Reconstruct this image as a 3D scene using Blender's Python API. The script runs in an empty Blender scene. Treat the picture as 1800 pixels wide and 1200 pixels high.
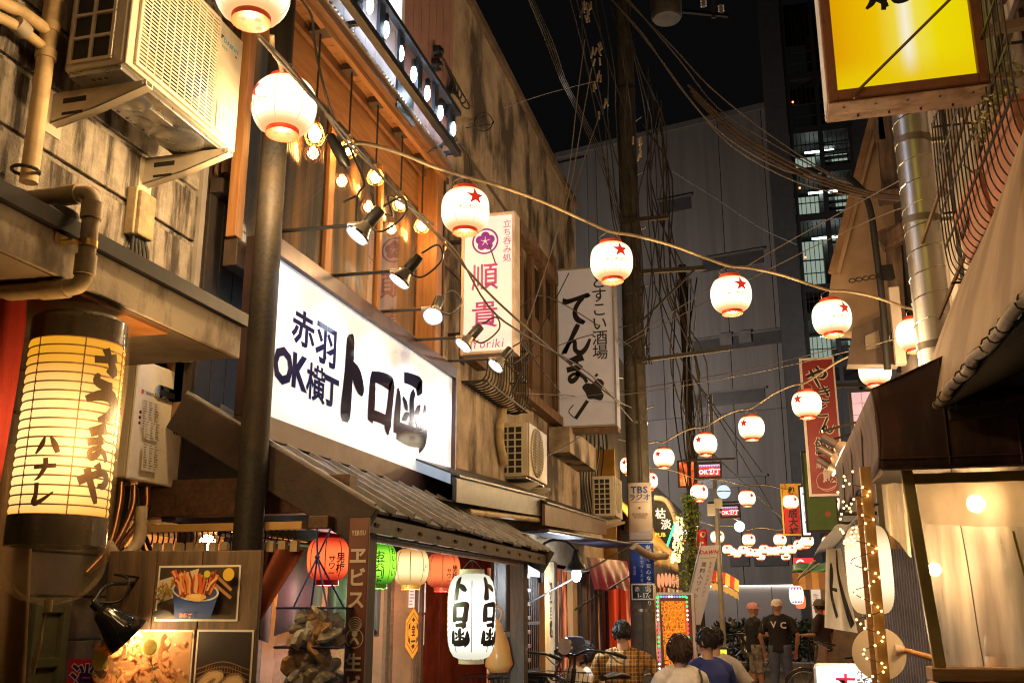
import bpy, math, random
from mathutils import Vector as V, Matrix
random.seed(7)
S = bpy.context.scene
C = S.collection
rad = math.radians
# ---------------------------------------------------------------- camera
FOC, H0, VPX, VPY = 1750.0, 1.6, 1380.0, 1070.0
PITCH = math.atan((VPY-600)/FOC)
YAW = math.atan((VPX-900)/math.hypot(FOC, VPY-600))
cd = bpy.data.cameras.new('camera'); cam = bpy.data.objects.new('camera', cd); C.objects.link(cam)
cd.sensor_width = 36; cd.lens = 36*FOC/1800; cd.clip_start = .05; cd.clip_end = 600
cam.location = (0, 0, H0); cam.rotation_euler = (math.pi/2+PITCH, 0, YAW)
S.camera = cam
# ---------------------------------------------------------------- night sky, exposure
w = bpy.data.worlds.new('World'); S.world = w; w.use_nodes = True
bg = w.node_tree.nodes['Background']
bg.inputs[0].default_value = (.62, .61, .66, 1); bg.inputs[1].default_value = .0017
S.view_settings.view_transform = 'Standard'; S.view_settings.look = 'None'
S.view_settings.gamma = 1; S.view_settings.exposure = 1.35
S.render.engine = 'CYCLES'
cy = S.cycles
cy.use_denoising = True; cy.filter_width = 1.15
cy.max_bounces = 6; cy.diffuse_bounces = 3; cy.glossy_bounces = 3; cy.transparent_max_bounces = 12; cy.transmission_bounces = 4
cy.sample_clamp_indirect = 4.0; cy.caustics_reflective = False; cy.caustics_refractive = False

# ---------------------------------------------------------------- pixel rays -> points on real planes
_cy, _sy, _cp, _sp = math.cos(YAW), math.sin(YAW), math.cos(PITCH), math.sin(PITCH)
FWD = V((-_sy*_cp, _cy*_cp, _sp)); ORG = V((0, 0, H0))
def ray(px, py):
    r, u = (px-900)/FOC, -(py-600)/FOC
    f = _cp-u*_sp; z = _sp+u*_cp
    return V((r*_cy-f*_sy, r*_sy+f*_cy, z))
def PX(px, py, X): d = ray(px, py); return ORG+d*(X/d.x)
def PY(px, py, Y): d = ray(px, py); return ORG+d*(Y/d.y)
def PZ(px, py, Z): d = ray(px, py); return ORG+d*((Z-H0)/d.z)
def PD(px, py, D): d = ray(px, py); return ORG+d*(D/d.dot(FWD))

# ---------------------------------------------------------------- objects
LOC = {}
def tag(o, label=None, cat=None, group=None, kind=None):
    if label: o['label'] = label
    if cat: o['category'] = cat
    if group: o['group'] = group
    if kind: o['kind'] = kind
    return o
def thing(name, label, cat, loc=(0, 0, 0), group=None):
    o = bpy.data.objects.new(name, None); C.objects.link(o); o.location = loc
    o.empty_display_size = .1
    LOC[o.name] = V(loc)
    return tag(o, label, cat, group)
def link(name, me, parent=None):
    o = bpy.data.objects.new(name, me); C.objects.link(o)
    if parent is not None: o.parent = parent; LOC[o.name] = LOC[parent.name].copy()
    else: LOC[o.name] = V((0, 0, 0))
    return o
KIDS = {}
def clone(src, loc, rotz=0, scale=1.0, label=None, group=None):
    r = src.copy(); C.objects.link(r); r.location = loc; r.rotation_euler = (0, 0, rotz); r.scale = (scale,)*3
    if label: r['label'] = label
    if group: r['group'] = group
    for ch in src.children:
        c = ch.copy(); C.objects.link(c); c.parent = r
        for g in ch.children:
            d = g.copy(); C.objects.link(d); d.parent = c
    LOC[r.name] = V(loc)
    return r

class MB:
    def __init__(s): s.v = []; s.f = []
    def add(s, vs, fs):
        n = len(s.v); s.v += [V(p) for p in vs]; s.f += [[i+n for i in f] for f in fs]; return s
    def obox(s, c, a, b, d):
        c, a, b, d = V(c), V(a), V(b), V(d)
        vs = [c+a*i+b*j+d*k for i in (-1, 1) for j in (-1, 1) for k in (-1, 1)]
        if a.cross(b).dot(d) < 0: fs = [(0, 2, 3, 1), (4, 5, 7, 6), (0, 1, 5, 4), (2, 6, 7, 3), (0, 4, 6, 2), (1, 3, 7, 5)]
        else: fs = [(0, 1, 3, 2), (4, 6, 7, 5), (0, 4, 5, 1), (2, 3, 7, 6), (0, 2, 6, 4), (1, 5, 7, 3)]
        return s.add(vs, fs)
    def box(s, x0, y0, z0, x1, y1, z1):
        return s.obox(((x0+x1)/2, (y0+y1)/2, (z0+z1)/2), (abs(x1-x0)/2, 0, 0), (0, abs(y1-y0)/2, 0), (0, 0, abs(z1-z0)/2))
    def bar(s, p0, p1, wd, ht, up=(0, 0, 1)):
        p0, p1 = V(p0), V(p1); d = p1-p0; up = V(up); r = d.cross(up)
        if r.length < 1e-6: r = d.cross(V((1, 0, 0)))
        r.normalize(); u = r.cross(d).normalized()
        return s.obox((p0+p1)/2, d/2, r*wd/2, u*ht/2)
    def cyl(s, p0, p1, r0, r1=None, n=12, cap=True):
        r1 = r0 if r1 is None else r1
        return s.limb([p0, p1], [r0, r1], n, cap)
    def limb(s, pts, rs, n=8, cap=True, sx=None):
        pts = [V(p) for p in pts]; N = len(pts); base = len(s.v); ref = None
        for i, p in enumerate(pts):
            t = (pts[min(i+1, N-1)]-pts[max(i-1, 0)]).normalized()
            if ref is None:
                ref = t.cross(V((0, 0, 1)))
                if ref.length < .02: ref = V((1, 0, 0))
            ref = (ref-t*ref.dot(t)); ref.normalize(); b = t.cross(ref)
            ra = rs[i] if isinstance(rs, (list, tuple)) else rs
            ra, rb = ra if isinstance(ra, (list, tuple)) else (ra, ra)
            s.v += [p+ref*(ra*math.cos(2*math.pi*k/n))+b*(rb*math.sin(2*math.pi*k/n)) for k in range(n)]
        for i in range(N-1):
            a = base+i*n
            s.f += [[a+k, a+(k+1) % n, a+n+(k+1) % n, a+n+k] for k in range(n)]
        if cap:
            s.f.append([base+k for k in reversed(range(n))]); s.f.append([base+(N-1)*n+k for k in range(n)])
        return s
    def tube(s, pts, r, n=6, k=4): return s.limb(smooth(pts, k) if k > 1 else pts, r, n)
    def lathe(s, prof, n=24, c=(0, 0, 0), cap=True):
        base = len(s.v); c = V(c)
        for r, z in prof: s.v += [c+V((r*math.cos(2*math.pi*k/n), r*math.sin(2*math.pi*k/n), z)) for k in range(n)]
        for i in range(len(prof)-1):
            a = base+i*n; s.f += [[a+k, a+(k+1) % n, a+n+(k+1) % n, a+n+k] for k in range(n)]
        if cap:
            s.f.append([base+k for k in reversed(range(n))]); s.f.append([base+(len(prof)-1)*n+k for k in range(n)])
        return s
    def prism(s, pts, vec):
        pts = [V(p) for p in pts]; vec = V(vec); n = len(pts); a = len(s.v)
        nrm = V((0, 0, 0))
        for i in range(n): nrm += (pts[i]-pts[0]).cross(pts[(i+1) % n]-pts[0])
        if nrm.dot(vec) > 0: pts = pts[::-1]
        s.v += pts+[p+vec for p in pts]
        s.f.append([a+i for i in range(n)]); s.f.append([a+n+i for i in reversed(range(n))])
        s.f += [[a+i, a+n+i, a+n+(i+1) % n, a+(i+1) % n] for i in range(n)]
        return s
    def sheet(s, fn, nu, nv, th=0):
        a = len(s.v)
        s.v += [V(fn(i/nu, j/nv)) for i in range(nu+1) for j in range(nv+1)]
        s.f += [[a+i*(nv+1)+j, a+(i+1)*(nv+1)+j, a+(i+1)*(nv+1)+j+1, a+i*(nv+1)+j+1] for i in range(nu) for j in range(nv)]
        return s
    def ball(s, c, r, n=12, m=8, sc=(1, 1, 1)):
        c = V(c)
        prof = [(max(1e-4, math.sin(math.pi*i/m)), -math.cos(math.pi*i/m)) for i in range(m+1)]
        base = len(s.v); s.lathe(prof, n, cap=False)
        for i in range(base, len(s.v)): p = s.v[i]; s.v[i] = c+V((p.x*sc[0], p.y*sc[1], p.z*sc[2]))*r
        return s
    def mesh(s, name, off=V((0, 0, 0))):
        me = bpy.data.meshes.new(name); me.from_pydata([p-off for p in s.v], [], s.f); return me
    def out(s, name, m, parent=None, sm=0, bev=0, th=0, kind=None):
        off = LOC[parent.name] if parent is not None else V((0, 0, 0))
        me = s.mesh(name, off); me.materials.append(m)
        if sm:
            me.polygons.foreach_set('use_smooth', [True]*len(me.polygons)); me.set_sharp_from_angle(angle=rad(sm))
        o = link(name, me, parent)
        if th: md = o.modifiers.new('s', 'SOLIDIFY'); md.thickness = th
        if bev: md = o.modifiers.new('b', 'BEVEL'); md.width = bev; md.segments = 2; md.limit_method = 'ANGLE'
        if kind: o['kind'] = kind
        return o
def smooth(pts, k=4):
    pts = [V(p) for p in pts]
    if len(pts) < 3: return pts
    out = []; P = [pts[0]*2-pts[1]]+pts+[pts[-1]*2-pts[-2]]
    for i in range(1, len(P)-2):
        a, b, c, d = P[i-1:i+3]
        for j in range(k):
            t = j/k
            out.append(.5*((2*b)+(c-a)*t+(2*a-5*b+4*c-d)*t*t+(3*b-a-3*c+d)*t**3))
    return out+[pts[-1]]
def sag(a, b, dz, n=8):
    a, b = V(a), V(b)
    return [a.lerp(b, i/n)-V((0, 0, dz*4*(i/n)*(1-i/n))) for i in range(n+1)]

# ---------------------------------------------------------------- materials
MATS = {}
def mat(name, col, rough=.6, metal=0, var=.18, vs=4, grime=None, gs=2.5, ga=.5, bump=.0, bs=30, stretch=(1, 1, 1), spec=.5, alpha=1, coat=0, gstretch=None):
    if name in MATS: return MATS[name]
    m = bpy.data.materials.new(name); m.use_nodes = True; nt = m.node_tree; N = nt.nodes; L = nt.links
    b = N['Principled BSDF']; b.inputs['Roughness'].default_value = rough; b.inputs['Metallic'].default_value = metal
    b.inputs['Specular IOR Level'].default_value = spec; b.inputs['Coat Weight'].default_value = coat
    tc = N.new('ShaderNodeTexCoord'); oi = N.new('ShaderNodeObjectInfo'); ad = N.new('ShaderNodeVectorMath'); ad.operation = 'MULTIPLY_ADD'
    cx = N.new('ShaderNodeCombineXYZ')
    for i in range(3): L.new(oi.outputs['Random'], cx.inputs[i])
    ad.inputs[1].default_value = (37, 53, 71); L.new(cx.outputs[0], ad.inputs[0]); L.new(tc.outputs['Object'], ad.inputs[2])
    mp = N.new('ShaderNodeMapping'); mp.inputs['Scale'].default_value = stretch; L.new(ad.outputs[0], mp.inputs[0])
    gm_ = None
    if gstretch: gm_ = N.new('ShaderNodeMapping'); gm_.inputs['Scale'].default_value = gstretch; L.new(ad.outputs[0], gm_.inputs[0])
    def noise(sc, det=5, g=None):
        n = N.new('ShaderNodeTexNoise'); n.inputs['Scale'].default_value = sc; n.inputs['Detail'].default_value = det; n.inputs['Roughness'].default_value = .62
        L.new((g or mp).outputs[0], n.inputs['Vector']); return n
    n1 = noise(vs)
    rp = N.new('ShaderNodeValToRGB'); e = rp.color_ramp.elements
    e[0].position = .3; e[1].position = .7
    e[0].color = (*[c*(1-var) for c in col], 1); e[1].color = (*[min(1, c*(1+var)) for c in col], 1)
    L.new(n1.outputs['Fac'], rp.inputs[0]); colout = rp.outputs[0]
    if grime:
        n2 = noise(gs, 9, gm_); r2 = N.new('ShaderNodeValToRGB'); r2.color_ramp.elements[0].position = .47; r2.color_ramp.elements[1].position = .47+(.13 if gstretch else .17)
        r2.color_ramp.elements[1].color = (ga, ga, ga, 1); L.new(n2.outputs['Fac'], r2.inputs[0])
        mx = N.new('ShaderNodeMix'); mx.data_type = 'RGBA'; L.new(r2.outputs[0], mx.inputs[0]); L.new(colout, mx.inputs[6]); mx.inputs[7].default_value = (*grime, 1)
        colout = mx.outputs[2]
    L.new(colout, b.inputs['Base Color'])
    rr = N.new('ShaderNodeMapRange'); rr.inputs[3].default_value = max(.05, rough-.12); rr.inputs[4].default_value = min(1, rough+.12)
    L.new(noise(vs*3).outputs['Fac'], rr.inputs[0]); L.new(rr.outputs[0], b.inputs['Roughness'])
    if bump:
        bp = N.new('ShaderNodeBump'); bp.inputs['Strength'].default_value = bump; bp.inputs['Distance'].default_value = .01
        L.new(noise(bs).outputs['Fac'], bp.inputs['Height']); L.new(bp.outputs[0], b.inputs['Normal'])
    if alpha < 1: b.inputs['Alpha'].default_value = alpha
    MATS[name] = m; return m
def emit(name, col, st, zramp=None, sample=True, patch=None):
    """a lit thing; zramp = (half height, edge colour, edge strength): hottest round the bulb, dimmer toward both ends"""
    if name in MATS: return MATS[name]
    m = bpy.data.materials.new(name); m.use_nodes = True; nt = m.node_tree; N = nt.nodes; L = nt.links
    N.remove(N['Principled BSDF']); e = N.new('ShaderNodeEmission'); e.inputs[0].default_value = (*col, 1); e.inputs[1].default_value = st
    if zramp:
        h, ec, es = zramp
        tc = N.new('ShaderNodeTexCoord'); sp = N.new('ShaderNodeSeparateXYZ'); L.new(tc.outputs['Object'], sp.inputs[0])
        ab = N.new('ShaderNodeMath'); ab.operation = 'ABSOLUTE'; L.new(sp.outputs[2], ab.inputs[0])
        mr = N.new('ShaderNodeMapRange'); mr.interpolation_type = 'SMOOTHSTEP'; mr.inputs[1].default_value = h*.25; mr.inputs[2].default_value = h; L.new(ab.outputs[0], mr.inputs[0])
        mx = N.new('ShaderNodeMix'); mx.data_type = 'RGBA'; L.new(mr.outputs[0], mx.inputs[0])
        mx.inputs[6].default_value = (*[c*st for c in col], 1); mx.inputs[7].default_value = (*[c*es for c in ec], 1)
        L.new(mx.outputs[2], e.inputs[0]); e.inputs[1].default_value = 1
    if patch:
        tc = N.new('ShaderNodeTexCoord'); mp = N.new('ShaderNodeMapping'); mp.inputs['Scale'].default_value = patch; L.new(tc.outputs['Object'], mp.inputs[0])
        n = N.new('ShaderNodeTexNoise'); n.inputs['Scale'].default_value = 3; n.inputs['Detail'].default_value = 4; L.new(mp.outputs[0], n.inputs['Vector'])
        r = N.new('ShaderNodeValToRGB'); r.color_ramp.elements[0].position = .38; r.color_ramp.elements[1].position = .66; r.color_ramp.elements[0].color = (*[c*.12 for c in col], 1); r.color_ramp.elements[1].color = (*[min(1, c*1.25) for c in col], 1)
        k = r.color_ramp.elements.new(.52); k.color = (col[0]*.6, col[1]*.42, col[2]*.3, 1); L.new(n.outputs['Fac'], r.inputs[0]); L.new(r.outputs[0], e.inputs[0])
    L.new(e.outputs[0], N['Material Output'].inputs[0])
    m.cycles.emission_sampling = 'AUTO' if sample else 'NONE'
    MATS[name] = m; return m
def clearglass(name, rough=.015, k=1.0):
    if name in MATS: return MATS[name]
    m = bpy.data.materials.new(name); m.use_nodes = True; nt = m.node_tree; N = nt.nodes; L = nt.links; N.remove(N['Principled BSDF'])
    t = N.new('ShaderNodeBsdfTransparent'); g = N.new('ShaderNodeBsdfGlossy'); g.inputs['Roughness'].default_value = rough; mx = N.new('ShaderNodeMixShader'); f = N.new('ShaderNodeFresnel'); f.inputs[0].default_value = 1.6
    L.new(f.outputs[0], mx.inputs[0]); L.new(t.outputs[0], mx.inputs[1]); L.new(g.outputs[0], mx.inputs[2]); L.new(mx.outputs[0], N['Material Output'].inputs[0])
    MATS[name] = m; return m
def printmat(name, glow=0.0, rough=.45, spec=.5):
    if name in MATS: return MATS[name]
    m = bpy.data.materials.new(name); m.use_nodes = True; nt = m.node_tree; N = nt.nodes
    b = N['Principled BSDF']; a = N.new('ShaderNodeAttribute'); a.attribute_name = 'Col'
    nt.links.new(a.outputs['Color'], b.inputs['Base Color']); b.inputs['Roughness'].default_value = rough; b.inputs['Specular IOR Level'].default_value = spec
    if glow: nt.links.new(a.outputs['Color'], b.inputs['Emission Color']); b.inputs['Emission Strength'].default_value = glow; m.cycles.emission_sampling = 'NONE'
    MATS[name] = m; return m
INK = printmat('printed_ink'); INKLIT = printmat('backlit_print', 1.0); LEDPRINT = printmat('led_print', 3.0); DIMPRINT = printmat('dim_backlit_print', .25)
def glassy(name, col, alpha, rough=.1, trans=False, noise=0, ns=5, stretch=(1, 1, 1), diff=.0):
    """thin sheet: part clear, part glossy/diffuse film"""
    if name in MATS: return MATS[name]
    m = bpy.data.materials.new(name); m.use_nodes = True; nt = m.node_tree; N = nt.nodes; L = nt.links
    b = N['Principled BSDF']; b.inputs['Base Color'].default_value = (*col, 1); b.inputs['Roughness'].default_value = rough
    t = N.new('ShaderNodeBsdfTransparent'); mx = N.new('ShaderNodeMixShader'); mx.inputs[0].default_value = alpha
    src = b.outputs[0]
    if diff:
        tl = N.new('ShaderNodeBsdfTranslucent'); tl.inputs[0].default_value = (*col, 1); m2 = N.new('ShaderNodeMixShader'); m2.inputs[0].default_value = diff
        L.new(b.outputs[0], m2.inputs[1]); L.new(tl.outputs[0], m2.inputs[2]); src = m2.outputs[0]
    L.new(t.outputs[0], mx.inputs[1]); L.new(src, mx.inputs[2]); L.new(mx.outputs[0], N['Material Output'].inputs[0])
    if noise:
        tc = N.new('ShaderNodeTexCoord'); mp = N.new('ShaderNodeMapping'); mp.inputs['Scale'].default_value = stretch; L.new(tc.outputs['Object'], mp.inputs[0])
        n = N.new('ShaderNodeTexNoise'); n.inputs['Scale'].default_value = ns; n.inputs['Detail'].default_value = 6; L.new(mp.outputs[0], n.inputs['Vector'])
        r = N.new('ShaderNodeMapRange'); r.inputs[1].default_value = .3; r.inputs[2].default_value = .7; r.inputs[3].default_value = max(0, alpha-noise); r.inputs[4].default_value = min(1, alpha+noise)
        L.new(n.outputs['Fac'], r.inputs[0]); L.new(r.outputs[0], mx.inputs[0])
    MATS[name] = m; return m
def lamp(parent, off, en, col, r=.05):  # point light added outside a shade, standing in for its glow
    l = bpy.data.lights.new('lamp_fill', 'POINT'); l.energy = en; l.color = col; l.shadow_soft_size = r
    o = bpy.data.objects.new('lamp_fill', l); C.objects.link(o); o.parent = parent; o.location = off
# ---------------------------------------------------------------- flat print (lettering, emblems, posters)
GL = {}
def glyph(ch, bold):
    k = (ch, bold)
    if k not in GL:
        cu = bpy.data.curves.new('t', 'FONT'); cu.body = ch; cu.resolution_u = 2; cu.offset = bold
        o = bpy.data.objects.new('t', cu); me = o.to_mesh()
        vs = [(v.co.x, v.co.y) for v in me.vertices]; fs = [list(p.vertices) for p in me.polygons]
        GL[k] = (vs, fs, max([p[0] for p in vs], default=.3)); o.to_mesh_clear(); bpy.data.objects.remove(o); bpy.data.curves.remove(cu)
    return GL[k]
def clip(poly, ax, val, keep):
    o = []; n = len(poly)
    for i in range(n):
        a, b = poly[i], poly[(i+1) % n]; ia = (a[ax] >= val) == keep; ib = (b[ax] >= val) == keep
        if ia: o.append(a)
        if ia != ib and abs(b[ax]-a[ax]) > 1e-9:
            t = (val-a[ax])/(b[ax]-a[ax]); o.append((a[0]+(b[0]-a[0])*t, a[1]+(b[1]-a[1])*t))
    return o
class Print:
    def __init__(s, o=None, u=None, v=None, mp=None, step=0, lift=.0015):
        s.step = step; s.n = 0; s.v = []; s.f = []; s.c = []; s.lift = lift
        if mp: s.mp = mp
        else:
            o, u, v = V(o), V(u).normalized(), V(v).normalized(); nn = u.cross(v)
            s.mp = lambda x, y, l: o+u*x+v*y+nn*l
    def poly(s, pts, col, newlayer=True):
        if newlayer: s.n += 1
        l = s.lift+s.n*.0002
        cells = [list(pts)]
        if s.step:
            for ax in (0, 1):
                nxt = []
                for p in cells:
                    lo = min(q[ax] for q in p); hi = max(q[ax] for q in p); k = math.floor(lo/s.step)+1
                    while k*s.step < hi and len(p) > 2:
                        nxt.append(clip(p, ax, k*s.step, False)); p = clip(p, ax, k*s.step, True); k += 1
                    nxt.append(p)
                cells = [p for p in nxt if len(p) > 2]
        for p in cells:
            a = len(s.v); s.v += [s.mp(x, y, l) for x, y in p]; s.f.append(list(range(a, a+len(p)))); s.c.append(col)
    def rect(s, x0, y0, x1, y1, col): s.poly([(x0, y0), (x1, y0), (x1, y1), (x0, y1)], col)
    def circ(s, x, y, r, col, n=20, ry=None, rot=0):
        ry = ry or r; c, q = math.cos(rot), math.sin(rot)
        s.poly([(x+r*math.cos(2*math.pi*i/n)*c-ry*math.sin(2*math.pi*i/n)*q, y+r*math.cos(2*math.pi*i/n)*q+ry*math.sin(2*math.pi*i/n)*c) for i in range(n)], col)
    def ring(s, x, y, r, wd, col, n=32):
        s.n += 1
        for i in range(n):
            a, b = 2*math.pi*i/n, 2*math.pi*(i+1)/n
            s.poly([(x+q*math.cos(t), y+q*math.sin(t)) for q, t in ((r-wd, a), (r, a), (r, b), (r-wd, b))], col, False)
    def star(s, x, y, r, col, rot=0):
        s.n += 1
        P = [(x+(r if i % 2 == 0 else r*.4)*math.sin(math.pi*i/5+rot), y+(r if i % 2 == 0 else r*.4)*math.cos(math.pi*i/5+rot)) for i in range(10)]
        for i in range(10): s.poly([(x, y), P[(i+1) % 10], P[i]], col, False)
    def line(s, pts, wd, col, k=4):
        """brush line: pts (x, y[, w])"""
        s.n += 1
        P = smooth([V((p[0], p[1], (p[2] if len(p) > 2 else 1)*wd)) for p in pts], k)
        L = []
        for i, p in enumerate(P):
            d = P[min(i+1, len(P)-1)]-P[max(i-1, 0)]; d.z = 0
            if d.length < 1e-9: d = V((1, 0, 0))
            d.normalize(); q = p.z/2
            L.append(((p.x-d.y*q, p.y+d.x*q), (p.x+d.y*q, p.y-d.x*q)))
        for a, b in zip(L, L[1:]): s.poly([a[1], b[1], b[0], a[0]], col, False)
    def text(s, t, x, y, size, col, bold=0, bw=1.0, vertical=False, gap=1.0, sq=1.0, brush=False, slant=0):
        """horizontal: x,y = centre of the first line; vertical: x = centre of the first (right) column, y = top"""
        for li, line in enumerate(t.split('\n')):
            if vertical:
                cx = x-li*size*1.15; cyy = y-size/2
                for ch in line:
                    s._ch(ch, cx, cyy, size, col, bold, sq, brush, slant, bw); cyy -= size*gap*(1.0 if ch != ' ' else .6)
            else:
                ws = [(.5 if ch == ' ' else (1.0 if ord(ch) > 0x2000 else glyph(ch, 0)[2]+.1))*gap for ch in line]
                cx = x-sum(ws)*size*sq/2; cyy = y-li*size*1.15
                for ch, q in zip(line, ws):
                    s._ch(ch, cx+q*size*sq/2, cyy, size, col, bold, sq, brush, slant, bw); cx += q*size*sq
    def _ch(s, ch, cx, cyy, size, col, bold, sq, brush, slant, bw=1.0):
        if ch == ' ': return
        if brush and ch in BRUSH:
            for st in BRUSH[ch]: s.line([(cx+(p[0]-.5)*size*sq, cyy+(p[1]-.5)*size, p[2]*bw) for p in st], size, col)
            return
        vs, fs, mxx = glyph(ch, bold); ox = .5 if ord(ch) > 0x2000 else mxx/2
        s.n += 1
        for f in fs: s.poly([(cx+((vs[i][0]-ox)+slant*(vs[i][1]-.38))*size*sq, cyy+(vs[i][1]-.38)*size) for i in f], col, False)
    def out(s, name, m, parent=None):
        off = LOC[parent.name] if parent is not None else V((0, 0, 0))
        me = bpy.data.meshes.new(name); me.from_pydata([p-off for p in s.v], [], s.f)
        ca = me.color_attributes.new('Col', 'FLOAT_COLOR', 'CORNER'); buf = []
        for f, c in zip(s.f, s.c): buf += [c[0], c[1], c[2], 1.0]*len(f)
        ca.data.foreach_set('color', buf); me.materials.append(m)
        return link(name, me, parent)
# brush characters: strokes of (x, y, width) in a unit square, y up
BRUSH = {
 'ト': [[(.34, .98, .10), (.36, .9, .2), (.34, .5, .22), (.30, .12, .25), (.3, .02, .14)], [(.42, .66, .12), (.58, .56, .24), (.72, .44, .18), (.76, .38, .05)]],
 'ロ': [[(.24, .84, .06), (.25, .7, .2), (.24, .3, .24), (.22, .1, .18)], [(.22, .76, .14), (.5, .8, .2), (.78, .8, .24), (.8, .72, .22), (.76, .4, .22), (.72, .16, .26), (.74, .02, .05)], [(.2, .2, .16), (.45, .22, .16), (.72, .22, .16)]],
 '函': [[(.3, .9, .14), (.5, .93, .16), (.72, .92, .2), (.62, .8, .1)], [(.56, .8, .1), (.5, .66, .16), (.52, .4, .16), (.44, .34, .05)], [(.16, .72, .05), (.18, .6, .16), (.16, .3, .2), (.16, .16, .2)], [(.16, .2, .22), (.45, .2, .26), (.78, .24, .24)], [(.84, .7, .05), (.84, .5, .18), (.82, .26, .24), (.72, .04, .03)], [(.28, .64, .05), (.36, .56, .12), (.4, .5, .03)], [(.72, .66, .03), (.66, .58, .12), (.58, .52, .03)], [(.28, .36, .03), (.36, .42, .11), (.44, .48, .03)], [(.6, .46, .03), (.68, .4, .12), (.74, .34, .04)]],
 'て': [[(.1, .78, .16), (.25, .76, .12), (.5, .82, .1), (.88, .92, .1), (.8, .84, .04)], [(.72, .84, .08), (.55, .66, .1), (.46, .42, .1), (.54, .2, .13), (.72, .1, .1), (.68, .18, .02)]],
 'ん': [[(.56, .96, .1), (.48, .8, .12), (.3, .45, .09), (.12, .1, .12), (.3, .4, .06), (.44, .46, .09), (.46, .2, .1), (.62, .1, .12), (.78, .24, .1), (.9, .5, .06)]],
 'ま': [[(.24, .74, .15), (.45, .82, .15), (.68, .9, .2)], [(.2, .52, .13), (.42, .56, .12), (.6, .6, .13), (.42, .5, .05)], [(.5, .8, .06), (.52, .5, .08), (.5, .3, .1), (.34, .18, .12), (.28, .3, .08), (.44, .4, .08), (.68, .3, .09), (.78, .12, .07)]],
 'や': [[(.08, .52, .14), (.4, .66, .12), (.72, .76, .12), (.88, .62, .13), (.76, .46, .12), (.58, .46, .05)], [(.5, .94, .13), (.58, .84, .1), (.6, .78, .03)], [(.26, .82, .12), (.36, .56, .11), (.5, .24, .11), (.58, .04, .07)]],
 'き': [[(.24, .76, .1), (.5, .8, .1), (.74, .86, .11)], [(.2, .58, .1), (.5, .62, .1), (.8, .7, .12)], [(.42, .96, .11), (.56, .7, .1), (.7, .42, .12), (.56, .44, .04)], [(.3, .34, .06), (.3, .18, .11), (.5, .1, .12), (.72, .12, .1)]],
 'さ': [[(.16, .66, .12), (.45, .7, .12), (.8, .8, .16)], [(.42, .96, .14), (.56, .72, .12), (.74, .44, .18), (.5, .44, .05)], [(.3, .34, .06), (.28, .16, .14), (.5, .08, .16), (.74, .1, .12)]],
 'つ': [[(.06, .6, .1), (.35, .72, .16), (.7, .76, .22), (.9, .56, .2), (.74, .3, .18), (.4, .16, .06)]],
 'ハ': [[(.38, .8, .06), (.3, .5, .16), (.1, .14, .06)], [(.58, .84, .06), (.76, .52, .18), (.9, .2, .14)]],
 'ナ': [[(.1, .56, .12), (.4, .6, .14), (.9, .64, .13)], [(.5, .92, .14), (.52, .6, .15), (.34, .2, .1), (.18, .06, .03)]],
 'レ': [[(.28, .9, .14), (.3, .5, .13), (.26, .14, .18), (.5, .22, .13), (.9, .56, .05)]],
}
BLACK = (.012, .01, .01); RED = (.62, .03, .02)
# ================================================================= shared materials
cream_metal = mat('cream_painted_metal', (.58, .51, .39), .45, var=.08, grime=(.25, .17, .08), gs=3, ga=.35)
white_metal = mat('white_painted_metal', (.72, .69, .6), .4, var=.06, grime=(.35, .27, .16), gs=3, ga=.3)
galv = mat('galvanised_metal', (.4, .39, .37), .35, .85, var=.25, vs=9)
dark_metal = mat('dark_metal', (.035, .032, .03), .45, .5, var=.3)
black_plastic = mat('black_plastic', (.015, .015, .016), .35)
black_rubber = mat('black_rubber', (.02, .019, .018), .6)
dark_recess = mat('dark_recess', (.02, .018, .016), .8)
siding_m = mat('mortar_siding', (.37, .325, .265), .9, var=.28, vs=16, grime=(.04, .03, .022), gs=3.4, ga=.92, bump=1.0, bs=75, gstretch=(1.8, 3.2, .4))
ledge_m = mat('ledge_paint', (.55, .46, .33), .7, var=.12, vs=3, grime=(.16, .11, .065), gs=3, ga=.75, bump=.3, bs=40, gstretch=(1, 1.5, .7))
dark_wood = mat('dark_stained_wood', (.04, .025, .017), .6, var=.45, vs=6, bump=.3, bs=40, stretch=(1, 1, 1))
dark_wood_v = mat('dark_wood_upright', (.035, .023, .016), .6, var=.5, vs=9, bump=.3, bs=40, stretch=(4, 4, .4))
brown_wood_y = mat('brown_wood_long', (.10, .052, .026), .55, var=.45, vs=9, bump=.3, bs=40, stretch=(4, .35, 4))
pvc = mat('weathered_pvc', (.5, .38, .2), .55, var=.3, vs=6, grime=(.12, .08, .05), gs=6, ga=.7, bump=.2, bs=60)
cream_pvc = mat('cream_pvc', (.72, .52, .26), .5, var=.15, vs=5, grime=(.2, .12, .05), gs=5, ga=.55)
paper_print = (.82, .8, .74)

# ================================================================= ground
asphalt = mat('asphalt', (.055, .052, .05), .75, var=.35, vs=2.5, grime=(.025, .024, .024), gs=.8, ga=.6, bump=.5, bs=120)
MB().add([(-120, -30, 0), (120, -30, 0), (120, 220, 0), (-120, 220, 0)], [(0, 1, 2, 3)]).out('ground', asphalt)['kind'] = 'structure'
drain_m = mat('concrete_gutter', (.2, .19, .17), .8, var=.3, bump=.3)
for x in (-1.75, 1.0):
    o = MB().box(x-.18, 1, .004, x+.18, 30, .012).out('gutter_cover', drain_m); o['kind'] = 'structure'  # concrete gutter cover laid along each side of the alley

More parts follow.
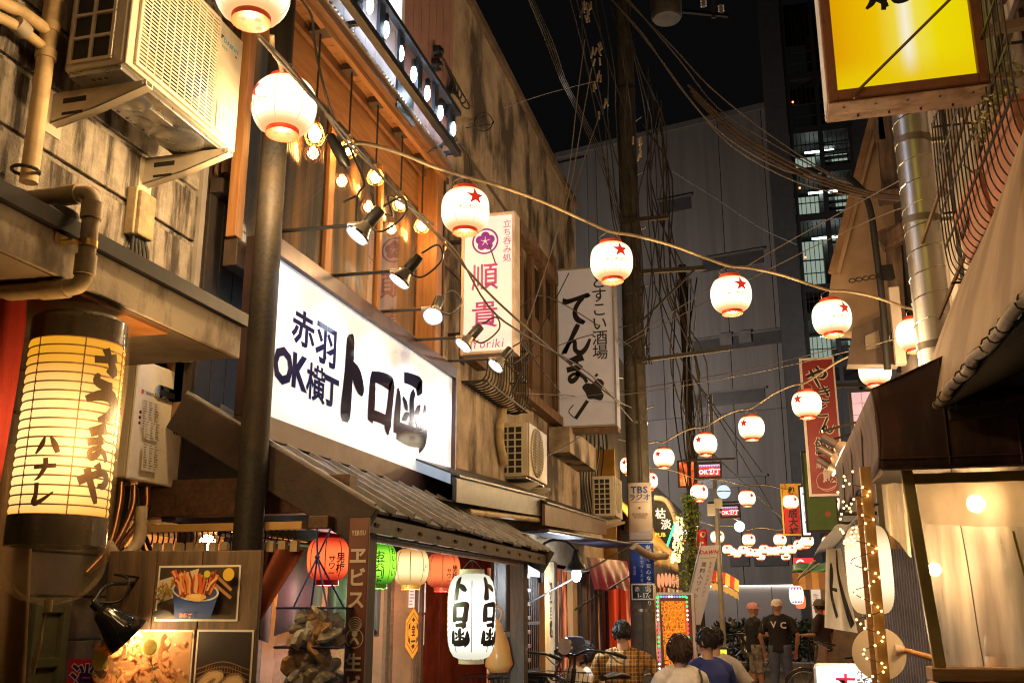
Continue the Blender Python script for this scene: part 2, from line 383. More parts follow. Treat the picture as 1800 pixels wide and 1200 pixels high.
# ================================================================= near left shop (mortar siding, ledge)
yA = PX(350, 400, -2.82).y
A = thing('shop_building', 'weathered mortar clad shop building with long cream ledge behind the steel pole', 'building', (-2.82, 3, 0))
MB().box(-3.4, 0.2, 2.9, -2.84, yA, 6.2).out('wall', siding_m, A)
z = 2.86; k = 0
while z < 5.6:
    h = .262
    MB().box(-2.845, .2, z+.007, -2.82, yA-.03, z+h-.007).out('siding_board', siding_m, A, bev=.004)
    MB().box(-2.845, .2, z+h-.004, -2.826, yA-.03, z+h+.012).out('siding_rib', siding_m, A)
    z += h+.02
MB().box(-2.86, yA-.03, 2.8, -2.80, yA+.015, 6.2).out('corner_trim', mat('grey_trim', (.33, .3, .27), .5), A)
lw = MB().box(-3.5, .2, 0, -3.15, yA+.1, 2.9).out('lower_wall', dark_wood, A)
for i in range(10):
    MB().box(-3.15, .2, .9+i*.19, -3.135, yA, .9+i*.19+.18).out('plank', mat('grey_cladding', (.14, .11, .08), .8, var=.35, grime=(.04, .03, .02), bump=.4, bs=50), A, bev=.004)
MB().box(-2.32, 1.0, 2.688, -2.30, 3.89, 2.837).out('ledge_fascia', ledge_m, A, bev=.004)
MB().box(-2.82, 1.0, 2.70, -2.32, 3.89, 2.82).out('ledge_slab', ledge_m, A)
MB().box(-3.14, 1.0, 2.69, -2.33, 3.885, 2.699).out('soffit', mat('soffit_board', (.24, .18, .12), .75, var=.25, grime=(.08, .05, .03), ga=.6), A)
MB().box(-2.83, 3.872, 2.695, -2.325, 3.889, 2.835).out('ledge_end', ledge_m, A)
f = MB(); f.box(-2.335, 1.0, 2.838, -2.275, 3.9, 2.856); f.box(-2.285, 1.0, 2.856, -2.275, 3.9, 2.895); f.box(-2.82, 1.0, 2.852, -2.335, 3.9, 2.86); f.out('gutter', dark_metal, A)

# cream drain pipes
t = thing('drain_pipe', 'cream pvc drain pipe with branch tees on the siding beside the outdoor unit', 'pipe', (-2.72, 2.9, 3))
X = -2.74
p = [PX(98, -40, X), PX(95, 30, X), PX(45, 318, X)]; p[0].y = p[1].y = p[2].y = (p[1].y+p[2].y)/2
MB().cyl(p[0], p[2], .034, n=16).out('riser', cream_pvc, t, sm=40)
for yy in (-8, 52, 98): q = PX(90 if yy < 60 else 82, yy, X); MB().cyl((X, p[0].y, q.z-.02), (X, p[0].y, q.z+.02), .041, n=16).out('collar', cream_pvc, t, sm=40)
MB().tube([PX(-30, -10, X), PX(40, 22, X), (X, p[0].y, PX(80, 52, X).z)], .026, 12, 1).out('branch', cream_pvc, t, sm=40)
MB().tube([PX(-30, 18, X), PX(22, 42, X), PX(50, 62, X), (X, p[0].y, PX(80, 86, X).z)], .021, 12, 3).out('branch', cream_pvc, t, sm=40)
MB().cyl(PX(28, 40, X), PX(46, 58, X), .033, n=14).out('valve', mat('grey_fitting', (.42, .36, .27), .6), t, sm=40)
b = PX(45, 300, X)
MB().tube([b+V((.05*math.cos(a*.449), .05*math.sin(a*.449), 0)) for a in range(15)], .007, 6, 1).out('cable_loop', black_rubber, t)
# grey elbow pipe over the ledge
t = thing('downpipe', 'stained elbow downpipe strapped to the cream ledge above the tall lantern', 'pipe', (-2.25, 3, 2.7))
Xp = -2.235
a1 = PX(165, 338, Xp); b1 = PX(150, 505, Xp); b1.y = a1.y; b1.x = a1.x
MB().tube([(-2.82, a1.y-.02, a1.z-.01), (-2.5, a1.y-.01, a1.z), (Xp-.07, a1.y, a1.z), (Xp-.01, a1.y, a1.z-.015), (Xp, a1.y, a1.z-.08), (Xp, a1.y, b1.z+.08), (Xp-.01, a1.y, b1.z+.015), (Xp-.07, a1.y, b1.z), (-2.62, a1.y-.02, b1.z-.005), (-2.95, a1.y-.02, b1.z)], .029, 14, 4).out('pipe_run', pvc, t, sm=50)
m = MB()
for z0, z1 in ((a1.z-.1, a1.z-.04), (b1.z+.04, b1.z+.11)): m.cyl((Xp, a1.y, z0), (Xp, a1.y, z1), .036, n=16)
m.cyl((Xp-.13, a1.y, a1.z), (Xp-.06, a1.y, a1.z), .036, n=16); m.cyl((Xp-.16, a1.y, b1.z), (Xp-.06, a1.y, b1.z), .036, n=16)
m.out('elbow_collar', pvc, t, sm=50)
zs = PX(160, 432, Xp).z
m = MB(); m.cyl((Xp, a1.y, zs-.012), (Xp, a1.y, zs+.012), .033, n=16); m.box(-2.30, a1.y-.09, zs-.012, -2.294, a1.y-.03, zs+.02); m.box(-2.30, a1.y-.07, zs-.01, -2.24, a1.y-.03, zs-.004)
m.out('strap', mat('brass', (.55, .36, .12), .35, .8), t, sm=40)
# cables on the ledge
m = MB()
for k in range(4):
    m.tube([PX(-20, 318+k*6, -2.55), PX(50, 340+k*5, -2.5), PX(100, 372+k*4, -2.45), PX(132, 392, -2.4)-V((0, 0, k*.008)), PX(128, 372+k*3, -2.5), PX(60, 345+k*4, -2.6)], .008, 6, 4)
tag(m.out('cable_bundle', black_rubber, sm=60), 'black cables looped along the gutter of the cream ledge', 'cable')
# conduit cover
c0 = PX(238, 335, -2.8); c1 = PX(250, 425, -2.8); yc = (c0.y+c1.y)/2
t = thing('cable_cover', 'stained cream cable cover on the siding with wires hanging from its foot', 'cable cover', (-2.8, yc, c1.z))
MB().box(-2.82, yc-.055, c1.z, -2.755, yc+.065, c0.z).out('cover', pvc, t, bev=.012)
MB().box(-2.82, yc-.075, c1.z, -2.77, yc-.058, c0.z+.01).out('lip', pvc, t, bev=.006)
m = MB()
for k in range(5): m.tube([(-2.79, yc-.04+k*.02, c1.z+.01), (-2.785+.006*k, yc-.045+k*.022, c1.z-.08), (-2.79, yc-.03+k*.02, c1.z-.19)], .008, 6)
m.out('wire', black_rubber, t, sm=60)

# ---------------------------------------------------------------- air-conditioner outdoor units
def ac_unit(label, x0, x1, y0, y1, z0, z1, near=True, square=True, mm=None):
    """front faces +X; grilled end faces -Y"""
    mm = mm or cream_metal
    t = thing('outdoor_unit', label, 'air conditioner', (x1, (y0+y1)/2, z0), 'air conditioner outdoor units on the left walls')
    w, h = y1-y0, z1-z0
    MB().box(x0, y0, z0+.02, x1-.012, y1, z1).out('casing', mm, t, bev=.012)
    MB().box(x1-.012, y0+.004, z0+.02, x1, y1-.004, z1-.004).out('front_panel', mm, t, bev=.006)
    gy0, gy1, gz0, gz1 = y0+w*.07, y0+w*.72, z0+.05, z1-.03
    if square:
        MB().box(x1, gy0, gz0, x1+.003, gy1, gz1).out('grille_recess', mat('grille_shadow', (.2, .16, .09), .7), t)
        cy_, cz = (gy0+gy1)/2, (gz0+gz1)/2; r = min(gy1-gy0, gz1-gz0)*.47
        MB().cyl((x1+.003, cy_, cz), (x1+.005, cy_, cz), r, n=32).out('fan_opening', dark_recess, t)
        m = MB(); nh = int((gz1-gz0)/.017)
        for i in range(nh+1): q = gz0+(gz1-gz0)*i/nh; m.tube([(x1+.012, gy0, q), (x1+.016, cy_, q), (x1+.012, gy1, q)], .0042, 4, 2)
        for i in range(11): q = gy0+(gy1-gy0)*i/10; m.bar((x1+.012, q, gz0), (x1+.012, q, gz1), .004, .004)
        m.out('fan_guard', mm, t)
        m = MB(); e = .014
        m.box(x1, gy0-e, gz0-e, x1+.016, gy1+e, gz0); m.box(x1, gy0-e, gz1, x1+.016, gy1+e, gz1+e); m.box(x1, gy0-e, gz0, x1+.016, gy0, gz1); m.box(x1, gy1, gz0, x1+.016, gy1+e, gz1)
        m.out('grille_frame', mm, t, bev=.004)
    else:
        cy_, cz = (gy0+gy1)/2, (gz0+gz1)/2; r = min(gy1-gy0, gz1-gz0)*.48
        MB().cyl((x1, cy_, cz), (x1+.004, cy_, cz), r, n=32).out('fan_opening', mat('fan_dark', (.09, .07, .05), .7), t)
        m = MB()
        for i in range(-7, 8): q = r*i/8; s_ = math.sqrt(r*r-q*q); m.bar((x1+.014, cy_-s_, cz+q), (x1+.014, cy_+s_, cz+q), .006, .006)
        for i in range(-3, 4): q = r*i/4; s_ = math.sqrt(r*r-q*q); m.bar((x1+.02, cy_+q, cz-s_), (x1+.02, cy_+q, cz+s_), .006, .006)
        m.out('fan_guard', mm, t)
        m = MB(); m.tube([(x1+.008, cy_+(r+.01)*math.cos(a*.2618), cz+(r+.01)*math.sin(a*.2618)) for a in range(25)], .012, 6, 1); m.out('fan_ring', mm, t, sm=60)
    # end grille
    m = MB(); ex0, ex1, ez0, ez1 = x0+.03, x1-.07, z0+.05, z1-.04
    MB().box(ex0, y0-.002, ez0, ex1, y0, ez1).out('coil', dark_recess, t)
    nc, nr = (2, 5) if near else (3, 7)
    for i in range(nc+1): q = ex0+(ex1-ex0)*i/nc; m.box(q-.007, y0-.012, ez0, q+.007, y0-.002, ez1)
    for i in range(nr+1): q = ez0+(ez1-ez0)*i/nr; m.box(ex0-.007, y0-.0125, q-.006, ex1+.007, y0-.0025, q+.006)
    m.out('end_grille', mm, t)
    # under tray
    tm = mat('zinc_tray', (.3, .3, .3), .3, .8, var=.3, vs=7)
    MB().box(x0+.012, y0+.015, z0, x1-.03, y1-.015, z0+.02).out('base_tray', tm, t, bev=.004)
    if near:
        m = MB()
        for cx_, cyy, r in ((.45, .28, .1), (.45, .72, .12), (.25, .5, .05)): m.ball((x0+(x1-x0)*cx_, y0+w*cyy, z0+.004), r, 16, 8, (1, 1.2, .22))
        m.box(x0+.16, y0+.2, z0-.006, x0+.185, y1-.3, z0+.001)
        m.out('tray_boss', tm, t, sm=50)
        m = MB()
        for i in range(9): m.cyl((x0+.03, y0+.2+i*.06, z0-.0015), (x0+.03, y0+.2+i*.06, z0+.001), .008, n=10)
        for i in range(3): m.cyl((x0+.1+i*.03, y0+.06, z0-.0015), (x0+.1+i*.03, y0+.06, z0+.001), .009, n=10)
        m.out('drain_hole', black_plastic, t)
    return t
X1 = -2.40
ac = ac_unit('large cream outdoor unit on two brackets above the cream ledge', -2.69, X1, 3.035, 3.885, 3.688, 4.305)
pr = Print((X1, 3.035, 3.688), (0, 1, 0), (0, 0, 1), lift=.0025)
pr.rect(.635, .505, .79, .545, (.55, .5, .4)); pr.text('DAIKIN', .735, .525, .036, (.02, .22, .5), .02); pr.poly([(.645, .512), (.672, .54), (.645, .54)], (.02, .05, .12)); pr.poly([(.66, .512), (.678, .54), (.672, .54)], (.1, .5, .75))
pr.text('eco', .68, .487, .03, (.02, .4, .12), .02); pr.rect(.775, .485, .79, .497, (.1, .1, .1))
pr.rect(.66, .06, .79, .2, (.68, .63, .52))
for i in range(9):
    for j in range(4): pr.rect(.668+j*.03, .185-i*.0135, .668+j*.03+.024*random.uniform(.4, 1), .19-i*.0135, (.2, .17, .12))
pr.out('label_print', INK, ac)
for px_, py_ in ((262, 157), (405, 273)):
    q = PX(px_, py_, -2.37); t = thing('wall_bracket', 'cream steel bracket under the %s end of the large outdoor unit' % ('pipe' if px_ < 300 else 'timber wall'), 'bracket', (-2.8, q.y, 3.62), 'brackets under the large outdoor unit')
    m = MB(); y_ = q.y
    for dy in (-.022, .018): m.prism([(-2.815, y_+dy, 3.68), (-2.37, y_+dy, 3.68), (-2.37, y_+dy, 3.655), (-2.6, y_+dy, 3.585), (-2.815, y_+dy, 3.54)], (0, .004, 0))
    m.prism([(-2.815, y_-.022, 3.543), (-2.6, y_-.022, 3.586), (-2.37, y_-.022, 3.655), (-2.37, y_-.022, 3.66), (-2.6, y_-.022, 3.592), (-2.815, y_-.022, 3.549)], (0, .04, 0))
    m.out('arm', cream_metal, t)
    MB().box(-2.82, y_-.05, 3.5, -2.814, y_+.05, 3.687).out('wall_plate', cream_metal, t, bev=.002)
    m = MB(); m.box(-2.76, y_-.0245, 3.625, -2.65, y_-.0225, 3.648); m.box(-2.76, y_-.0225, 3.572, -2.66, y_-.0235, 3.585); m.out('slot', dark_recess, t)
    m = MB(); m.cyl((-2.39, y_-.03, 3.668), (-2.39, y_+.03, 3.668), .008); m.cyl((-2.81, y_+.03, 3.66), (-2.80, y_+.03, 3.66), .01); m.out('bolt', galv, t)

# ---------------------------------------------------------------- gas water heater
hx = -2.9
h0 = PX(245, 628, hx); h1 = PX(310, 858, hx); hy0, hy1 = h0.y, PX(326, 700, hx).y; hz0, hz1 = h1.z, h0.z
t = thing('water_heater', 'beige wall mounted gas water heater with exhaust slot and label sheets', 'water heater', (hx, hy0, hz0))
beige = mat('heater_enamel', (.8, .72, .57), .3, var=.05, grime=(.4, .28, .15), gs=4, ga=.3, coat=.3)
MB().box(-3.13, hy0+.01, hz0+.01, hx-.02, hy1-.01, hz1-.01).out('body', beige, t, bev=.01)
MB().box(hx-.02, hy0, hz0, hx, hy1, hz1).out('front_cover', beige, t, bev=.016)
yc, zc = (hy0+hy1)/2+.06, hz1-.13
m = MB(); m.cyl((hx, yc-.09, zc), (hx+.012, yc-.09, zc), .032, n=20); m.cyl((hx, yc+.09, zc), (hx+.012, yc+.09, zc), .032, n=20); m.box(hx, yc-.09, zc-.032, hx+.012, yc+.09, zc+.032); m.out('exhaust_rim', mat('chrome', (.6, .58, .55), .15, 1), t, sm=40)
m = MB(); m.box(hx+.0121, yc-.095, zc-.018, hx+.0136, yc+.095, zc+.012); m.out('exhaust_slot', black_plastic, t)
m = MB()
for sy in (hy0+.06, hy1-.06):
    for i in range(3):
        for j in range(2): m.cyl((hx, sy-.012+j*.024, hz0+.27+i*.026), (hx+.0015, sy-.012+j*.024, hz0+.27+i*.026), .008, n=8)
m.out('vent_hole', black_plastic, t)
pr = Print((hx, hy0, hz0), (0, 1, 0), (0, 0, 1)); W, Hh = hy1-hy0, hz1-hz0
pr.rect(.04, Hh-.165, .058, Hh-.145, (.6, .03, .04)); pr.text('NORITZ', .115, Hh-.155, .024, (.05, .05, .05), .02, sq=.8)
for k, (x0, y0, x1, y1) in enumerate(((.055, Hh-.34, .19, Hh-.19), (.075, .2, .2, .29), (.075, .05, .2, .18))):
    pr.rect(x0, y0, x1, y1, (.72, .66, .54) if k else (.66, .58, .45))
    n_ = int((y1-y0)/.012)
    for i in range(n_):
        for j in range(3): pr.rect(x0+.006+j*(x1-x0)/3, y1-.01-i*.012, x0+.006+j*(x1-x0)/3+(x1-x0)/3*random.uniform(.3, .8), y1-.006-i*.012, (.18, .15, .1))
pr.out('label_print', INK, t)
m = MB()
for k in range(3): m.tube([(-3.0, hy0+.1+k*.1, hz0), (-3.0, hy0+.1+k*.1, hz0-.12), (-3.02-.02*k, hy0+.08+k*.06, hz0-.3), (-3.08, hy0+.02, hz0-.42)], .016, 10, 4)
m.out('pipe', mat('copper', (.5, .25, .12), .35, .9, var=.3), t, sm=60)
MB().tube([(-2.98, hy0+.2, hz0-.02), (-2.95, hy0+.22, hz0-.2), (-2.93, hy0+.3, hz0-.34), (-2.95, hy0+.24, hz0-.3), (-2.98, hy0+.22, hz0-.1)], .01, 8, 4).out('cable', black_rubber, t, sm=60)
MB().tube([(-2.98, hy0+.02, hz0-.3), (-2.9, hy0+.0, hz0-.36), (-2.88, hy0+.1, hz0-.28), (-2.9, hy0+.13, hz0-.12)], .028, 12, 4).out('wrapped_pipe', pvc, t, sm=60)

# ---------------------------------------------------------------- tall lantern in a plastic bag
lc = PD(122, 745, 3.55); R = .162
t = thing('tall_lantern', 'tall yellow cylindrical paper lantern in clear plastic bag under the ledge', 'lantern', (lc.x, lc.y, lc.z))
tilt = 0
warm_paper = emit('tall_lantern_paper', (1.0, .50, .085), 1.25, zramp=None)
m_ = bpy.data.materials.new('tall_lantern_glow'); m_.use_nodes = True
nt = m_.node_tree; b = nt.nodes['Principled BSDF']; b.inputs['Base Color'].default_value = (.3, .19, .06, 1); b.inputs['Roughness'].default_value = .7
tc = nt.nodes.new('ShaderNodeTexCoord'); ln = nt.nodes.new('ShaderNodeVectorMath'); ln.operation = 'DISTANCE'; nt.links.new(tc.outputs['Object'], ln.inputs[0]); ln.inputs[1].default_value = (0, -.05, -.09)
mr = nt.nodes.new('ShaderNodeMapRange'); mr.interpolation_type = 'SMOOTHERSTEP'; mr.inputs[1].default_value = .12; mr.inputs[2].default_value = .36; nt.links.new(ln.outputs['Value'], mr.inputs[0])
cr = nt.nodes.new('ShaderNodeValToRGB'); cr.color_ramp.elements[0].color = (1, .70, .25, 1); cr.color_ramp.elements[1].color = (.60, .255, .012, 1); nt.links.new(mr.outputs[0], cr.inputs[0])
nt.links.new(cr.outputs[0], b.inputs['Emission Color']); b.inputs['Emission Strength'].default_value = .56
m = MB(); prof = []
nr = 19; zt, zb = .285, -.33
for i in range(nr):
    z0 = zb+(zt-zb)*i/nr; z1 = zb+(zt-zb)*(i+1)/nr
    prof += [(R-.004, z0+.001), (R+.001, (z0+z1)/2)]
prof.append((R-.004, zt)); m.lathe(prof, 40, lc, cap=False); m.out('paper_shade', m_, t, sm=60)
rib_m = mat('bamboo_rib', (.2, .09, .02), .6)
m = MB()
for i in range(nr+1):
    z0 = zb+(zt-zb)*i/nr; m.tube([lc+V(((R-.001)*math.cos(a*.1571), (R-.001)*math.sin(a*.1571), z0)) for a in range(41)], .0028, 4, 1)
m.out('rib', rib_m, t)
m = MB()
for a in (-1.75, -.75, .3, 1.4, 2.5, -2.9): m.bar(lc+V((R*math.cos(a), R*math.sin(a), zb)), lc+V((R*math.cos(a), R*math.sin(a), zt)), .003, .003)
m.out('thread', rib_m, t)
band = mat('black_lacquer', (.02, .017, .015), .25, coat=.5)
MB().lathe([(R-.005, zt), (R+.002, zt+.004), (R+.002, zt+.085), (R-.012, zt+.1), (R-.03, zt+.1)], 40, lc, cap=False).out('top_band', band, t, sm=40)
MB().lathe([(R-.02, zb-.1), (R+.002, zb-.1), (R+.002, zb-.004), (R-.005, zb)], 40, lc, cap=False).out('bottom_band', band, t, sm=40)
MB().cyl(lc+V((0, 0, zt+.095)), lc+V((0, 0, zt+.1)), R-.02, n=32).out('top_cap', dark_metal, t)
def bagr(u, v):
    a = u*2*math.pi; zz = zt+.12-v*(zt-zb+.42)
    base = R+.012; tz = zb-.1
    if zz < tz: q = min(1, (tz-zz)/.195); base = (R+.012)*math.sqrt(max(0, 1-q*q))*.97+.008
    wr = (.003+.012*max(0, min(1, (tz-zz)/.1)))*math.sin(a*9+zz*14)*min(1, base/.06)+.002*math.sin(a*23)
    return lc+V(((base+wr)*math.cos(a), (base+wr)*math.sin(a), max(zz, tz-.195)))
bag_m = glassy('clear_bag', (.75, .6, .4), .08, .05, noise=.06, ns=9, stretch=(1, 1, .2))
MB().sheet(bagr, 72, 40).out('plastic_bag', bag_m, t, sm=80)
k0 = lc+V((0, 0, zb-.295))
MB().cyl(k0+V((0, 0, .02)), k0-V((0, 0, .02)), .014).out('knot', mat('straw_string', (.5, .36, .16), .9), t)
m = MB()
for j in range(4): m.tube([k0, k0+V((-.012-.004*j, .005*j, -.06)), k0+V((-.02+.006*j, -.004*j, -.12)), k0+V((-.04+.004*j, 0, -.19-.01*j))], .0035, 5, 4)
m.out('string', mat('straw_string', (.5, .36, .16), .9), t)
lamp(t, (.2, .14, 0), 5, (1, .6, .25), .1); lamp(t, (.2, -.16, -.1), 3, (1, .55, .2), .1)  # fill lights set outside the paper, toward the heater and the front
hook = lc+V((.0, .0, zt+.1))
m = MB(); m.tube([hook+V((-.05, 0, 0)), hook+V((-.03, 0, .07)), hook+V((0, 0, .1)), hook+V((.03, 0, .07)), hook+V((.05, 0, 0))], .004, 6); m.tube([hook+V((0, 0, .1)), hook+V((.01, 0, .13)), V((lc.x, lc.y, 2.69))], .005, 6); m.out('hook', galv, t, sm=60)
def cylmap(ang0):
    def f(x, y, l):
        a = ang0+x/R; return lc+V(((R+.002+l)*math.cos(a), (R+.002+l)*math.sin(a), y))
    return f
va = math.atan2(-lc.y, -lc.x)
pr = Print(mp=cylmap(va), step=.02); ink = (.05, .022, .008)
for i, ch in enumerate('さつまや'): pr.text(ch, .105, .185-i*.135, .15, ink, brush=True, sq=.95, bw=1.5)
for i, ch in enumerate('ハナレ'): pr.text(ch, -.06, -.1-i*.082, .088, ink, brush=True, bw=1.25)
pr.out('lettering', INK, t)

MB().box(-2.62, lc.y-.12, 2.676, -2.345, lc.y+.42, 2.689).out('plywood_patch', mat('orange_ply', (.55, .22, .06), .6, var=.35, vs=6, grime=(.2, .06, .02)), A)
# red hanging cloth and tan curtain at the left edge
red_cloth = mat('red_cloth', (.42, .03, .015), .75, var=.2, vs=3, bump=.2, bs=60)
def rc(u, v):
    e = V((46-46*max(0, (v-.2)/.8)**1.2, 0, 0)); x = -90+(e.x+90)*u; y = 480+370*v
    q = PY(x, y, 2.75+.04*math.sin(u*7+v)); return q
tag(MB().sheet(rc, 10, 12).out('cloth_banner', red_cloth, sm=80, th=.003), 'red cloth banner hanging beside the tall yellow lantern', 'banner')
tan = mat('tan_curtain', (.3, .19, .1), .85, var=.2, vs=4, bump=.3, bs=50)
def tcur(u, v):
    x = -120+(185-25*v)*u; y = 780+520*v
    return PY(x, y, 3.45+.035*math.sin(u*16+v*2))
tag(MB().sheet(tcur, 30, 10).out('curtain', tan, sm=80, th=.003), 'tan cloth curtain draped under the tall lantern', 'curtain')
t = thing('window_shutter', 'small green painted wooden shutter below the tall lantern', 'shutter', tuple(PX(90, 1120, -3.0)))
gm = mat('green_paint', (.13, .14, .08), .55, var=.2)
s0, s1 = PX(66, 1060, -3.0), PX(122, 1060, -3.0)
MB().box(-3.06, s0.y, .95, -3.03, s1.y+.02, s0.z).out('panel', gm, t)
m = MB(); m.box(-3.03, s0.y, .95, -3.0, s0.y+.04, s0.z); m.box(-3.03, s1.y-.02, .95, -3.0, s1.y+.02, s0.z)
for q in (.0, .22, .44): m.box(-3.03, s0.y+.04, s0.z-.04-q, -3.005, s1.y-.02, s0.z-q)
m.out('frame', gm, t, bev=.005)

# ---------------------------------------------------------------- food board
by = 3.62
b0, b1 = PY(193, 968, by), PY(461, 966, by)
t = thing('menu_board', 'dark wooden plank board with food photographs beside the steel pole', 'board', (b0.x, by, .5))
n = 4
board_m = mat('board_wood', (.13, .085, .05), .6, var=.4, vs=7, grime=(.03, .02, .015), gs=3, ga=.6, bump=.3, bs=40, stretch=(4, 4, .5))
xs = [b0.x, PY(277, 968, by).x, b0.x+.45*(b1.x-b0.x)+.12, b1.x]
for i in range(3): MB().box(xs[i]+.0015, by, .45, xs[i+1]-.0015, by+.022, b0.z-.003*i).out('plank', board_m, t, bev=.003)
m = MB(); m.box(b0.x, by+.022, 1.5, b1.x, by+.05, 1.56); m.box(b0.x+.05, by+.022, 0, b0.x+.1, by+.06, 1.7); m.box(b1.x-.1, by+.022, 0, b1.x-.05, by+.06, 1.7); m.out('batten', dark_wood, t)
def poster(px0, py0, px1, py1, name, label, draw, bgc):
    a = PY(px0, py0, by-.004); b = PY(px1, py0, by-.004); z1 = (a.z+b.z)/2; z0 = PY(px0, py1, by-.004).z
    w, h = b.x-a.x, z1-z0
    o = thing(name, label, 'poster', (a.x, by-.004, z0), 'food photographs on the board')
    MB().box(a.x, by-.004, z0, b.x, by-.001, z1).out('sheet', mat('photo_paper', (.78, .74, .66), .35, var=.03), o)
    pr = Print((a.x, by-.004, z0), (1, 0, 0), (0, 0, 1)); e = .008
    pr.rect(e, e, w-e, h-e, bgc); draw(pr, e, e, w-2*e, h-2*e); pr.out('photo_print', INK, o)
    return o
def R_(a, b): return random.uniform(a, b)
def shrimp(pr, x, y, s, ang, lim):
    c, q = math.cos(ang), math.sin(ang); pts = []
    for i in range(8):
        a = -2.2+i*.55; r = s*(1-.06*i); px_, py_ = r*math.cos(a), r*.8*math.sin(a); pts.append((min(max(x+px_*c-py_*q, lim[0]), lim[2]), min(max(y+px_*q+py_*c, lim[1]), lim[3]), (.6-.06*i)))
    k = R_(.75, 1.15); pr.line(pts, s*1.1, (.72*k, .27*k, .09*k)); pr.line([(a, b, w*.55) for a, b, w in pts], s*1.1, (.85*k, .45*k, .2*k))
    for i in range(1, 7, 1):
        a, b, w_ = pts[i]; pr.line([(a-s*.15*c, b-s*.15*q), (a+s*.18*c, b+s*.2*q)], s*.05, (.55*k, .16*k, .05))
    for j in range(2):
        a = R_(0, 6.28); pr.line([pts[-1][:2], (min(max(pts[-1][0]+s*math.cos(a), lim[0]), lim[2]), min(max(pts[-1][1]+s*math.sin(a), lim[1]), lim[3]))], s*.05, (.8, .35, .15))
def lemon(pr, x, y, r):
    pr.circ(x, y, r, (.8, .55, .04)); pr.circ(x, y, r*.86, (.85, .78, .4)); 
    for i in range(8): a = i*.785; pr.poly([(x, y), (x+r*.78*math.cos(a+.08), y+r*.78*math.sin(a+.08)), (x+r*.78*math.cos(a+.7), y+r*.78*math.sin(a+.7))], (.82, .62, .1))
def d_shrimp(pr, x, y, w, h):
    lim = (x, y, x+w, y+h)
    for i in range(120): pr.circ(R_(x+.01, x+w-.01), R_(y+.01, y+h-.01), R_(.003, .009), random.choice([(.8, .5, .28), (.7, .36, .16), (.86, .66, .45)]), 6)
    for j in range(9):
        for i in range(6): shrimp(pr, x+w*(i+.5)/6+R_(-.02, .02), y+h*(j+.5)/9+R_(-.02, .02), R_(.03, .042), R_(0, 6.28), lim)
    for i in range(24):
        gx, gy = R_(x+.02, x+w-.02), R_(y+.02, y+h-.02)
        for k in range(4): a = R_(0, 6.28); pr.line([(gx, gy), (gx+.014*math.cos(a), gy+.014*math.sin(a))], .003, (.12, .2, .03))
    lemon(pr, x+w*.78, y+h*.86, .03); lemon(pr, x+w*.2, y+h*.72, .036); lemon(pr, x+w*.3, y+h*.3, .03)
def oyster(pr, x, y, s, ang):
    def e(sx, sy, col, dx=0, dy=0, jit=.08):
        P = []
        for i in range(18):
            a = i/18*6.283; k = 1+R_(-jit, jit); px_, py_ = s*sx*k*math.cos(a)+dx*s, s*sy*k*math.sin(a)+dy*s
            P.append((x+px_*math.cos(ang)-py_*math.sin(ang), y+px_*math.sin(ang)+py_*math.cos(ang)))
        for i in range(18): pr.poly([(x, y), P[i], P[(i+1) % 18]], col, i == 0)
    e(1.1, .62, (.28, .17, .09)); e(1.0, .52, (.62, .45, .25)); e(.82, .4, (.75, .55, .3), 0, 0, .12); e(.5, .22, (.78, .5, .2), -.1, .02, .15); e(.22, .1, (.35, .2, .08), .25, -.05, .2); e(.18, .07, (.9, .75, .5), -.2, .08, .2)
def d_oyster(pr, x, y, w, h):
    for i in range(14):
        pr.line([(x, y+h*.62-i*h*.05), (x+w*.5, y+h*.7-i*h*.05), (x+w, y+h*.62-i*h*.05)], .004, (.25, .13, .06))
        pr.line([(x+w*i/14, y), (x+w*(.2+i/14*.7), y+h*.66)], .003, (.25, .13, .06))
    oyster(pr, x+w*.28, y+h*.5, .062, .5); oyster(pr, x+w*.62, y+h*.38, .09, .8); oyster(pr, x+w*.3, y+h*.14, .07, .3); oyster(pr, x+w*.75, y+h*.1, .07, .9)
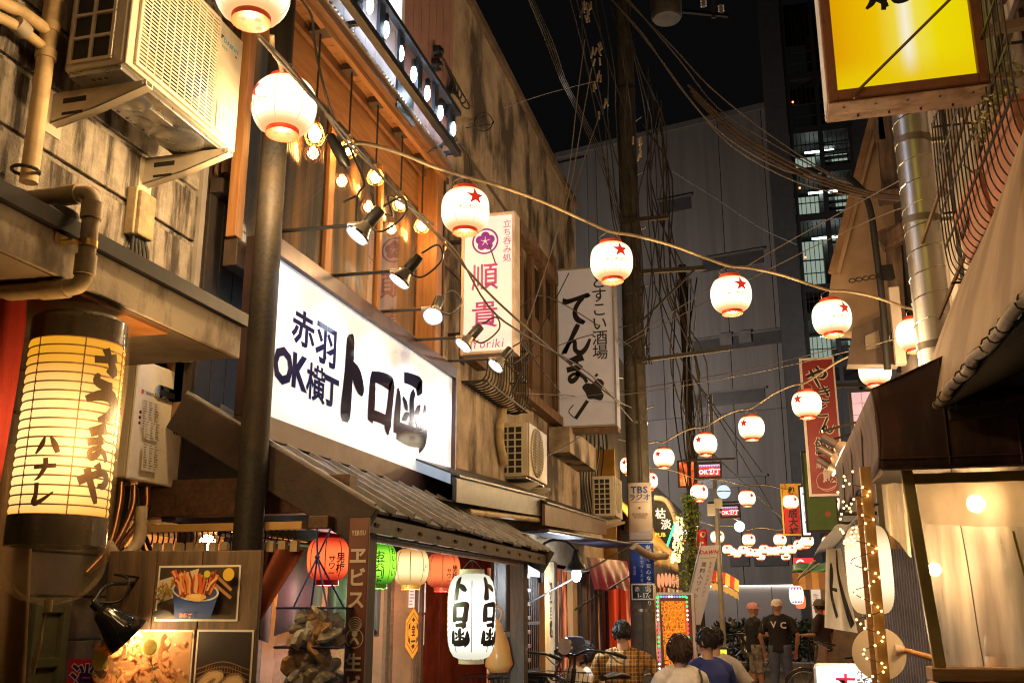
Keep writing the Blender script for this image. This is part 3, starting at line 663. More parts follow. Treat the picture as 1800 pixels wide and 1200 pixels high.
def d_bowl(pr, x, y, w, h):
    pr.poly([(x, y+h*.3), (x+w*.45, y+h*.55), (x+w*.5, y+h*.98), (x, y+h*.75)], (.6, .55, .46))
    for i in range(160):
        a, b = R_(0, .36), R_(0, 1); pr.circ(x+w*(a+.02), y+h*(.36+b*.3+a*.5), R_(.003, .007), random.choice([(.25, .28, .04), (.55, .33, .08), (.4, .2, .05), (.7, .5, .2)]), 6)
    pr.circ(x+w*.13, y+h*.1, w*.12, (.02, .02, .02), 16, h*.08)
    pr.line([(x+w*.7, y+h*.75), (x+w*.98, y+h*.4)], .012, (.4, .2, .08)); pr.line([(x+w*.72, y+h*.9), (x+w*.98, y+h*.55)], .012, (.4, .2, .08))
    pr.circ(x+w*.93, y+h*.85, .025, (.75, .5, .05))
    pr.poly([(x+w*.24, y+h*.6), (x+w*.83, y+h*.5), (x+w*.74, y+.002), (x+w*.3, y+.002)], (.03, .07, .25))
    pr.circ(x+w*.53, y+h*.54, w*.3, (.65, .6, .52), 24, h*.2, -.1); pr.circ(x+w*.53, y+h*.54, w*.275, (.05, .08, .22), 24, h*.17, -.1)
    for i in range(46):
        a = R_(-.24, .24); pr.line([(x+w*(.53+a*.8), y+h*R_(.42, .55)), (x+w*(.53+a), y+h*R_(.6, .72)), (x+w*(.53+a*1.25+R_(-.05, .05)), y+h*R_(.75, .95))], w*R_(.015, .045), random.choice([(.62, .12, .03), (.75, .25, .06), (.5, .07, .02), (.8, .45, .2), (.3, .05, .02)]))
    pr.circ(x+w*.56, y+h*.42, w*.13, (.72, .42, .1), 16, h*.07); pr.circ(x+w*.55, y+h*.44, w*.08, (.8, .55, .2), 12, h*.04); pr.circ(x+w*.68, y+h*.86, .014, (.6, .6, .06)); 
    pr.text('漁師丼', x+w*.45, y+h*.07, .02, (.7, .3, .25), .02)
poster(280, 993, 424, 1091, 'food_poster', 'photograph of prawns piled in a blue bowl, upper poster on the board', d_bowl, (.06, .045, .03))
poster(194, 1106, 342, 1290, 'food_poster', 'photograph of orange prawns with lemon, lit by the clip lamp', d_shrimp, (.66, .38, .18))
poster(347, 1106, 447, 1290, 'food_poster', 'photograph of grilled oysters, lower poster nearest the netting', d_oyster, (.03, .022, .018))
# clip lamp
lp = PD(180, 1074, 3.8); t = thing('clip_lamp', 'black clip lamp shining on the prawn photograph', 'lamp', tuple(lp))
ax = V((.55, .5, -.68)).normalized()
m = MB(); m.limb([lp-ax*.02, lp, lp+ax*.04, lp+ax*.09, lp+ax*.14], [.022, .04, .052, .072, .088], 24, False); m.out('shade', mat('black_gloss_enamel', (.012, .012, .012), .12, coat=.8), t, sm=60, th=.002)
m = MB(); m.ball(lp+ax*.11, .034, 14, 10); m.out('bulb', emit('clip_bulb', (1, .62, .26), 60), t, sm=60)
MB().limb([lp-ax*.02, lp-ax*.05], [.02, .018], 12).out('socket', black_plastic, t, sm=40)
m = MB(); m.tube([lp-ax*.05, lp+V((-.02, .05, .1)), lp+V((-.03, .3, .11))], .008, 8); m.tube([lp-ax*.05, lp+V((.06, .02, .04)), lp+V((.06, .06, .12)), lp+V((-.02, .08, .14)), lp+V((.0, .25, .13))], .005, 6); m.out('arm', black_plastic, t, sm=60)
# small red poster with blue characters
a = PY(122, 1157, 3.75); pt = thing('paper_notice', 'red paper notice with a large dark blue character below the clip lamp', 'notice', (a.x, 3.75, .9))
b = PY(183, 1157, 3.75)
MB().box(a.x, 3.75, .9, b.x, 3.753, a.z).out('sheet', mat('red_paper', (.6, .02, .06), .5), pt)
pr = Print((a.x, 3.75, a.z), (1, 0, 0), (0, 0, 1)); pr.text('消', .075, -.08, .125, (.75, .7, .7), .05); pr.text('消', .075, -.08, .125, (.03, .02, .25), .02); pr.text('火', .075, -.21, .125, (.03, .02, .25), .02); pr.out('lettering', INK, pt)
# ================================================================= steel pole
pl = PX(455, 600, -2.35); PXX, PYY = -2.35, 4.16
t = thing('steel_pole', 'dark steel lamp pole standing in front of the white shop sign', 'pole', (PXX, PYY, 0))
pole_m = mat('speckled_steel', (.022, .019, .016), .6, .0, spec=.25, var=.45, vs=60, grime=(.05, .035, .02), gs=5, ga=.5)
MB().limb([(PXX, PYY, 0), (PXX, PYY, 3), (PXX, PYY, 6.2)], [.072, .066, .058], 28).out('shaft', pole_m, t, sm=50)
MB().lathe([(.13, .005), (.13, .03), (.08, .035)], 20, (PXX, PYY, 0)).out('base_flange', pole_m, t, sm=40)

# ================================================================= timber building with sign (shop B)
YB0, YB1 = yA+.02, 7.12
t = B = thing('timber_building', 'timber shop building with amber upper window above the white sign', 'building', (-2.6, 5.5, 0))
amber = mat('amber_wood', (.31, .15, .058), .45, var=.3, vs=5, bump=.15, bs=30, stretch=(6, .5, 6))
amber_v = mat('amber_wood_post', (.3, .14, .05), .42, var=.35, vs=5, bump=.15, bs=30, stretch=(6, 6, .4))
ZS = 5.03
# soffit boards + fascia + joist blocks
MB().box(-2.44, YB0, ZS-.02, -2.39, YB1, ZS+.035).out('fascia', mat('fascia_wood', (.16, .075, .035), .5, var=.3, vs=4, stretch=(4, .4, 4)), B, bev=.004)
y = YB0; i = 0
while y < YB1:
    MB().box(-2.64, y+.002, ZS, -2.44, min(y+.088, YB1), ZS+.02).out('soffit_board', amber, B); y += .09
MB().box(-2.6, YB0, ZS-.07, -2.57, YB1, ZS-.001).out('picture_rail', mat('fascia_wood', (.16, .075, .035)), B)
MB().box(-2.475, YB0, ZS-.055, -2.44, YB1, ZS-.001).out('edge_batten', amber, B)
blk_y = [PZ(x, y, ZS-.03).y for x, y in ((557, 55), (605, 125), (652, 182), (695, 235), (732, 280), (765, 318))]
# glazed wall
zw0, zw1 = 3.45, ZS-.02
XG = -2.63
hang_y = [PX(x, 420, XG).y for x in (497, 572, 585, 660, 735)]
MB().box(-2.95, YB0, 2.5, -2.85, YB1, zw1).out('inner_wall', mat('inner_wall_dark', (.22, .12, .06), .8, var=.3), B)
MB().box(-2.66, YB0, ZS-.33, XG, YB1, zw1).out('lintel', amber, B, bev=.004)
MB().box(-2.68, YB0, 3.3, -2.6, YB1, zw0).out('sill_beam', dark_wood, B, bev=.005)
win = PX(478, 400, XG).y
posts = [(PX(566, 520, XG).y, .085, amber_v), (PX(660, 500, XG).y, .05, amber_v), (YB1-.05, .1, amber_v), (PX(420, 300, XG).y, .07, amber_v)]
for py_, pw, pm in posts: MB().box(-2.66, py_-pw/2, zw0, -2.60, py_+pw/2, ZS-.33).out('window_post', pm, B, bev=.005)
MB().box(-2.66, YB1-.14, 3.0, -2.46, YB1, ZS).out('corner_post', amber_v, B, bev=.006)
corr = bpy.data.materials.new('reeded_glass'); corr.use_nodes = True; nt = corr.node_tree
bb = nt.nodes['Principled BSDF']; bb.inputs['Base Color'].default_value = (.30, .22, .13, 1); bb.inputs['Roughness'].default_value = .12; bb.inputs['Specular IOR Level'].default_value = .9; bb.inputs['Coat Weight'].default_value = .6; bb.inputs['Coat Roughness'].default_value = .05
tc = nt.nodes.new('ShaderNodeTexCoord'); mp = nt.nodes.new('ShaderNodeMapping'); mp.inputs['Scale'].default_value = (1, 3, .3); nz = nt.nodes.new('ShaderNodeTexNoise'); nz.inputs['Scale'].default_value = 2.2; nz.inputs['Detail'].default_value = 3
r_ = nt.nodes.new('ShaderNodeValToRGB'); r_.color_ramp.elements[0].position = .38; r_.color_ramp.elements[0].color = (.12, .10, .07, 1); r_.color_ramp.elements[1].position = .62; r_.color_ramp.elements[1].color = (.42, .22, .08, 1)
nt.links.new(tc.outputs['Object'], mp.inputs[0]); nt.links.new(mp.outputs[0], nz.inputs['Vector']); nt.links.new(nz.outputs['Fac'], r_.inputs[0]); nt.links.new(r_.outputs[0], bb.inputs['Base Color']); nt.links.new(r_.outputs[0], bb.inputs['Emission Color']); bb.inputs['Emission Strength'].default_value = .1
edges = sorted([YB0+.02]+[p[0] for p in posts]); 
for a, b in zip(edges, edges[1:]):
    if b-a < .12: continue
    n = max(6, int((b-a)/.022)*2)
    def fn(u, v, a=a, b=b, n=n): return (XG-.012+.0045*math.cos(u*n*math.pi), a+.02+(b-a-.04)*u, zw0+(ZS-.33-zw0)*v)
    MB().sheet(fn, n*3, 1).out('window_pane', corr, B, sm=80)
    MB().add([(XG+.006, a+.02, zw0), (XG+.006, b-.02, zw0), (XG+.006, b-.02, ZS-.33), (XG+.006, a+.02, ZS-.33)], [(0, 1, 2, 3)]).out('clear_pane', clearglass('clear_glass'), B)
# small window strip above sign near the pole (pink lit pane, left)
q0, q1 = PX(415, 250, -2.7), PX(440, 380, -2.7)
# upper storey with upright boards
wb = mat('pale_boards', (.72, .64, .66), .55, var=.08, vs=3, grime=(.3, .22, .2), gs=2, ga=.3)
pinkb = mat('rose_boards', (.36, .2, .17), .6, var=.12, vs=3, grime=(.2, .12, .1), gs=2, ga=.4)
MB().box(-2.7, YB0-.6, ZS+.04, -2.42, YB1, 8.2).out('upper_wall', dark_wood, B)
y = YB0-.5; ysw = PX(708, 60, -2.40).y
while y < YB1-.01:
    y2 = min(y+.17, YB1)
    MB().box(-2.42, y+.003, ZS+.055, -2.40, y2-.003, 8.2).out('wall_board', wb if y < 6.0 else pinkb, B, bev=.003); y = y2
MB().box(-2.4, YB0-.5, ZS+.035, -2.37, YB1+.02, ZS+.055).out('drip_trim', galv, B)
m = MB(); y = YB0-.4
while y < YB1: m.ball((-2.372, y, ZS+.045), .010, 6, 4); y += .045
m.out('trim_bead', galv, B, kind='stuff')
# lit window panel on the upper storey
g0, g1 = PX(600, 0, -2.398).y, PX(700, 60, -2.398).y
MB().box(-2.40, g0, ZS+.55, -2.385, g0+1.0, 7.4).out('window_frame', white_metal, B)
MB().box(-2.385, g0+.05, ZS+.6, -2.38, g0+.95, 7.35).out('lit_pane', emit('cool_pane', (.75, .82, 1), 1.1), B)
# end wall
MB().box(-3.3, YB1, 2.3, -2.45, YB1+.03, 8.2).out('end_wall', dark_wood, B)
# side timber near the pole (dark upright siding, small window)
y = yA+.03
MB().box(-2.9, yA+.02, 2.6, -2.8, 4.75, ZS).out('side_wall', dark_wood_v, B)
for k in range(5): MB().box(-2.8, yA+.03+k*.14, 2.6, -2.785, yA+.03+k*.14+.132, 3.75).out('upright_board', mat('tar_boards', (.03, .024, .02), .6, var=.35, bump=.4, bs=60), B, bev=.003)
MB().box(-2.79, yA+.02, 3.72, -2.72, 4.78, 3.80).out('band_board', dark_wood, B, bev=.004)
a = PX(418, 240, -2.75); 
m = MB(); wy0, wy1 = PX(408, 200, -2.75).y, PX(447, 200, -2.75).y
m.box(-2.76, wy0-.05, 3.85, -2.72, wy0, 5.0); m.box(-2.76, wy1, 3.85, -2.72, wy1+.05, 5.0); m.box(-2.76, wy0, 3.85, -2.72, wy1, 3.92); m.out('small_window_frame', brown_wood_y, B, bev=.004)
MB().box(-2.755, wy0, 3.92, -2.745, wy1, 5.0).out('small_window_pane', emit('salmon_pane', (.9, .42, .26), .4, patch=(1, 1, .5)), B)
for k in range(6): MB().box(-2.78, yA+.03, 3.83+k*.17, -2.765, wy0-.06, 3.83+k*.17+.16).out('lap_board', brown_wood_y, B, bev=.003)

# ---------------------------------------------------------------- pendant bulbs under the soffit
glass_bulb = emit('filament_bulb', (1, .46, .12), 60)
wire_gold = mat('cage_wire', (.4, .2, .06), .4, .7)
def pendant():
    t = thing('pendant_lamp', '', 'lamp', (0, 0, 0), 'caged pendant bulbs under the timber soffit')
    MB().box(-.05, -.045, -.03, .05, .045, .03).out('ceiling_block', mat('block_wood', (.045, .028, .018), .6), t, bev=.003)
    MB().cyl((0, 0, -.03), (0, 0, -.62), .006, n=6).out('cord', black_rubber, t)
    m = MB(); m.lathe([(.012, -.62), (.02, -.63), (.022, -.68), (.018, -.69)], 12); m.out('socket', mat('brass', (.55, .36, .12)), t, sm=40)
    m = MB(); m.lathe([(.012, -.69), (.03, -.73), (.034, -.76), (.02, -.795), (.001, -.80)], 12); m.out('bulb', glass_bulb, t, sm=60)
    m = MB()
    for k in range(8):
        a = k*math.pi/4; m.tube([(r*math.cos(a), r*math.sin(a), z) for r, z in ((.022, -.67), (.042, -.71), (.056, -.765), (.04, -.81), (.015, -.83))], .0028, 4, 1)
    for r, z in ((.056, -.765), (.042, -.71), (.015, -.83)): m.tube([(r*math.cos(k*.524), r*math.sin(k*.524), z) for k in range(13)], .0028, 4, 1)
    m.out('cage', wire_gold, t)
    return t
pend = pendant(); 
for i, (px_, py_) in enumerate(((553, 236), (602, 229), (651, 287), (693, 327), (729, 372), (762, 411))):
    q = PX(px_, py_, -2.50); L_ = (ZS-.03)-q.z
    lab = ['caged pendant bulb first in the row, right behind the second lantern', 'caged pendant bulb hanging just right of the second lantern', 'caged pendant bulb third in the row above the black plug', 'caged pendant bulb fourth along, above the two tilted spotlights', 'caged pendant bulb fifth along, near the right end of the amber window', 'caged pendant bulb last in the row beside the hanging plum blossom sign'][i]
    o = pend if i == 0 else clone(pend, (0, 0, 0))
    o.location = (-2.50, blk_y[i] if abs(blk_y[i]-q.y) < .25 else q.y, ZS-.03); o['label'] = lab
    sc = (L_)/.75
    if sc > .6: o.scale = (1.12, 1.12, min(1.25, max(.75, sc)))

# ---------------------------------------------------------------- truss with white bulbs
XT = -2.28
tz0, tz1 = H0+1.537*2.28, H0+1.69*2.28
yT0, yT1 = 4.2, PX(806, 240, XT).y
t = thing('light_truss', 'black ladder shaped steel truss carrying bright white bulbs along the upper storey', 'truss', (XT, (yT0+yT1)/2, tz0))
tm = mat('truss_paint', (.03, .04, .055), .4, .3)
MB().box(XT-.03, yT0, tz0-.025, XT+.025, yT1, tz0+.025).out('lower_rail', tm, t)
MB().box(XT-.03, yT0, tz1-.02, XT+.02, yT1, tz1+.02).out('upper_rail', tm, t)
m = MB()
ys = []
for px_, py_ in ((660, -45), (650, 20), (680, 62), (705, 105), (728, 142), (752, 182), (775, 210), (798, 237)): ys.append(PX(px_, py_, XT).y)
y = yT0
while y < yT1-.05:
    MB().box(XT-.025, y, tz0+.025, XT-.005, y+.09, tz1-.02).out('upright', tm, t); y += .36
for yy in (yT0+.8, yT1-.06):
    m.box(-2.40, yy, tz0-.02, XT-.03, yy+.03, tz0+.01); m.box(-2.40, yy, tz1-.01, XT-.03, yy+.03, tz1+.015)
MB().box(-2.40, PX(707, 170, -2.35).y, tz0-.12, -2.385, PX(707, 170, -2.35).y+.32, tz0+.2).out('back_plate', tm, t)
m.out('wall_bracket', tm, t)
def wbulb():
    t = thing('truss_bulb', '', 'light bulb', (0, 0, 0), 'bright white bulbs on the ladder truss')
    MB().lathe([(.012, .13), (.02, .12), (.02, .07), (.016, .065)], 10).out('socket', black_plastic, t, sm=40)
    MB().lathe([(.012, .065), (.022, .03), (.023, .0), (.016, -.035), (.002, -.055)], 12).out('glass', emit('cold_bulb', (.72, .85, 1), 14), t, sm=60)
    return t
wbu = wbulb()
for i, (px_, py_) in enumerate(((650, 20), (678, 62), (704, 104), (727, 140), (751, 173), (774, 207), (796, 235))):
    q = PX(px_, py_, XT-.01)+V((0, 0, .03)); o = wbu if i == 0 else clone(wbu, (0, 0, 0))
    o.location = q; o['label'] = 'bright white bulb on the black truss, %s' % ['topmost in view', 'second from the top', 'third from the top', 'fourth, level with the box plate', 'fifth from the top', 'second from the low end', 'lowest, by the loose cable ends'][i]
# cable tangle at truss end
m = MB()
for k in range(7):
    a = PX(775+k*4, 95+k*8, -2.36); m.tube([a, a+V((.05, .06*k-.1, -.1)), PX(795+k*3, 150+6*k, -2.36), PX(780+k*2, 180-6*k, -2.38), PX(790, 215+4*k, -2.38), PX(800-k*8, 250+k*3, -2.39)], .007, 6, 5)
m.tube([PX(805, 250, -2.3), PX(825, 275, -2.3), PX(828, 320, -2.3)], .012, 6)
m.tube([PX(850+16*math.cos(a*.5), 215+16*math.sin(a*.5), -2.45) for a in range(14)]+[PX(820, 225, -2.45)], .006, 6, 2)
tag(m.out('cable_tangle', black_rubber, sm=60), 'tangle of black cables at the low end of the bulb truss', 'cable')
t = thing('meter_cluster', 'pair of round black electric fittings on the rose boards by the truss end', 'electric fitting', tuple(PX(765, 95, -2.40)))
for px_, py_ in ((765, 92), (762, 115)):
    q = PX(px_, py_, -2.40); m = MB(); m.cyl(q, q+V((.05, 0, 0)), .055, .05, 16); m.cyl(q+V((.05, 0, 0)), q+V((.07, 0, 0)), .03, .02, 12); m.out('fitting', black_plastic, t, sm=40)

# ---------------------------------------------------------------- illuminated shop sign
XS = -2.41
s_tl, s_tr, s_bl = PX(483, 457, XS), PX(800, 660, XS), PX(462, 742, XS)
sy0, sy1, sz0, sz1 = s_tl.y-.02, PX(797, 690, XS).y, (PX(462, 742, XS).z+PX(770, 835, XS).z)/2, (s_tl.z+s_tr.z)/2
t = SG = thing('shop_sign', 'long white lit sign board with brush written black characters above the shingled roof', 'sign', (XS, (sy0+sy1)/2, sz0))
face_m = mat('sign_acrylic', (.80, .80, .82), .3, var=.02)
b_ = face_m.node_tree.nodes['Principled BSDF']; b_.inputs['Emission Color'].default_value = (.74, .85, 1, 1); b_.inputs['Emission Strength'].default_value = .21
MB().box(XS-.12, sy0, sz0, XS-.012, sy1, sz1).out('face_panel', face_m, SG)
fn3_ = face_m.node_tree; N3 = fn3_.nodes; tc3 = N3.new('ShaderNodeTexCoord'); sp3 = N3.new('ShaderNodeSeparateXYZ'); fn3_.links.new(tc3.outputs['Object'], sp3.inputs[0])
m3 = N3.new('ShaderNodeMath'); m3.operation = 'MULTIPLY'; m3.inputs[1].default_value = 6.283/.41; s3 = N3.new('ShaderNodeMath'); s3.operation = 'SINE'; a3 = N3.new('ShaderNodeMath'); a3.operation = 'MULTIPLY_ADD'; a3.inputs[1].default_value = .045; a3.inputs[2].default_value = .15
n3 = N3.new('ShaderNodeTexNoise'); n3.inputs['Scale'].default_value = 1.6; fn3_.links.new(tc3.outputs['Object'], n3.inputs['Vector']); g3 = N3.new('ShaderNodeMath'); g3.operation = 'MULTIPLY_ADD'; g3.inputs[1].default_value = .16; fn3_.links.new(n3.outputs['Fac'], g3.inputs[0])
fn3_.links.new(sp3.outputs[2], m3.inputs[0]); fn3_.links.new(m3.outputs[0], s3.inputs[0]); fn3_.links.new(s3.outputs[0], a3.inputs[0]); fn3_.links.new(a3.outputs[0], g3.inputs[2])
sb3 = N3.new('ShaderNodeMath'); sb3.operation = 'SUBTRACT'; sb3.inputs[1].default_value = .07; fn3_.links.new(g3.outputs[0], sb3.inputs[0]); fn3_.links.new(sb3.outputs[0], b_.inputs['Emission Strength'])
sf = mat('sign_frame', (.075, .045, .045), .4, .3, var=.35, vs=5, grime=(.03, .02, .02))
fz = .095
for nm, bx in (('frame_top', (XS-.14, sy0-.03, sz1, XS+.02, sy1+.03, sz1+fz)), ('frame_bottom', (XS-.14, sy0-.03, sz0-fz-.02, XS+.02, sy1+.03, sz0)), ('frame_end', (XS-.14, sy0-.035, sz0+.001, XS+.02, sy0, sz1-.001)), ('frame_end', (XS-.14, sy1, sz0+.001, XS+.02, sy1+.035, sz1-.001))):
    MB().box(*bx).out(nm, sf, SG, bev=.003)
def sg(px_, py_): q = PX(px_, py_, XS); return q.y-sy0, q.z-sz0
pr = Print((XS-.012, sy0, sz0), (0, 1, 0), (0, 0, 1)); ink = (.012, .010, .018)
def put(ch, x0, y0, x1, y1, brush=False, bold=.04, sq=None):
    a = sg(x0, y0); b = sg(x1, y1); hh = a[1]-b[1]; ww = b[0]-a[0]
    pr.text(ch, (a[0]+b[0])/2, (a[1]+b[1])/2, hh, ink, bold, brush=brush, sq=ww/hh)
c_ = [(540, 578), (577, 598)]
W_ = .34
def putc(ch, px_, py_, size, sq=1, brush=False, bold=.04, slant=0):
    a = sg(px_, py_); pr.text(ch, a[0], a[1], size, ink, bold, brush=brush, sq=sq, slant=slant)
def fit(ch, x0, y0, x1, y1, brush=False, bold=.04, k=1.0, slant=0):
    ink = (.012, .010, .018) if brush else (.02, .022, .075)
    xm = (x0+x1)/2; a = sg(xm, y0); b = sg(xm, y1); wd = sg(x1, (y0+y1)/2)[0]-sg(x0, (y0+y1)/2)[0]; hh = (a[1]-b[1])*k
    pr.text(ch, a[0], (a[1]+b[1])/2, hh, ink, bold, brush=brush, sq=wd/hh*(1 if ord(ch) > 255 else 1.35), slant=slant)
fit('赤', 518, 546, 560, 612, bold=.025); fit('羽', 560, 568, 599, 646, bold=.025)
fit('O', 487, 608, 519, 672, bold=.045, k=1.35); fit('K', 518, 622, 546, 682, bold=.045, k=1.35); fit('横', 543, 640, 577, 708, bold=.02); fit('丁', 573, 658, 600, 716, bold=.05)
fit('ト', 598, 590, 658, 752, True); fit('ロ', 644, 642, 704, 762, True); fit('函', 692, 658, 762, 796, True)
pr.out('lettering', printmat('gloss_ink', 0, .06, .3), SG)

# spot lamps over the sign
def spot(i, a, h, tilt, label):
    t = thing('sign_spotlight', label, 'spotlight', tuple(a), 'spotlights on long arms over the white sign')
    a, h = V(a), V(h)
    MB().cyl(a, h, .011, n=8).out('arm', black_plastic, t)
    MB().cyl(h-(h-a).normalized()*.03, h+(h-a).normalized()*.03, .016, n=10).out('knuckle', galv, t, sm=40)
    ax = V(tilt).normalized(); p = h+V((.06, 0, -.02))
    MB().limb([p-ax*.13, p-ax*.03, p-ax*.02], [.034, .034, .03], 14).out('lamp_body', black_plastic, t, sm=40)
    MB().limb([p-ax*.03, p, p+ax*.045, p+ax*.06], [.03, .036, .06, .066], 20, False).out('reflector', mat('bulb_silver', (.2, .18, .15), .4, .5), t, sm=40)
    MB().limb([p+ax*.05, p+ax*.062, p+ax*.068], [.058, .06, .035], 20).out('lens', emit('spot_lens', (.8, .88, 1), 1.6), t, sm=40)
    MB().limb([p+ax*.05, p+ax*.064], [.067, .067], 20, False).out('rim', mat('chrome', (.6, .58, .55), .15, 1), t)
    c = p-ax*.15; n = V((0, 1, 0)); MB().tube([p-ax*.16, p-ax*.2+V((.07, .02, .02)), p-ax*.1+V((.15, .03, .0)), p+V((.1, 0, -.03)), p-ax*.0+V((0, 0, .02)), h], .006, 6, 5).out('cable', black_rubber, t, sm=60)
    l = bpy.data.lights.new('spot_beam', 'SPOT'); l.energy = 4.6; l.color = (.72, .84, 1); l.spot_size = rad(95); l.spot_blend = .7; l.shadow_soft_size = .05
    lo = bpy.data.objects.new('spot_beam', l); C.objects.link(lo); lo.parent = t; lo.location = p+ax*.13-V(a); lo.rotation_euler = V((-.6, 0, -.8)).to_track_quat('-Z', 'Y').to_euler()
sp = [((485, 407), (640, 412)), ((577, 485), (720, 498)), ((660, 548), (770, 560)), ((715, 598), (830, 610)), ((775, 635), (880, 642))]
lb = ['tilted sign spotlight nearest the steel pole', 'sign spotlight second from the pole, with looped cable', 'sign spotlight third along, its lit lens facing out', 'sign spotlight fourth along, under the plum blossom sign', 'sign spotlight at the far end of the white sign']
tl = [(-.5, -.3, -.8), (-.5, -.25, -.8), (.0, -.6, -.75), (-.5, -.35, -.75), (-.5, -.4, -.75)]
for i, (a, h) in enumerate(sp):
    ap = PX(*a, -2.46); hp = PZ(*h, ap.z); hp.y = ap.y+.02; hp.x = max(-2.14, min(-1.9, hp.x))
    spot(i, ap, hp, tl[i], lb[i])

# ---------------------------------------------------------------- shingled pent roof
xr0, xr1, ze, zr = -2.85, -1.84, 2.025, 2.60
ry0, ry1 = 4.31, 7.95
def rf(x): return ze+(zr-ze)*(xr1-x)/(xr1-xr0)
t = RF = thing('shingle_roof', 'pent roof of grey wooden shingles and battens over the shop entrance', 'roof', (-2.3, 6.1, ze))
shm = mat('weathered_shingle', (.14, .142, .15), .5, var=.5, vs=9, grime=(.04, .036, .036), gs=5, ga=.8, bump=.5, bs=40)
batm = mat('roof_batten', (.30, .29, .28), .5, var=.35, vs=6, bump=.3)
NB = 14; NR = 9; dy = (ry1-ry0)/NB
sh = None
sl = V((xr1-xr0, 0, ze-zr)); L_ = sl.length; sl.normalize(); up = V((0, 1, 0)).cross(sl)*-1
if up.z < 0: up = -up
shl = None
for r in range(NR):
    for c in range(NB):
        x = xr1-(xr1-xr0)*(r/NR); p = V((x, ry0+dy*(c+.5), rf(x)))
        if shl is None:
            shl = MB().obox(V((-.08*sl.x, 0, -.08*sl.z))*1.0+up*.004, sl*.088, V((0, dy/2-.012, 0)), up*.009).out('shingle', shm, RF, bev=.003)
            base = shl
        o = base if (r == 0 and c == 0) else base.copy()
        if o is not base: C.objects.link(o); o.parent = RF
        tl_ = .07+random.uniform(-.01, .012)
        o.matrix_basis = Matrix.Translation(p-LOC[RF.name]+up*random.uniform(.014, .03)) @ Matrix.Rotation(random.uniform(-.03, .03), 4, 'X') @ Matrix.Rotation(tl_, 4, 'Y')
base.data.transform(Matrix.Translation(LOC[RF.name]))
for c in range(NB+1):
    y_ = ry0+dy*c; MB().bar(V((xr0, y_, zr))+up*.05, V((xr1+.02, y_, rf(xr1+.02)))+up*.048, .026, .03, up).out('roof_batten', batm, RF)
MB().obox(V(((xr0+xr1)/2, (ry0+ry1)/2, (zr+ze)/2))-up*.012, sl*L_/2, V((0, (ry1-ry0)/2, 0)), up*.01).out('roof_deck', dark_wood, RF)
m = MB(); 
for y_ in (ry0-.03, ry1+.03):
    MB().bar(V((xr0, y_, zr-.05)), V((xr1+.03, y_, rf(xr1+.03)-.05)), .045, .19, up).out('bargeboard', dark_wood, RF, bev=.005)
MB().bar((xr1+.0, ry0, ze-.045), (xr1+.0, ry1, ze-.045), .03, .075).out('eave_board', dark_wood, RF)
y_ = ry0+.1
while y_ < ry1: MB().bar(V((xr0, y_, zr-.07)), V((xr1+.01, y_, rf(xr1+.01)-.06)), .045, .06, up).out('rafter', dark_wood, RF); y_ += .3
# beams and posts
MB().bar((-2.02, ry0-.12, ze-.045), (-2.02, ry1-.02, ze-.045), .1, .06).out('eave_beam', brown_wood_y, RF, bev=.006)
MB().bar((-3.1, ry0+.1, 2.13), (-1.95, ry0+.1, 2.13), .1, .18).out('cross_beam', brown_wood_y, RF, bev=.006)
MB().bar((-3.1, ry1-.1, 2.1), (-1.95, ry1-.1, 2.1), .1, .16).out('cross_beam', brown_wood_y, RF, bev=.006)
MB().box(PY(615, 1050, 4.42).x, 4.42, 0, PY(645, 1050, 4.42).x, 4.52, 1.97).out('post', dark_wood_v, RF, bev=.005)
MB().box(-2.08, ry1-.16, 0, -1.965, ry1-.04, 1.95).out('post', dark_wood_v, RF, bev=.005)
MB().cyl((-2.0, 4.6, 1.94), (-2.0, 7.75, 1.94), .014, n=10).out('pale_pipe', mat('pale_pipe', (.5, .36, .28), .5), RF)
# beer board on the corner post
bz = PY(625, 910, 4.215)
x0, x1 = PY(611, 1000, 4.215).x, PY(646, 1000, 4.215).x
t = thing('beer_board', 'tall maroon beer board with white katakana on the roof corner post', 'sign board', ((x0+x1)/2, 4.22, .7))
MB().box(x0, 4.215, .6, x1, 4.232, bz.z).out('board', mat('maroon_paint', (.17, .055, .038), .5, var=.12), t, bev=.003)
pr = Print(((x0+x1)/2, 4.215, bz.z), (1, 0, 0), (0, 0, 1)); wc = (.72, .6, .48)
pr.text('YEBISU', 0, -.065, .03, wc, .02, sq=.66)
for i, ch in enumerate('ヱビス'): pr.text(ch, 0, -.165-i*.095, .085, wc, .03)
for i in range(5): pr.ring(.0, -.46-i*.006, .032-i*.004, .003, wc, 14)
pr.ring(0, -.52, .042, .004, wc, 20); pr.circ(0, -.5, .014, wc, 12); pr.line([(-.02, -.54), (0, -.52), (.02, -.545)], .012, wc)
for i, ch in enumerate('生ビール'): pr.text(ch, 0, -.62-i*.09, .078, wc, .03)
pr.out('lettering', INK, t)

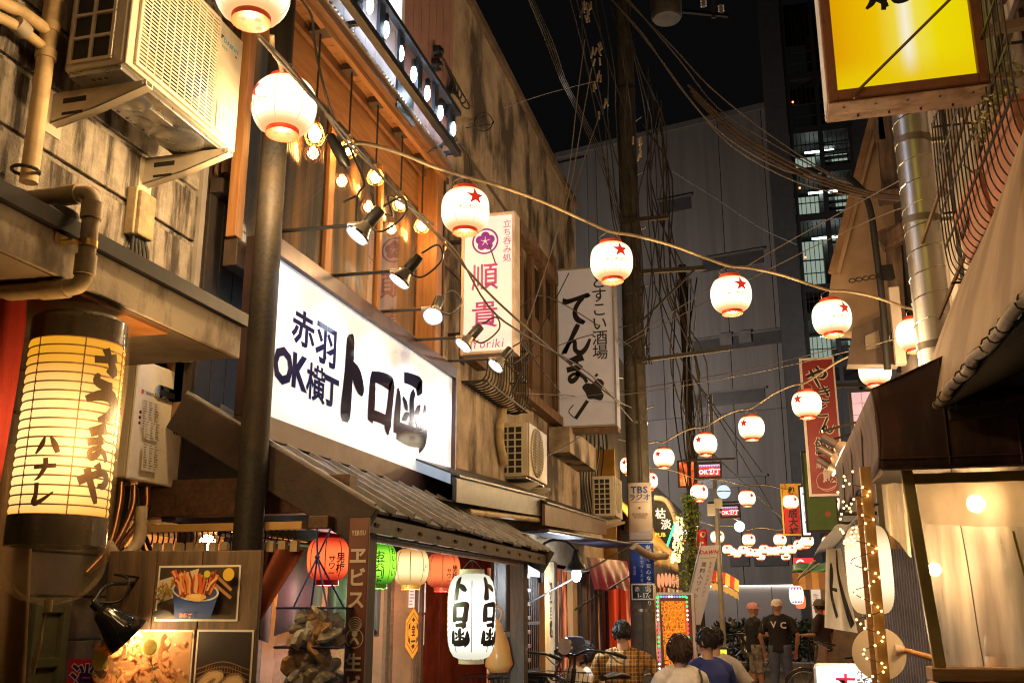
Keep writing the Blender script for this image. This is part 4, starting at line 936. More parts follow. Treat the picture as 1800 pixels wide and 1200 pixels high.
# ---------------------------------------------------------------- shopfront under the roof
XF = -2.92
t = SF = thing('shopfront', 'timber shopfront with sliding glass doors and dark noren under the shingled roof', 'shopfront', (XF, 6.3, 0))
y0f, y1f = 4.5, 8.1
MB().box(-5.2, y0f, 0, -5.1, y1f, 2.4).out('back_wall', mat('interior_wall', (.5, .3, .14), .8, var=.3), SF)
MB().box(-5.1, y0f, -.02, XF, y1f, .05).out('interior_floor', brown_wood_y, SF)
MB().box(-5.1, y0f, 2.3, XF-.05, y1f, 2.4).out('interior_ceiling', dark_wood, SF)
MB().box(-5.1, y1f-.03, 0, XF-.03, y1f, 2.4).out('interior_side', mat('interior_wall', (.5, .3, .14)), SF)
MB().box(XF-.05, y0f-.1, 2.02, XF+.03, y1f, 2.45).out('lintel', dark_wood, SF)
fy = [4.55, 5.3, 5.36, 6.02, 6.7, 6.76, 7.35, 7.46, 8.02]
for yv in (4.55, 5.33, 6.02, 6.72, 7.36, 8.04): MB().box(XF-.035, yv-.03, 0, XF+.03, yv+.03, 2.02).out('door_stile', brown_wood_y, SF, bev=.004)
for a_, b_ in ((4.58, 5.3), (5.36, 5.99), (6.05, 6.69), (6.75, 7.33), (7.39, 8.01)):
    MB().box(XF-.006, a_, .95, XF, b_, 2.0).out('glass_pane', glassy('door_glass', (.5, .4, .3), .14, .35), SF)
    MB().box(XF-.02, a_, .1, XF+.01, b_, .88).out('door_panel', brown_wood_y, SF, bev=.003)
    MB().box(XF-.025, a_, .88, XF+.018, b_, .95).out('door_rail', dark_wood, SF, bev=.003)
for i, (yy, zz) in enumerate(((7.0, 2.1), (7.5, 2.05))):
    MB().ball((-4.3, yy, zz), .06, 10, 8).out('lamp_globe', emit('shop_globe', (1, .55, .2), 70), SF, sm=60)
# interior shelves with papers
m = Print((-5.09, y0f, 0), (0, 1, 0), (0, 0, 1))
for i in range(26): q = R_(.1, 3.4); zz = R_(.9, 2.1); hgt = R_(.2, .45); m.rect(q, zz-hgt/2, q+R_(.08, .2), zz+hgt/2, random.choice([(.7, .1, .03), (.7, .55, .3), (.8, .7, .5), (.5, .05, .02), (.12, .3, .12), (.1, .08, .05)]))
m.out('wall_notice', INK, SF)
MB().box(-4.4, 5.2, 0, -3.9, 7.4, 1.0).out('counter', mat('brown_counter', (.22, .1, .04), .5), SF)
# noren
nor = mat('black_noren', (.014, .013, .015), .9, bump=.2)
MB().cyl((XF+.1, 4.7, 1.98), (XF+.1, 8.0, 1.98), .015).out('noren_rod', dark_wood, SF)
for a_, b_ in ((4.75, 5.35), (5.4, 6.0), (6.05, 6.45), (6.6, 6.95)):
    def fn(u, v, a=a_, b=b_): return (XF+.1+.03*math.sin(u*12+a)*v, a+(b-a)*u, 1.97-(.52-.04*math.sin(u*5))*v)
    MB().sheet(fn, 20, 6).out('noren_panel', nor, SF, sm=80)
# hexagon emblem and posters on door
hq = PX(727, 1112, XF+.006)
pr = Print((XF+.0005, hq.y, hq.z), (0, 1, 0), (0, 0, 1))
def hexa(r): return [(r*math.sin(i*math.pi/3)*1.0, r*math.cos(i*math.pi/3)) for i in range(6)]
oc = (.75, .3, .03)
pr.poly(hexa(.2), oc); pr.poly(hexa(.16), (.03, .015, .01)); pr.poly(hexa(.152), oc); pr.poly(hexa(.125), (.05, .02, .01)); pr.circ(0, 0, .085, oc, 16); 
for i in range(6): a = i*1.047; pr.circ(.07*math.cos(a), .07*math.sin(a), .04, oc, 12)
pr.text('宝', 0, .02, .09, (.06, .02, .01), .03); pr.rect(-.05, -.07, .05, -.055, (.05, .02, .01)); pr.rect(-.03, -.1, .03, -.088, (.05, .02, .01))
for dx, dz, w_, h_, c1 in ((-.13, .2, .14, .2, (.75, .65, .6)), (.1, .16, .17, .24, (.7, .6, .55)), (.13, -.1, .12, .24, (.6, .5, .42))):
    pr.rect(dx, dz, dx+w_, dz+h_, c1)
    pr.rect(dx+.01, dz+h_-.04, dx+w_-.01, dz+h_-.01, (.7, .08, .04))
    for k in range(5): pr.rect(dx+.015, dz+.02+k*.025, dx+w_*R_(.5, .9), dz+.03+k*.025, (.3, .2, .2))
pr.out('door_sticker', DIMPRINT, SF)

# ---------------------------------------------------------------- paper lanterns under the eave
def lantern_body(R, H, ribs, opening, p=2.2):
    prof = []; n = ribs*2
    for i in range(n+1):
        q = -1+2*i/n; r = opening+(R-opening)*(max(0, 1-abs(q)**p))**(1/2.0); prof.append((r*(1.0 if i % 2 else .985), q*H))
    return prof
def radius_at(R, H, opening, p, y):
    q = max(-1, min(1, y/H)); return opening+(R-opening)*(max(0, 1-abs(q)**p))**.5
def lmap(R, H, op, p, ang, c=(0, 0, 0)):
    c = V(c)
    def f(x, y, l):
        r = radius_at(R, H, op, p, y)+.0025+l; a = ang+x/R; return c+V((r*math.cos(a), r*math.sin(a), y))
    return f
def eave_lantern(px_, py_, X, wpx, hz, col, edge, st, label, txt, ink, name, p=2.6, sqr=None):
    c = PX(px_, py_, X); D = (c-ORG).dot(FWD); R = wpx/2/FOC*D; H = R*hz; op = R*.5
    t = thing('paper_lantern', label, 'lantern', tuple(c), 'coloured paper lanterns under the shop eave')
    mm = bpy.data.materials.get('paper_'+name) or emit('paper_'+name, col, st, (H, edge, st*.5))
    MB().lathe([(r, z) for r, z in lantern_body(R, H, 16, op, p)], 32, c, cap=False).out('paper_shade', mm, t, sm=35)
    m = MB()
    for k in range(8):
        a = k*math.pi/4+.3; m.tube([c+V(((radius_at(R, H, op, p, y)+.001)*math.cos(a), (radius_at(R, H, op, p, y)+.001)*math.sin(a), y)) for y in [H*(-1+i/5) for i in range(11)]], .0028, 4, 1)
    m.out('seam', mat('lantern_seam', tuple(x*.45 for x in col) if 0 else (.3, .2, .1), .8), t)
    m = MB(); m.lathe([(op, H-.004), (op+.006, H), (op+.004, H+.03), (op-.008, H+.03)], 24, c, False); m.lathe([(op-.008, -H-.03), (op+.004, -H-.03), (op+.006, -H), (op, -H+.004)], 24, c, False)
    m.out('end_ring', mat('ring_'+name, edge, .5), t, sm=40)
    MB().tube([c+V((-op*.9, 0, H+.03)), c+V((0, 0, H+.03+op*.8)), c+V((op*.9, 0, H+.03))], .004, 6, 4).out('handle', dark_metal, t, sm=60)
    lamp(t, (0, 0, -H-.06), 6 if name == 'white' else 8 if name == 'red' else 5, tuple(.35+.65*q for q in col))
    if txt:
        va = math.atan2(-c.y, -c.x)
        pr = Print(mp=lmap(R, H, op, p, va, c), step=R*.14)
        for s_, dx, y, sz, bo, br in txt:
            pr.text(s_, dx*R, y*H, sz*R, ink, bo, vertical=True, gap=.95, brush=br)
        pr.out('lettering', INK, t)
    return t
GRN = (.02, .05, .01); DK = (.05, .008, .004)
l = eave_lantern(577, 982, -2.62, 74, .98, (1, .13, .035), (.55, .03, .012), .75, 'round red paper lantern left of the maroon beer board', [('男梅', .62, .3, .5, .02, False), ('サワー', .18, .15, .34, .02, False)], DK, 'red')
l = eave_lantern(664, 990, -2.62, 66, 1.06, (.36, 1, .05), (.05, .30, .01), .6, 'bright green paper lantern beside the maroon beer board', [('お茶割り', .12, .62, .5, .02, False), ('おいしい', .95, .8, .4, .02, False)], GRN, 'green')
l = eave_lantern(723, 996, -2.54, 62, 1.0, (1, .72, .34), (.8, .34, .08), .6, 'cream paper lantern between the green and orange lanterns', [('い', .95, .2, .3, .02, False), ('り', .8, -.1, .2, .02, False)], (.4, .1, .02), 'cream')
l = eave_lantern(779, 1002, -2.5, 60, .98, (1, .2, .06), (.55, .05, .02), .6, 'orange red paper lantern at the right end of the eave row', [('男梅', .75, .3, .45, .02, False), ('サワー', .35, .1, .3, .02, False)], DK, 'orange')
wl = eave_lantern(829, 1082, -2.14, 84, 1.72, (1, .99, .9), (.8, .78, .62), .8, 'large white lantern with black characters hanging before the shop door', [('トロ函', -.5, .92, .98, .05, True), ('トロ函', .82, .92, .98, .05, True)], BLACK, 'white', p=4)
MB().cyl(LOC[wl.name]+V((0, 0, .3)), (LOC[wl.name].x, LOC[wl.name].y, 1.93), .003, n=5).out('cord', black_rubber, wl)

# ---------------------------------------------------------------- curtain on rail with clips, drying nets with shells
t = thing('clip_curtain', 'dark red curtain gathered on a clip rail under the roof', 'curtain', (-2.5, 4.2, 1.9))
zr_ = 1.955; yc0 = 4.26
MB().box(-2.95, yc0-.03, zr_, -2.12, yc0+.03, zr_+.035).out('rail', mat('amber_strip', (.5, .3, .1), .5), t)
m = MB(); 
for i in range(26): x = -2.92+i*.03; m.tube([(x, yc0, zr_), (x+.012, yc0-.01, zr_-.03), (x, yc0, zr_-.055)], .004, 5, 3); 
m.out('hook', dark_metal, t)
for i in range(13): x = -2.9+i*.06; MB().box(x, yc0-.015, zr_-.1, x+.035, yc0+.012, zr_-.05).out('clip', mat('clip_plastic', (.5, .38, .2), .5), t)
def fn(u, v):
    x = -2.95+(.83)*u-.55*u*v*1.0*(u); return V((x, yc0+.04*math.sin(u*34)-.12*v*u, zr_-.09-v*.95))
MB().sheet(fn, 60, 8).out('cloth', mat('rust_curtain', (.28, .07, .03), .8, var=.25, bump=.2), t, sm=80)

net_c = PD(557, 1135, 4.35)
t = thing('drying_net', 'blue three tier drying net filled with oyster shells hung from the roof beam', 'net', tuple(net_c), None)
nx = PD(486, 1064, 4.35).x; nx1 = PD(620, 1074, 4.35).x; Wn = (nx1-nx)/2*1.02; Wn *= .9; cx = (nx+nx1)/2; cyn = net_c.y
zt_ = PY(556, 1068, cyn).z; zm = PY(556, 1136, cyn).z; dz_ = zt_-zm
blue = mat('blue_cord', (.03, .06, .3), .6)
netm = glassy('blue_mesh', (.10, .32, .66), .12, .6, noise=.08, ns=60)
yd = .11
for k in range(3):
    z0 = zt_-dz_*k
    MB().box(cx-Wn, cyn-yd, z0-.004, cx+Wn, cyn+yd, z0).out('tier_shelf', glassy('blue_shelf', (.06, .16, .45), .6, .6), t)
    m = MB(); m.tube([(cx-Wn, cyn-yd, z0), (cx+Wn, cyn-yd, z0), (cx+Wn, cyn+yd, z0), (cx-Wn, cyn+yd, z0), (cx-Wn, cyn-yd, z0)], .006, 6, 1); m.out('hoop', mat('navy_tape', (.02, .03, .15), .7), t)
for a_, b_ in (((cx-Wn, cyn-yd), (cx+Wn, cyn-yd)), ((cx-Wn, cyn-yd), (cx-Wn, cyn+yd)), ((cx+Wn, cyn-yd), (cx+Wn, cyn+yd))):
    def fn(u, v, a=a_, b=b_): return (a[0]+(b[0]-a[0])*u, a[1]+(b[1]-a[1])*u+.006*math.sin(v*19+u*6), zt_-dz_*2*v)
    MB().sheet(fn, 6, 20).out('mesh_wall', netm, t, sm=80)
m = MB(); top = V((cx-.0, cyn, 1.95))
kn = V((cx-.02, cyn, zt_+.22))
for sx in (-1, 1):
    for sy in (-1, 1): m.cyl((cx+sx*Wn*.55, cyn+sy*yd*.8, zt_), kn, .0045, n=5)
m.cyl(kn, top+V((.04, 0, 0)), .0045, n=5); m.cyl(kn, top-V((.03, 0, 0)), .0045, n=5); m.ball(kn, .012, 8, 6); m.out('cord', blue, t)
shell_m = [mat('oyster_shell_'+n_, c_, .7, var=.4, vs=14, grime=g_, gs=9, ga=.35, bump=.5, bs=45) for n_, c_, g_ in (('tan', (.88, .68, .48), (.5, .33, .2)), ('grey', (.88, .74, .62), (.5, .38, .3)), ('amber', (.78, .44, .18), (.36, .18, .07)))]
def shell_mesh(seed):
    rr = random.Random(seed); m = MB()
    N1, N2 = 16, 5
    def rad_(a): return .055*(1+.55*max(0, math.cos(a)))*(1+.1*math.sin(3*a+seed)+.05*math.sin(7*a+seed*2))
    top = []; 
    for j in range(N2+1):
        q = j/N2
        for i in range(N1):
            a = 2*math.pi*i/N1; r = rad_(a)*q; z = .034*(1-q**1.7)+.006*math.sin(q*14+a*2)+.003*rr.uniform(-1, 1)
            m.v.append(V((r*math.cos(a), r*math.sin(a)*.8, z)))
    for j in range(N2):
        for i in range(N1): a = j*N1; m.f.append([a+i, a+(i+1) % N1, a+N1+(i+1) % N1, a+N1+i])
    b0 = len(m.v)
    for i in range(N1): p = m.v[N2*N1+i]; m.v.append(V((p.x*.9, p.y*.9, -.012)))
    for i in range(N1): m.f.append([N2*N1+i, N2*N1+(i+1) % N1, b0+(i+1) % N1, b0+i])
    m.v.append(V((0, 0, -.028))); c = len(m.v)-1
    for i in range(N1): m.f.append([b0+i, b0+(i+1) % N1, c])
    return m
prot = []
for s_ in range(6):
    me = shell_mesh(s_).mesh('oyster_shell'); me.materials.append(shell_m[s_ % 3]); prot.append(me)
for k in range(2):
    zb_ = zt_-dz_*(k+1)
    lev = [(5, 0), (5, 1), (3, 2)]
    for n_, lv in lev:
        for i in range(n_):
            for row in range(2):
                if lv == 2 and row: continue
                o = link('oyster_shell', random.choice(prot)); s_ = R_(.8, 1.1); o.scale = (s_,)*3
                o.location = (cx-Wn+.07+(2*Wn-.14)*(i+.5+R_(-.2, .2))/n_, cyn-yd*.5+row*.11+R_(-.02, .02), zb_+.04+lv*.042+R_(-.008, .008))
                o.rotation_euler = (R_(-.9, 1.4), R_(-.6, .6), R_(0, 6.28))
                tag(o, 'rough oyster shell heaped in the %s tier of the blue drying net' % ('upper', 'lower')[k], 'shell', 'oyster shells in the %s tier' % ('upper', 'lower')[k])
# ================================================================= old plaster building (C)
XC = -2.55
YC0, YC1 = 7.17, 13.2
C_ = thing('plaster_building', 'old stained plaster building with long sloping roofline behind the two hanging signs', 'building', (XC, 10, 0))
old = mat('stained_plaster', (.43, .34, .25), .92, var=.35, vs=3.2, grime=(.04, .027, .018), gs=1.25, ga=.9, bump=.9, bs=38, gstretch=(1.6, 1.6, .8))
ztop = H0+2.19*2.55
MB().box(-6, YC0, 2.2, XC, YC1, ztop).out('wall', old, C_)
MB().box(-6, YC0-.02, ztop, XC+.05, YC1+.02, ztop+.09).out('parapet_cap', mat('old_coping', (.14, .1, .075), .8, var=.4), C_)
MB().box(-5.9, YC1, 2.2, XC-.05, 20.5, 6.0).out('rear_wing', mat('olive_plaster', (.12, .10, .06), .85, var=.4, vs=1.5, grime=(.03, .025, .02), stretch=(1.5, 1.5, .4)), C_)
m = MB()
for k, zz in enumerate((5.6, 4.35)): m.box(XC, YC0, zz, XC+.02, YC1, zz+.025)
m.out('string_course', mat('old_coping', (.14, .1, .075)), C_)
# timber window bay between the signs, with rusty grille
ftim = mat('rusty_timber', (.2, .11, .055), .75, var=.4, vs=6, grime=(.04, .025, .018), bump=.3, stretch=(3, 3, .5))
def wall_rect(name, m_, px0, py0, px1, py1, dx0=0, dx1=.03, par=None, X=XC, bev=0):
    a, b = PX(px0, (py0+py1)/2, X), PX(px1, (py0+py1)/2, X); zc = PX((px0+px1)/2, py0, X).z; zd = PX((px0+px1)/2, py1, X).z
    return MB().box(X+dx0, a.y, zd, X+dx1, b.y, zc).out(name, m_, par, bev=bev)
for px0, px1 in ((905, 912), (926, 931), (946, 951), (966, 971)): wall_rect('window_post', ftim, px0, 455, px1, 720, 0, .06, C_)
for px0, px1 in ((912, 926), (931, 946), (951, 966)): wall_rect('shutter_panel', mat('brown_shutter', (.16, .10, .06), .7, var=.3, stretch=(3, 3, .5)), px0, 560, px1, 712, 0, .025, C_); wall_rect('dark_pane', mat('dark_glass', (.02, .02, .022), .1), px0, 470, px1, 556, 0, .01, C_)
wall_rect('window_head', ftim, 900, 440, 975, 462, 0, .1, C_); wall_rect('window_shelf', ftim, 900, 712, 985, 728, 0, .14, C_)
wall_rect('dark_doorway', dark_recess, 808, 455, 816, 640, 0, .01, C_)
wall_rect('meter_panel', ftim, 806, 628, 838, 640, 0, .1, C_)
# iron balcony rail
t = thing('iron_balcony', 'rusty black iron window guard low on the stained plaster wall', 'window guard', tuple(PX(850, 660, XC)))
g = [PX(812, 632, XC), PX(892, 690, XC)]; y0_, y1_ = g[0].y, PX(890, 665, XC).y; zb_ = PX(860, 705, XC).z; zt2 = zb_+.62
m = MB()
for z_ in (zb_, zb_+.3, zt2): m.tube([(XC, y0_, z_), (XC+.22, y0_, z_), (XC+.22, y1_, z_), (XC, y1_, z_)], .01, 6, 1)
m.out('guard_rail', dark_metal, t)
k = 0; yy = y0_
while yy < y1_: MB().tube([(XC+.22, yy, zt2), (XC+.23, yy, zb_+.3), (XC+.22, yy, zb_+.05), (XC+.12, yy, zb_-.02), (XC, yy, zb_)], .007, 5, 3).out('guard_bar', dark_metal, t); yy += .09
# old plaster patches and pipes
MB().tube([PX(885, 620, XC+.05), PX(887, 700, XC+.06), PX(878, 760, XC+.05), PX(886, 815, XC+.05)], .04, 12, 5).out('wrapped_pipe', pvc, C_, sm=60)
for px_ in (1008, 1030, 1036, 1046): MB().cyl(PX(px_, 760, XC+.05), (XC+.05, PX(px_, 760, XC+.05).y, 5.6), .025, n=8).out('riser_pipe', mat('grey_riser', (.2, .16, .11), .6, var=.3), C_)
m = MB()
for k in range(10):
    y_ = PX(1012+k*5, 790, XC).y; m.tube([(XC+.06, y_, 4.6), (XC+.09+.02*(k % 3), y_+.05*(k % 2), 3.9), (XC+.07, y_-.06, 3.3), (XC+.1, y_+.1, 2.8)], .012, 5, 4)
m.out('riser_cable', black_rubber, C_)
wall_rect('plaster_ledge', old, 965, 770, 1015, 812, 0, .25, C_)
# outdoor units
a2 = ac_unit('weathered outdoor unit with oval fan below the hanging character signs', -2.62, -2.3, 9.34, 10.12, 2.82, 3.37, near=False, square=False)
a3 = ac_unit('cream outdoor unit farther along beside the concrete utility pole', -2.42, -2.1, 13.35, 13.95, 2.78, 3.34, near=False, square=False)
for y_ in (9.5, 10.0): MB().prism([(XC, y_, 2.8), (-2.25, y_, 2.8), (-2.25, y_, 2.77), (XC, y_, 2.62)], (0, .03, 0)).out('unit_bracket', cream_metal, a2)
for y_ in (13.5, 13.85): MB().prism([(-2.6, y_, 2.77), (-2.06, y_, 2.77), (-2.06, y_, 2.74), (-2.6, y_, 2.6)], (0, .03, 0)).out('unit_bracket', cream_metal, a3)
# low metal canopies
t = thing('metal_canopy', 'dark sheet metal canopy beyond the shingled roof', 'canopy', (-2.2, 8, 2.4))
f0, f1 = PX(803, 838, -2.12), PX(958, 876, -2.12)
cm = mat('canopy_metal', (.05, .055, .06), .35, .5, var=.3)
MB().prism([(-2.12, f0.y, f0.z), (-2.12, f1.y, f1.z), (-2.12, f1.y, f1.z-.17), (-2.12, f0.y, f0.z-.17)], (-.03, 0, 0)).out('fascia', cm, t)
MB().prism([(-2.10, f0.y, f0.z), (-2.10, f1.y, f1.z), (-2.56, f1.y, f1.z+.18), (-2.56, f0.y, f0.z+.18)], (0, 0, .015)).out('sheet', cm, t)
MB().prism([(-2.13, f0.y, f0.z-.17), (-2.13, f1.y, f1.z-.17), (-2.56, f1.y, f1.z-.1), (-2.56, f0.y, f0.z-.1)], (0, 0, .01)).out('soffit', dark_wood, t)
MB().cyl((-2.16, f0.y+.4, f0.z-.2), (-2.16, f1.y, f1.z-.2), .025, n=10).out('pipe', pvc, t)
t = thing('brown_canopy', 'brown sheet metal canopy below the farther outdoor unit', 'canopy', (-2.1, 11.5, 2.4))
g0, g1 = PX(958, 884, -2.08), PX(1066, 916, -2.08)
bm_ = mat('brown_metal', (.13, .07, .04), .5, .2, var=.3)
MB().prism([(-2.08, g0.y, g0.z), (-2.08, g1.y, g1.z), (-2.08, g1.y, g1.z-.17), (-2.08, g0.y, g0.z-.2)], (-.03, 0, 0)).out('fascia', bm_, t)
MB().prism([(-2.06, g0.y, g0.z), (-2.06, g1.y, g1.z), (-2.56, g1.y, g1.z+.2), (-2.56, g0.y, g0.z+.2)], (0, 0, .015)).out('sheet', cm, t)
# navy awning with folding arms
t = thing('navy_awning', 'navy canvas awning with folding metal arms lit from below by the wall lamp', 'awning', (-2.0, 10.5, 2.4))
w0, w1 = V((-2.52, 8.6, 2.36)), V((-2.52, 13.0, 2.42)); e0, e1 = PX(962, 932, -1.95), PX(1116, 957, -1.72)
navy = mat('navy_canvas', (.05, .055, .12), .7, var=.2, bump=.1)
def fn(u, v): q = w0.lerp(w1, u).lerp(e0.lerp(e1, u), v); return q-V((0, 0, .05*math.sin(v*math.pi)))
MB().sheet(fn, 16, 6).out('canvas', navy, t, sm=80, th=.008)
MB().cyl(e0, e1, .016, n=8).out('front_bar', dark_metal, t)
for (a_, b_), r_ in ((((925, 1062), (1110, 958)), .018), (((1008, 1072), (1168, 975)), .02)): MB().cyl(PX(*a_, -2.42), PX(*b_, -1.72), r_*.6, n=8).out('folding_arm', dark_metal, t)
q0 = PX(1112, 958, -1.72); q1 = PX(1170, 977, -1.6)
MB().tube([q0, q0.lerp(q1, .5)+V((0, 0, -.06)), q1], .05, 10, 4).out('rolled_canvas', mat('tan_canvas', (.3, .2, .12), .8), t, sm=60)

# hanging signs (boxes at right angles to the wall)
def box_sign(name, label, Y, px0, px1, py0, py1, th, face_col, frame_m, glow, group=None):
    a = PY(px0, (py0+py1)/2, Y); b = PY(px1, (py0+py1)/2, Y); z1 = PY((px0+px1)/2, py0, Y).z; z0 = PY((px0+px1)/2, py1, Y).z
    t = thing(name, label, 'sign', (a.x, Y, z0), group)
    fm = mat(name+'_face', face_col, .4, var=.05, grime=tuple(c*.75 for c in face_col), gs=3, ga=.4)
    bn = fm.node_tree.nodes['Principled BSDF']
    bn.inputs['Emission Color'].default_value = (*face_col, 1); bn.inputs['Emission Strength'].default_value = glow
    e = .025
    MB().box(a.x+e, Y, z0+e, b.x-e, Y+th, z1-e).out('face_panel', fm, t)
    for bx in ((a.x, Y-.015, z0, a.x+e, Y+th+.01, z1), (b.x-e, Y-.015, z0, b.x, Y+th+.01, z1), (a.x+e, Y-.015, z0, b.x-e, Y+th+.01, z0+e), (a.x+e, Y-.015, z1-e, b.x-e, Y+th+.01, z1)): MB().box(*bx).out('frame', frame_m, t, bev=.004)
    return t, a.x, b.x, z0, z1
cf = mat('cream_frame', (.6, .5, .42), .5, var=.1, grime=(.25, .18, .1))
t, x0, x1, z0, z1 = box_sign('plum_sign', 'pinkish white hanging sign with purple plum blossom crest and characters', 7.5, 811, 906, 376, 622, .14, (.74, .60, .56), cf, .30)
W, Hh = x1-x0, z1-z0
pr = Print((x0, 7.5, z0), (1, 0, 0), (0, 0, 1)); pu = (.15, .02, .2); mg = (.30, .03, .14)
cx_, cyy = W*.44, Hh*.8
pr.ring(cx_, cyy, .115, .016, pu, 36)
for i in range(5): a = math.pi/2+i*1.2566; pr.circ(cx_+.048*math.cos(a), cyy+.048*math.sin(a), .038, pu, 16)
for i in range(5): a = math.pi/2+i*1.2566; pr.line([(cx_, cyy), (cx_+.04*math.cos(a), cyy+.04*math.sin(a))], .005, (.7, .55, .55))
pr.text('立ち呑み処', W*.85, Hh*.945, .075, mg, .0, vertical=True)
pr.text('順', W*.44, Hh*.545, .25, mg, .01, sq=.95); pr.text('貴', W*.44, Hh*.28, .25, mg, .01, sq=.95)
pr.text('Yoriki', W*.5, Hh*.075, .105, mg, 0, sq=.9, slant=.15)
pr.out('lettering', DIMPRINT, t)
MB().bar((x0-.2, 7.57, z1-.2), (x0, 7.57, z1-.2), .03, .03).out('bracket', dark_metal, t); MB().bar((x0-.25, 7.57, z0+.2), (x0, 7.57, z0+.2), .03, .03).out('bracket', dark_metal, t)
t, x0, x1, z0, z1 = box_sign('character_sign', 'unlit grey white hanging sign with bold hiragana and a black wrestling fan', 11.5, 979, 1082, 469, 751, .22, (.50, .43, .37), mat('grey_frame', (.35, .31, .27), .5), .10)  # faint emission lightens the face although this sign is unlit
W, Hh = x1-x0, z1-z0
pr = Print((x0, 11.5, z0), (1, 0, 0), (0, 0, 1))
pr.text('どすこい酒場', W*.74, Hh*.95, .195, (.03, .025, .02), .01, vertical=True, gap=.92)
for ch, y_ in zip('てんま', (.73, .54, .35)): pr.text(ch, W*.34, Hh*y_, .42, BLACK, brush=True, bw=1.3)
fx, fy_ = W*.62, Hh*.21
FP = smooth([V((a*.135, b*.16, 0)) for a, b in ((0, 1), (.4, .85), (.5, .35), (.95, .15), (1.05, -.3), (.5, -.5), (0, -.75), (-.5, -.5), (-1.05, -.3), (-.95, .15), (-.5, .35), (-.4, .85), (0, 1))], 3)
FP = [(fx+p.x*.8+p.y*.6, fy_+.02-p.x*.6+p.y*.8) for p in FP]
for a, b in zip(FP, FP[1:]): pr.poly([(fx, fy_), b, a], BLACK, False)
pr.line([(fx+.02, fy_+.19), (fx+.05, fy_+.22)], .03, BLACK); pr.line([(fx-.08, fy_-.1), (W*.3, Hh*.055)], .045, BLACK); pr.line([(W*.28, Hh*.06), (W*.19, Hh*.10), (W*.27, Hh*.14)], .012, BLACK)
pr.line([(W*.03, Hh*.18), (W*.97, Hh*.20)], .004, (.35, .3, .25))
pr.out('lettering', INK, t)
for zz in (z1-.25, z0+.45): MB().bar((x0-.35, 11.6, zz), (x0, 11.6, zz), .05, .04).out('bracket', ftim, t)
MB().box(x0, 11.5, z0-.06, x1, 11.7, z0-.003).out('bottom_tray', ftim, t)

# wall lamp
lp = PD(1013, 1003, 10.4); t = thing('wall_lamp', 'black gooseneck wall lamp with blazing white bulb under the navy awning', 'lamp', tuple(lp))
m = MB(); m.tube([lp+V((-.36, -.12, -.08)), lp+V((-.36, -.12, .2)), lp+V((-.26, -.08, .31)), lp+V((-.1, -.02, .3)), lp+V((0, 0, .2))], .014, 8, 5); m.out('arm', black_plastic, t, sm=60)
MB().lathe([(.02, .22), (.03, .2), (.06, .1), (.11, .03), (.135, 0)], 20, lp, False).out('shade', black_plastic, t, sm=60, th=.003)
MB().ball(lp-V((0, 0, .04)), .055, 14, 10, (.9, .9, 1.3)).out('bulb', emit('white_lamp', (.85, .93, 1), 22), t, sm=60)
MB().box(lp.x-.38, lp.y-.14, lp.z-.12, lp.x-.34, lp.y-.1, lp.z+.2).out('wall_plate', black_plastic, t)

lamp(t, (0, 0, -.14), 22, (.85, .93, 1))
# lower shopfronts of the plaster building
XL = -2.46
t = SC = thing('lantern_shopfront', 'row of narrow timber shopfronts with red cloth and lattice doors under the navy awning', 'shopfront', (XL, 11, 0))
MB().box(-3.6, 8.2, 0, -3.55, 14.4, 2.5).out('back_wall', mat('red_interior', (.4, .1, .04), .8, var=.4, vs=4), SC)
MB().box(-3.6, 8.2, 2.35, XL-.02, 14.4, 2.6).out('ceiling', dark_wood, SC)
MB().box(XL-.06, 8.15, 2.1, XL, 14.4, 2.62).out('cream_lintel', mat('cream_boards', (.5, .38, .24), .7, var=.3, grime=(.15, .1, .06)), SC)
am = mat('honey_post', (.5, .3, .11), .55, var=.25, stretch=(4, 4, .4))
cols = [(868, 898, 'dark', 0), (898, 902, 'post', .05), (950, 958, 'am', .05), (958, 972, 'cream', .02), (972, 976, 'post', .03), (1000, 1008, 'am', .05), (1008, 1014, 'post', .03), (1020, 1030, 'post', .02), (1040, 1046, 'post', .03), (1056, 1062, 'post', .02), (1066, 1070, 'post', .03)]
mm = {'dark': dark_wood_v, 'post': dark_wood_v, 'am': am, 'cream': mat('cream_boards', (.5, .38, .24))}
for a_, b_, k_, d_ in cols:
    ya, yb = PX(a_, 1080, XL).y, PX(b_, 1080, XL).y; MB().box(XL-.03, ya, 0, XL+d_, yb, 2.1).out('front_post', mm[k_], SC, bev=.004)
for a_, b_, col_, st_ in ((976, 1000, (1, .28, .12), .5), (1014, 1020, (1, .3, .1), .3), (1030, 1040, (.9, .3, .12), .16), (1046, 1056, (1, .45, .2), .25)):
    ya, yb = PX(a_, 1080, XL).y, PX(b_, 1080, XL).y; MB().box(XL-.025, ya, .8, XL-.015, yb, 2.05).out('lit_pane', emit('lit_pane_%d' % a_, col_, st_*.6, patch=(2, 2, 1)), SC); MB().box(XL-.03, ya, 0, XL-.01, yb, .8).out('kick_panel', dark_wood, SC)
    n = 2; 
    for k in range(1, n): MB().box(XL-.015, ya+(yb-ya)*k/n-.012, .8, XL+.0, ya+(yb-ya)*k/n+.012, 2.05).out('glazing_bar', dark_wood, SC)
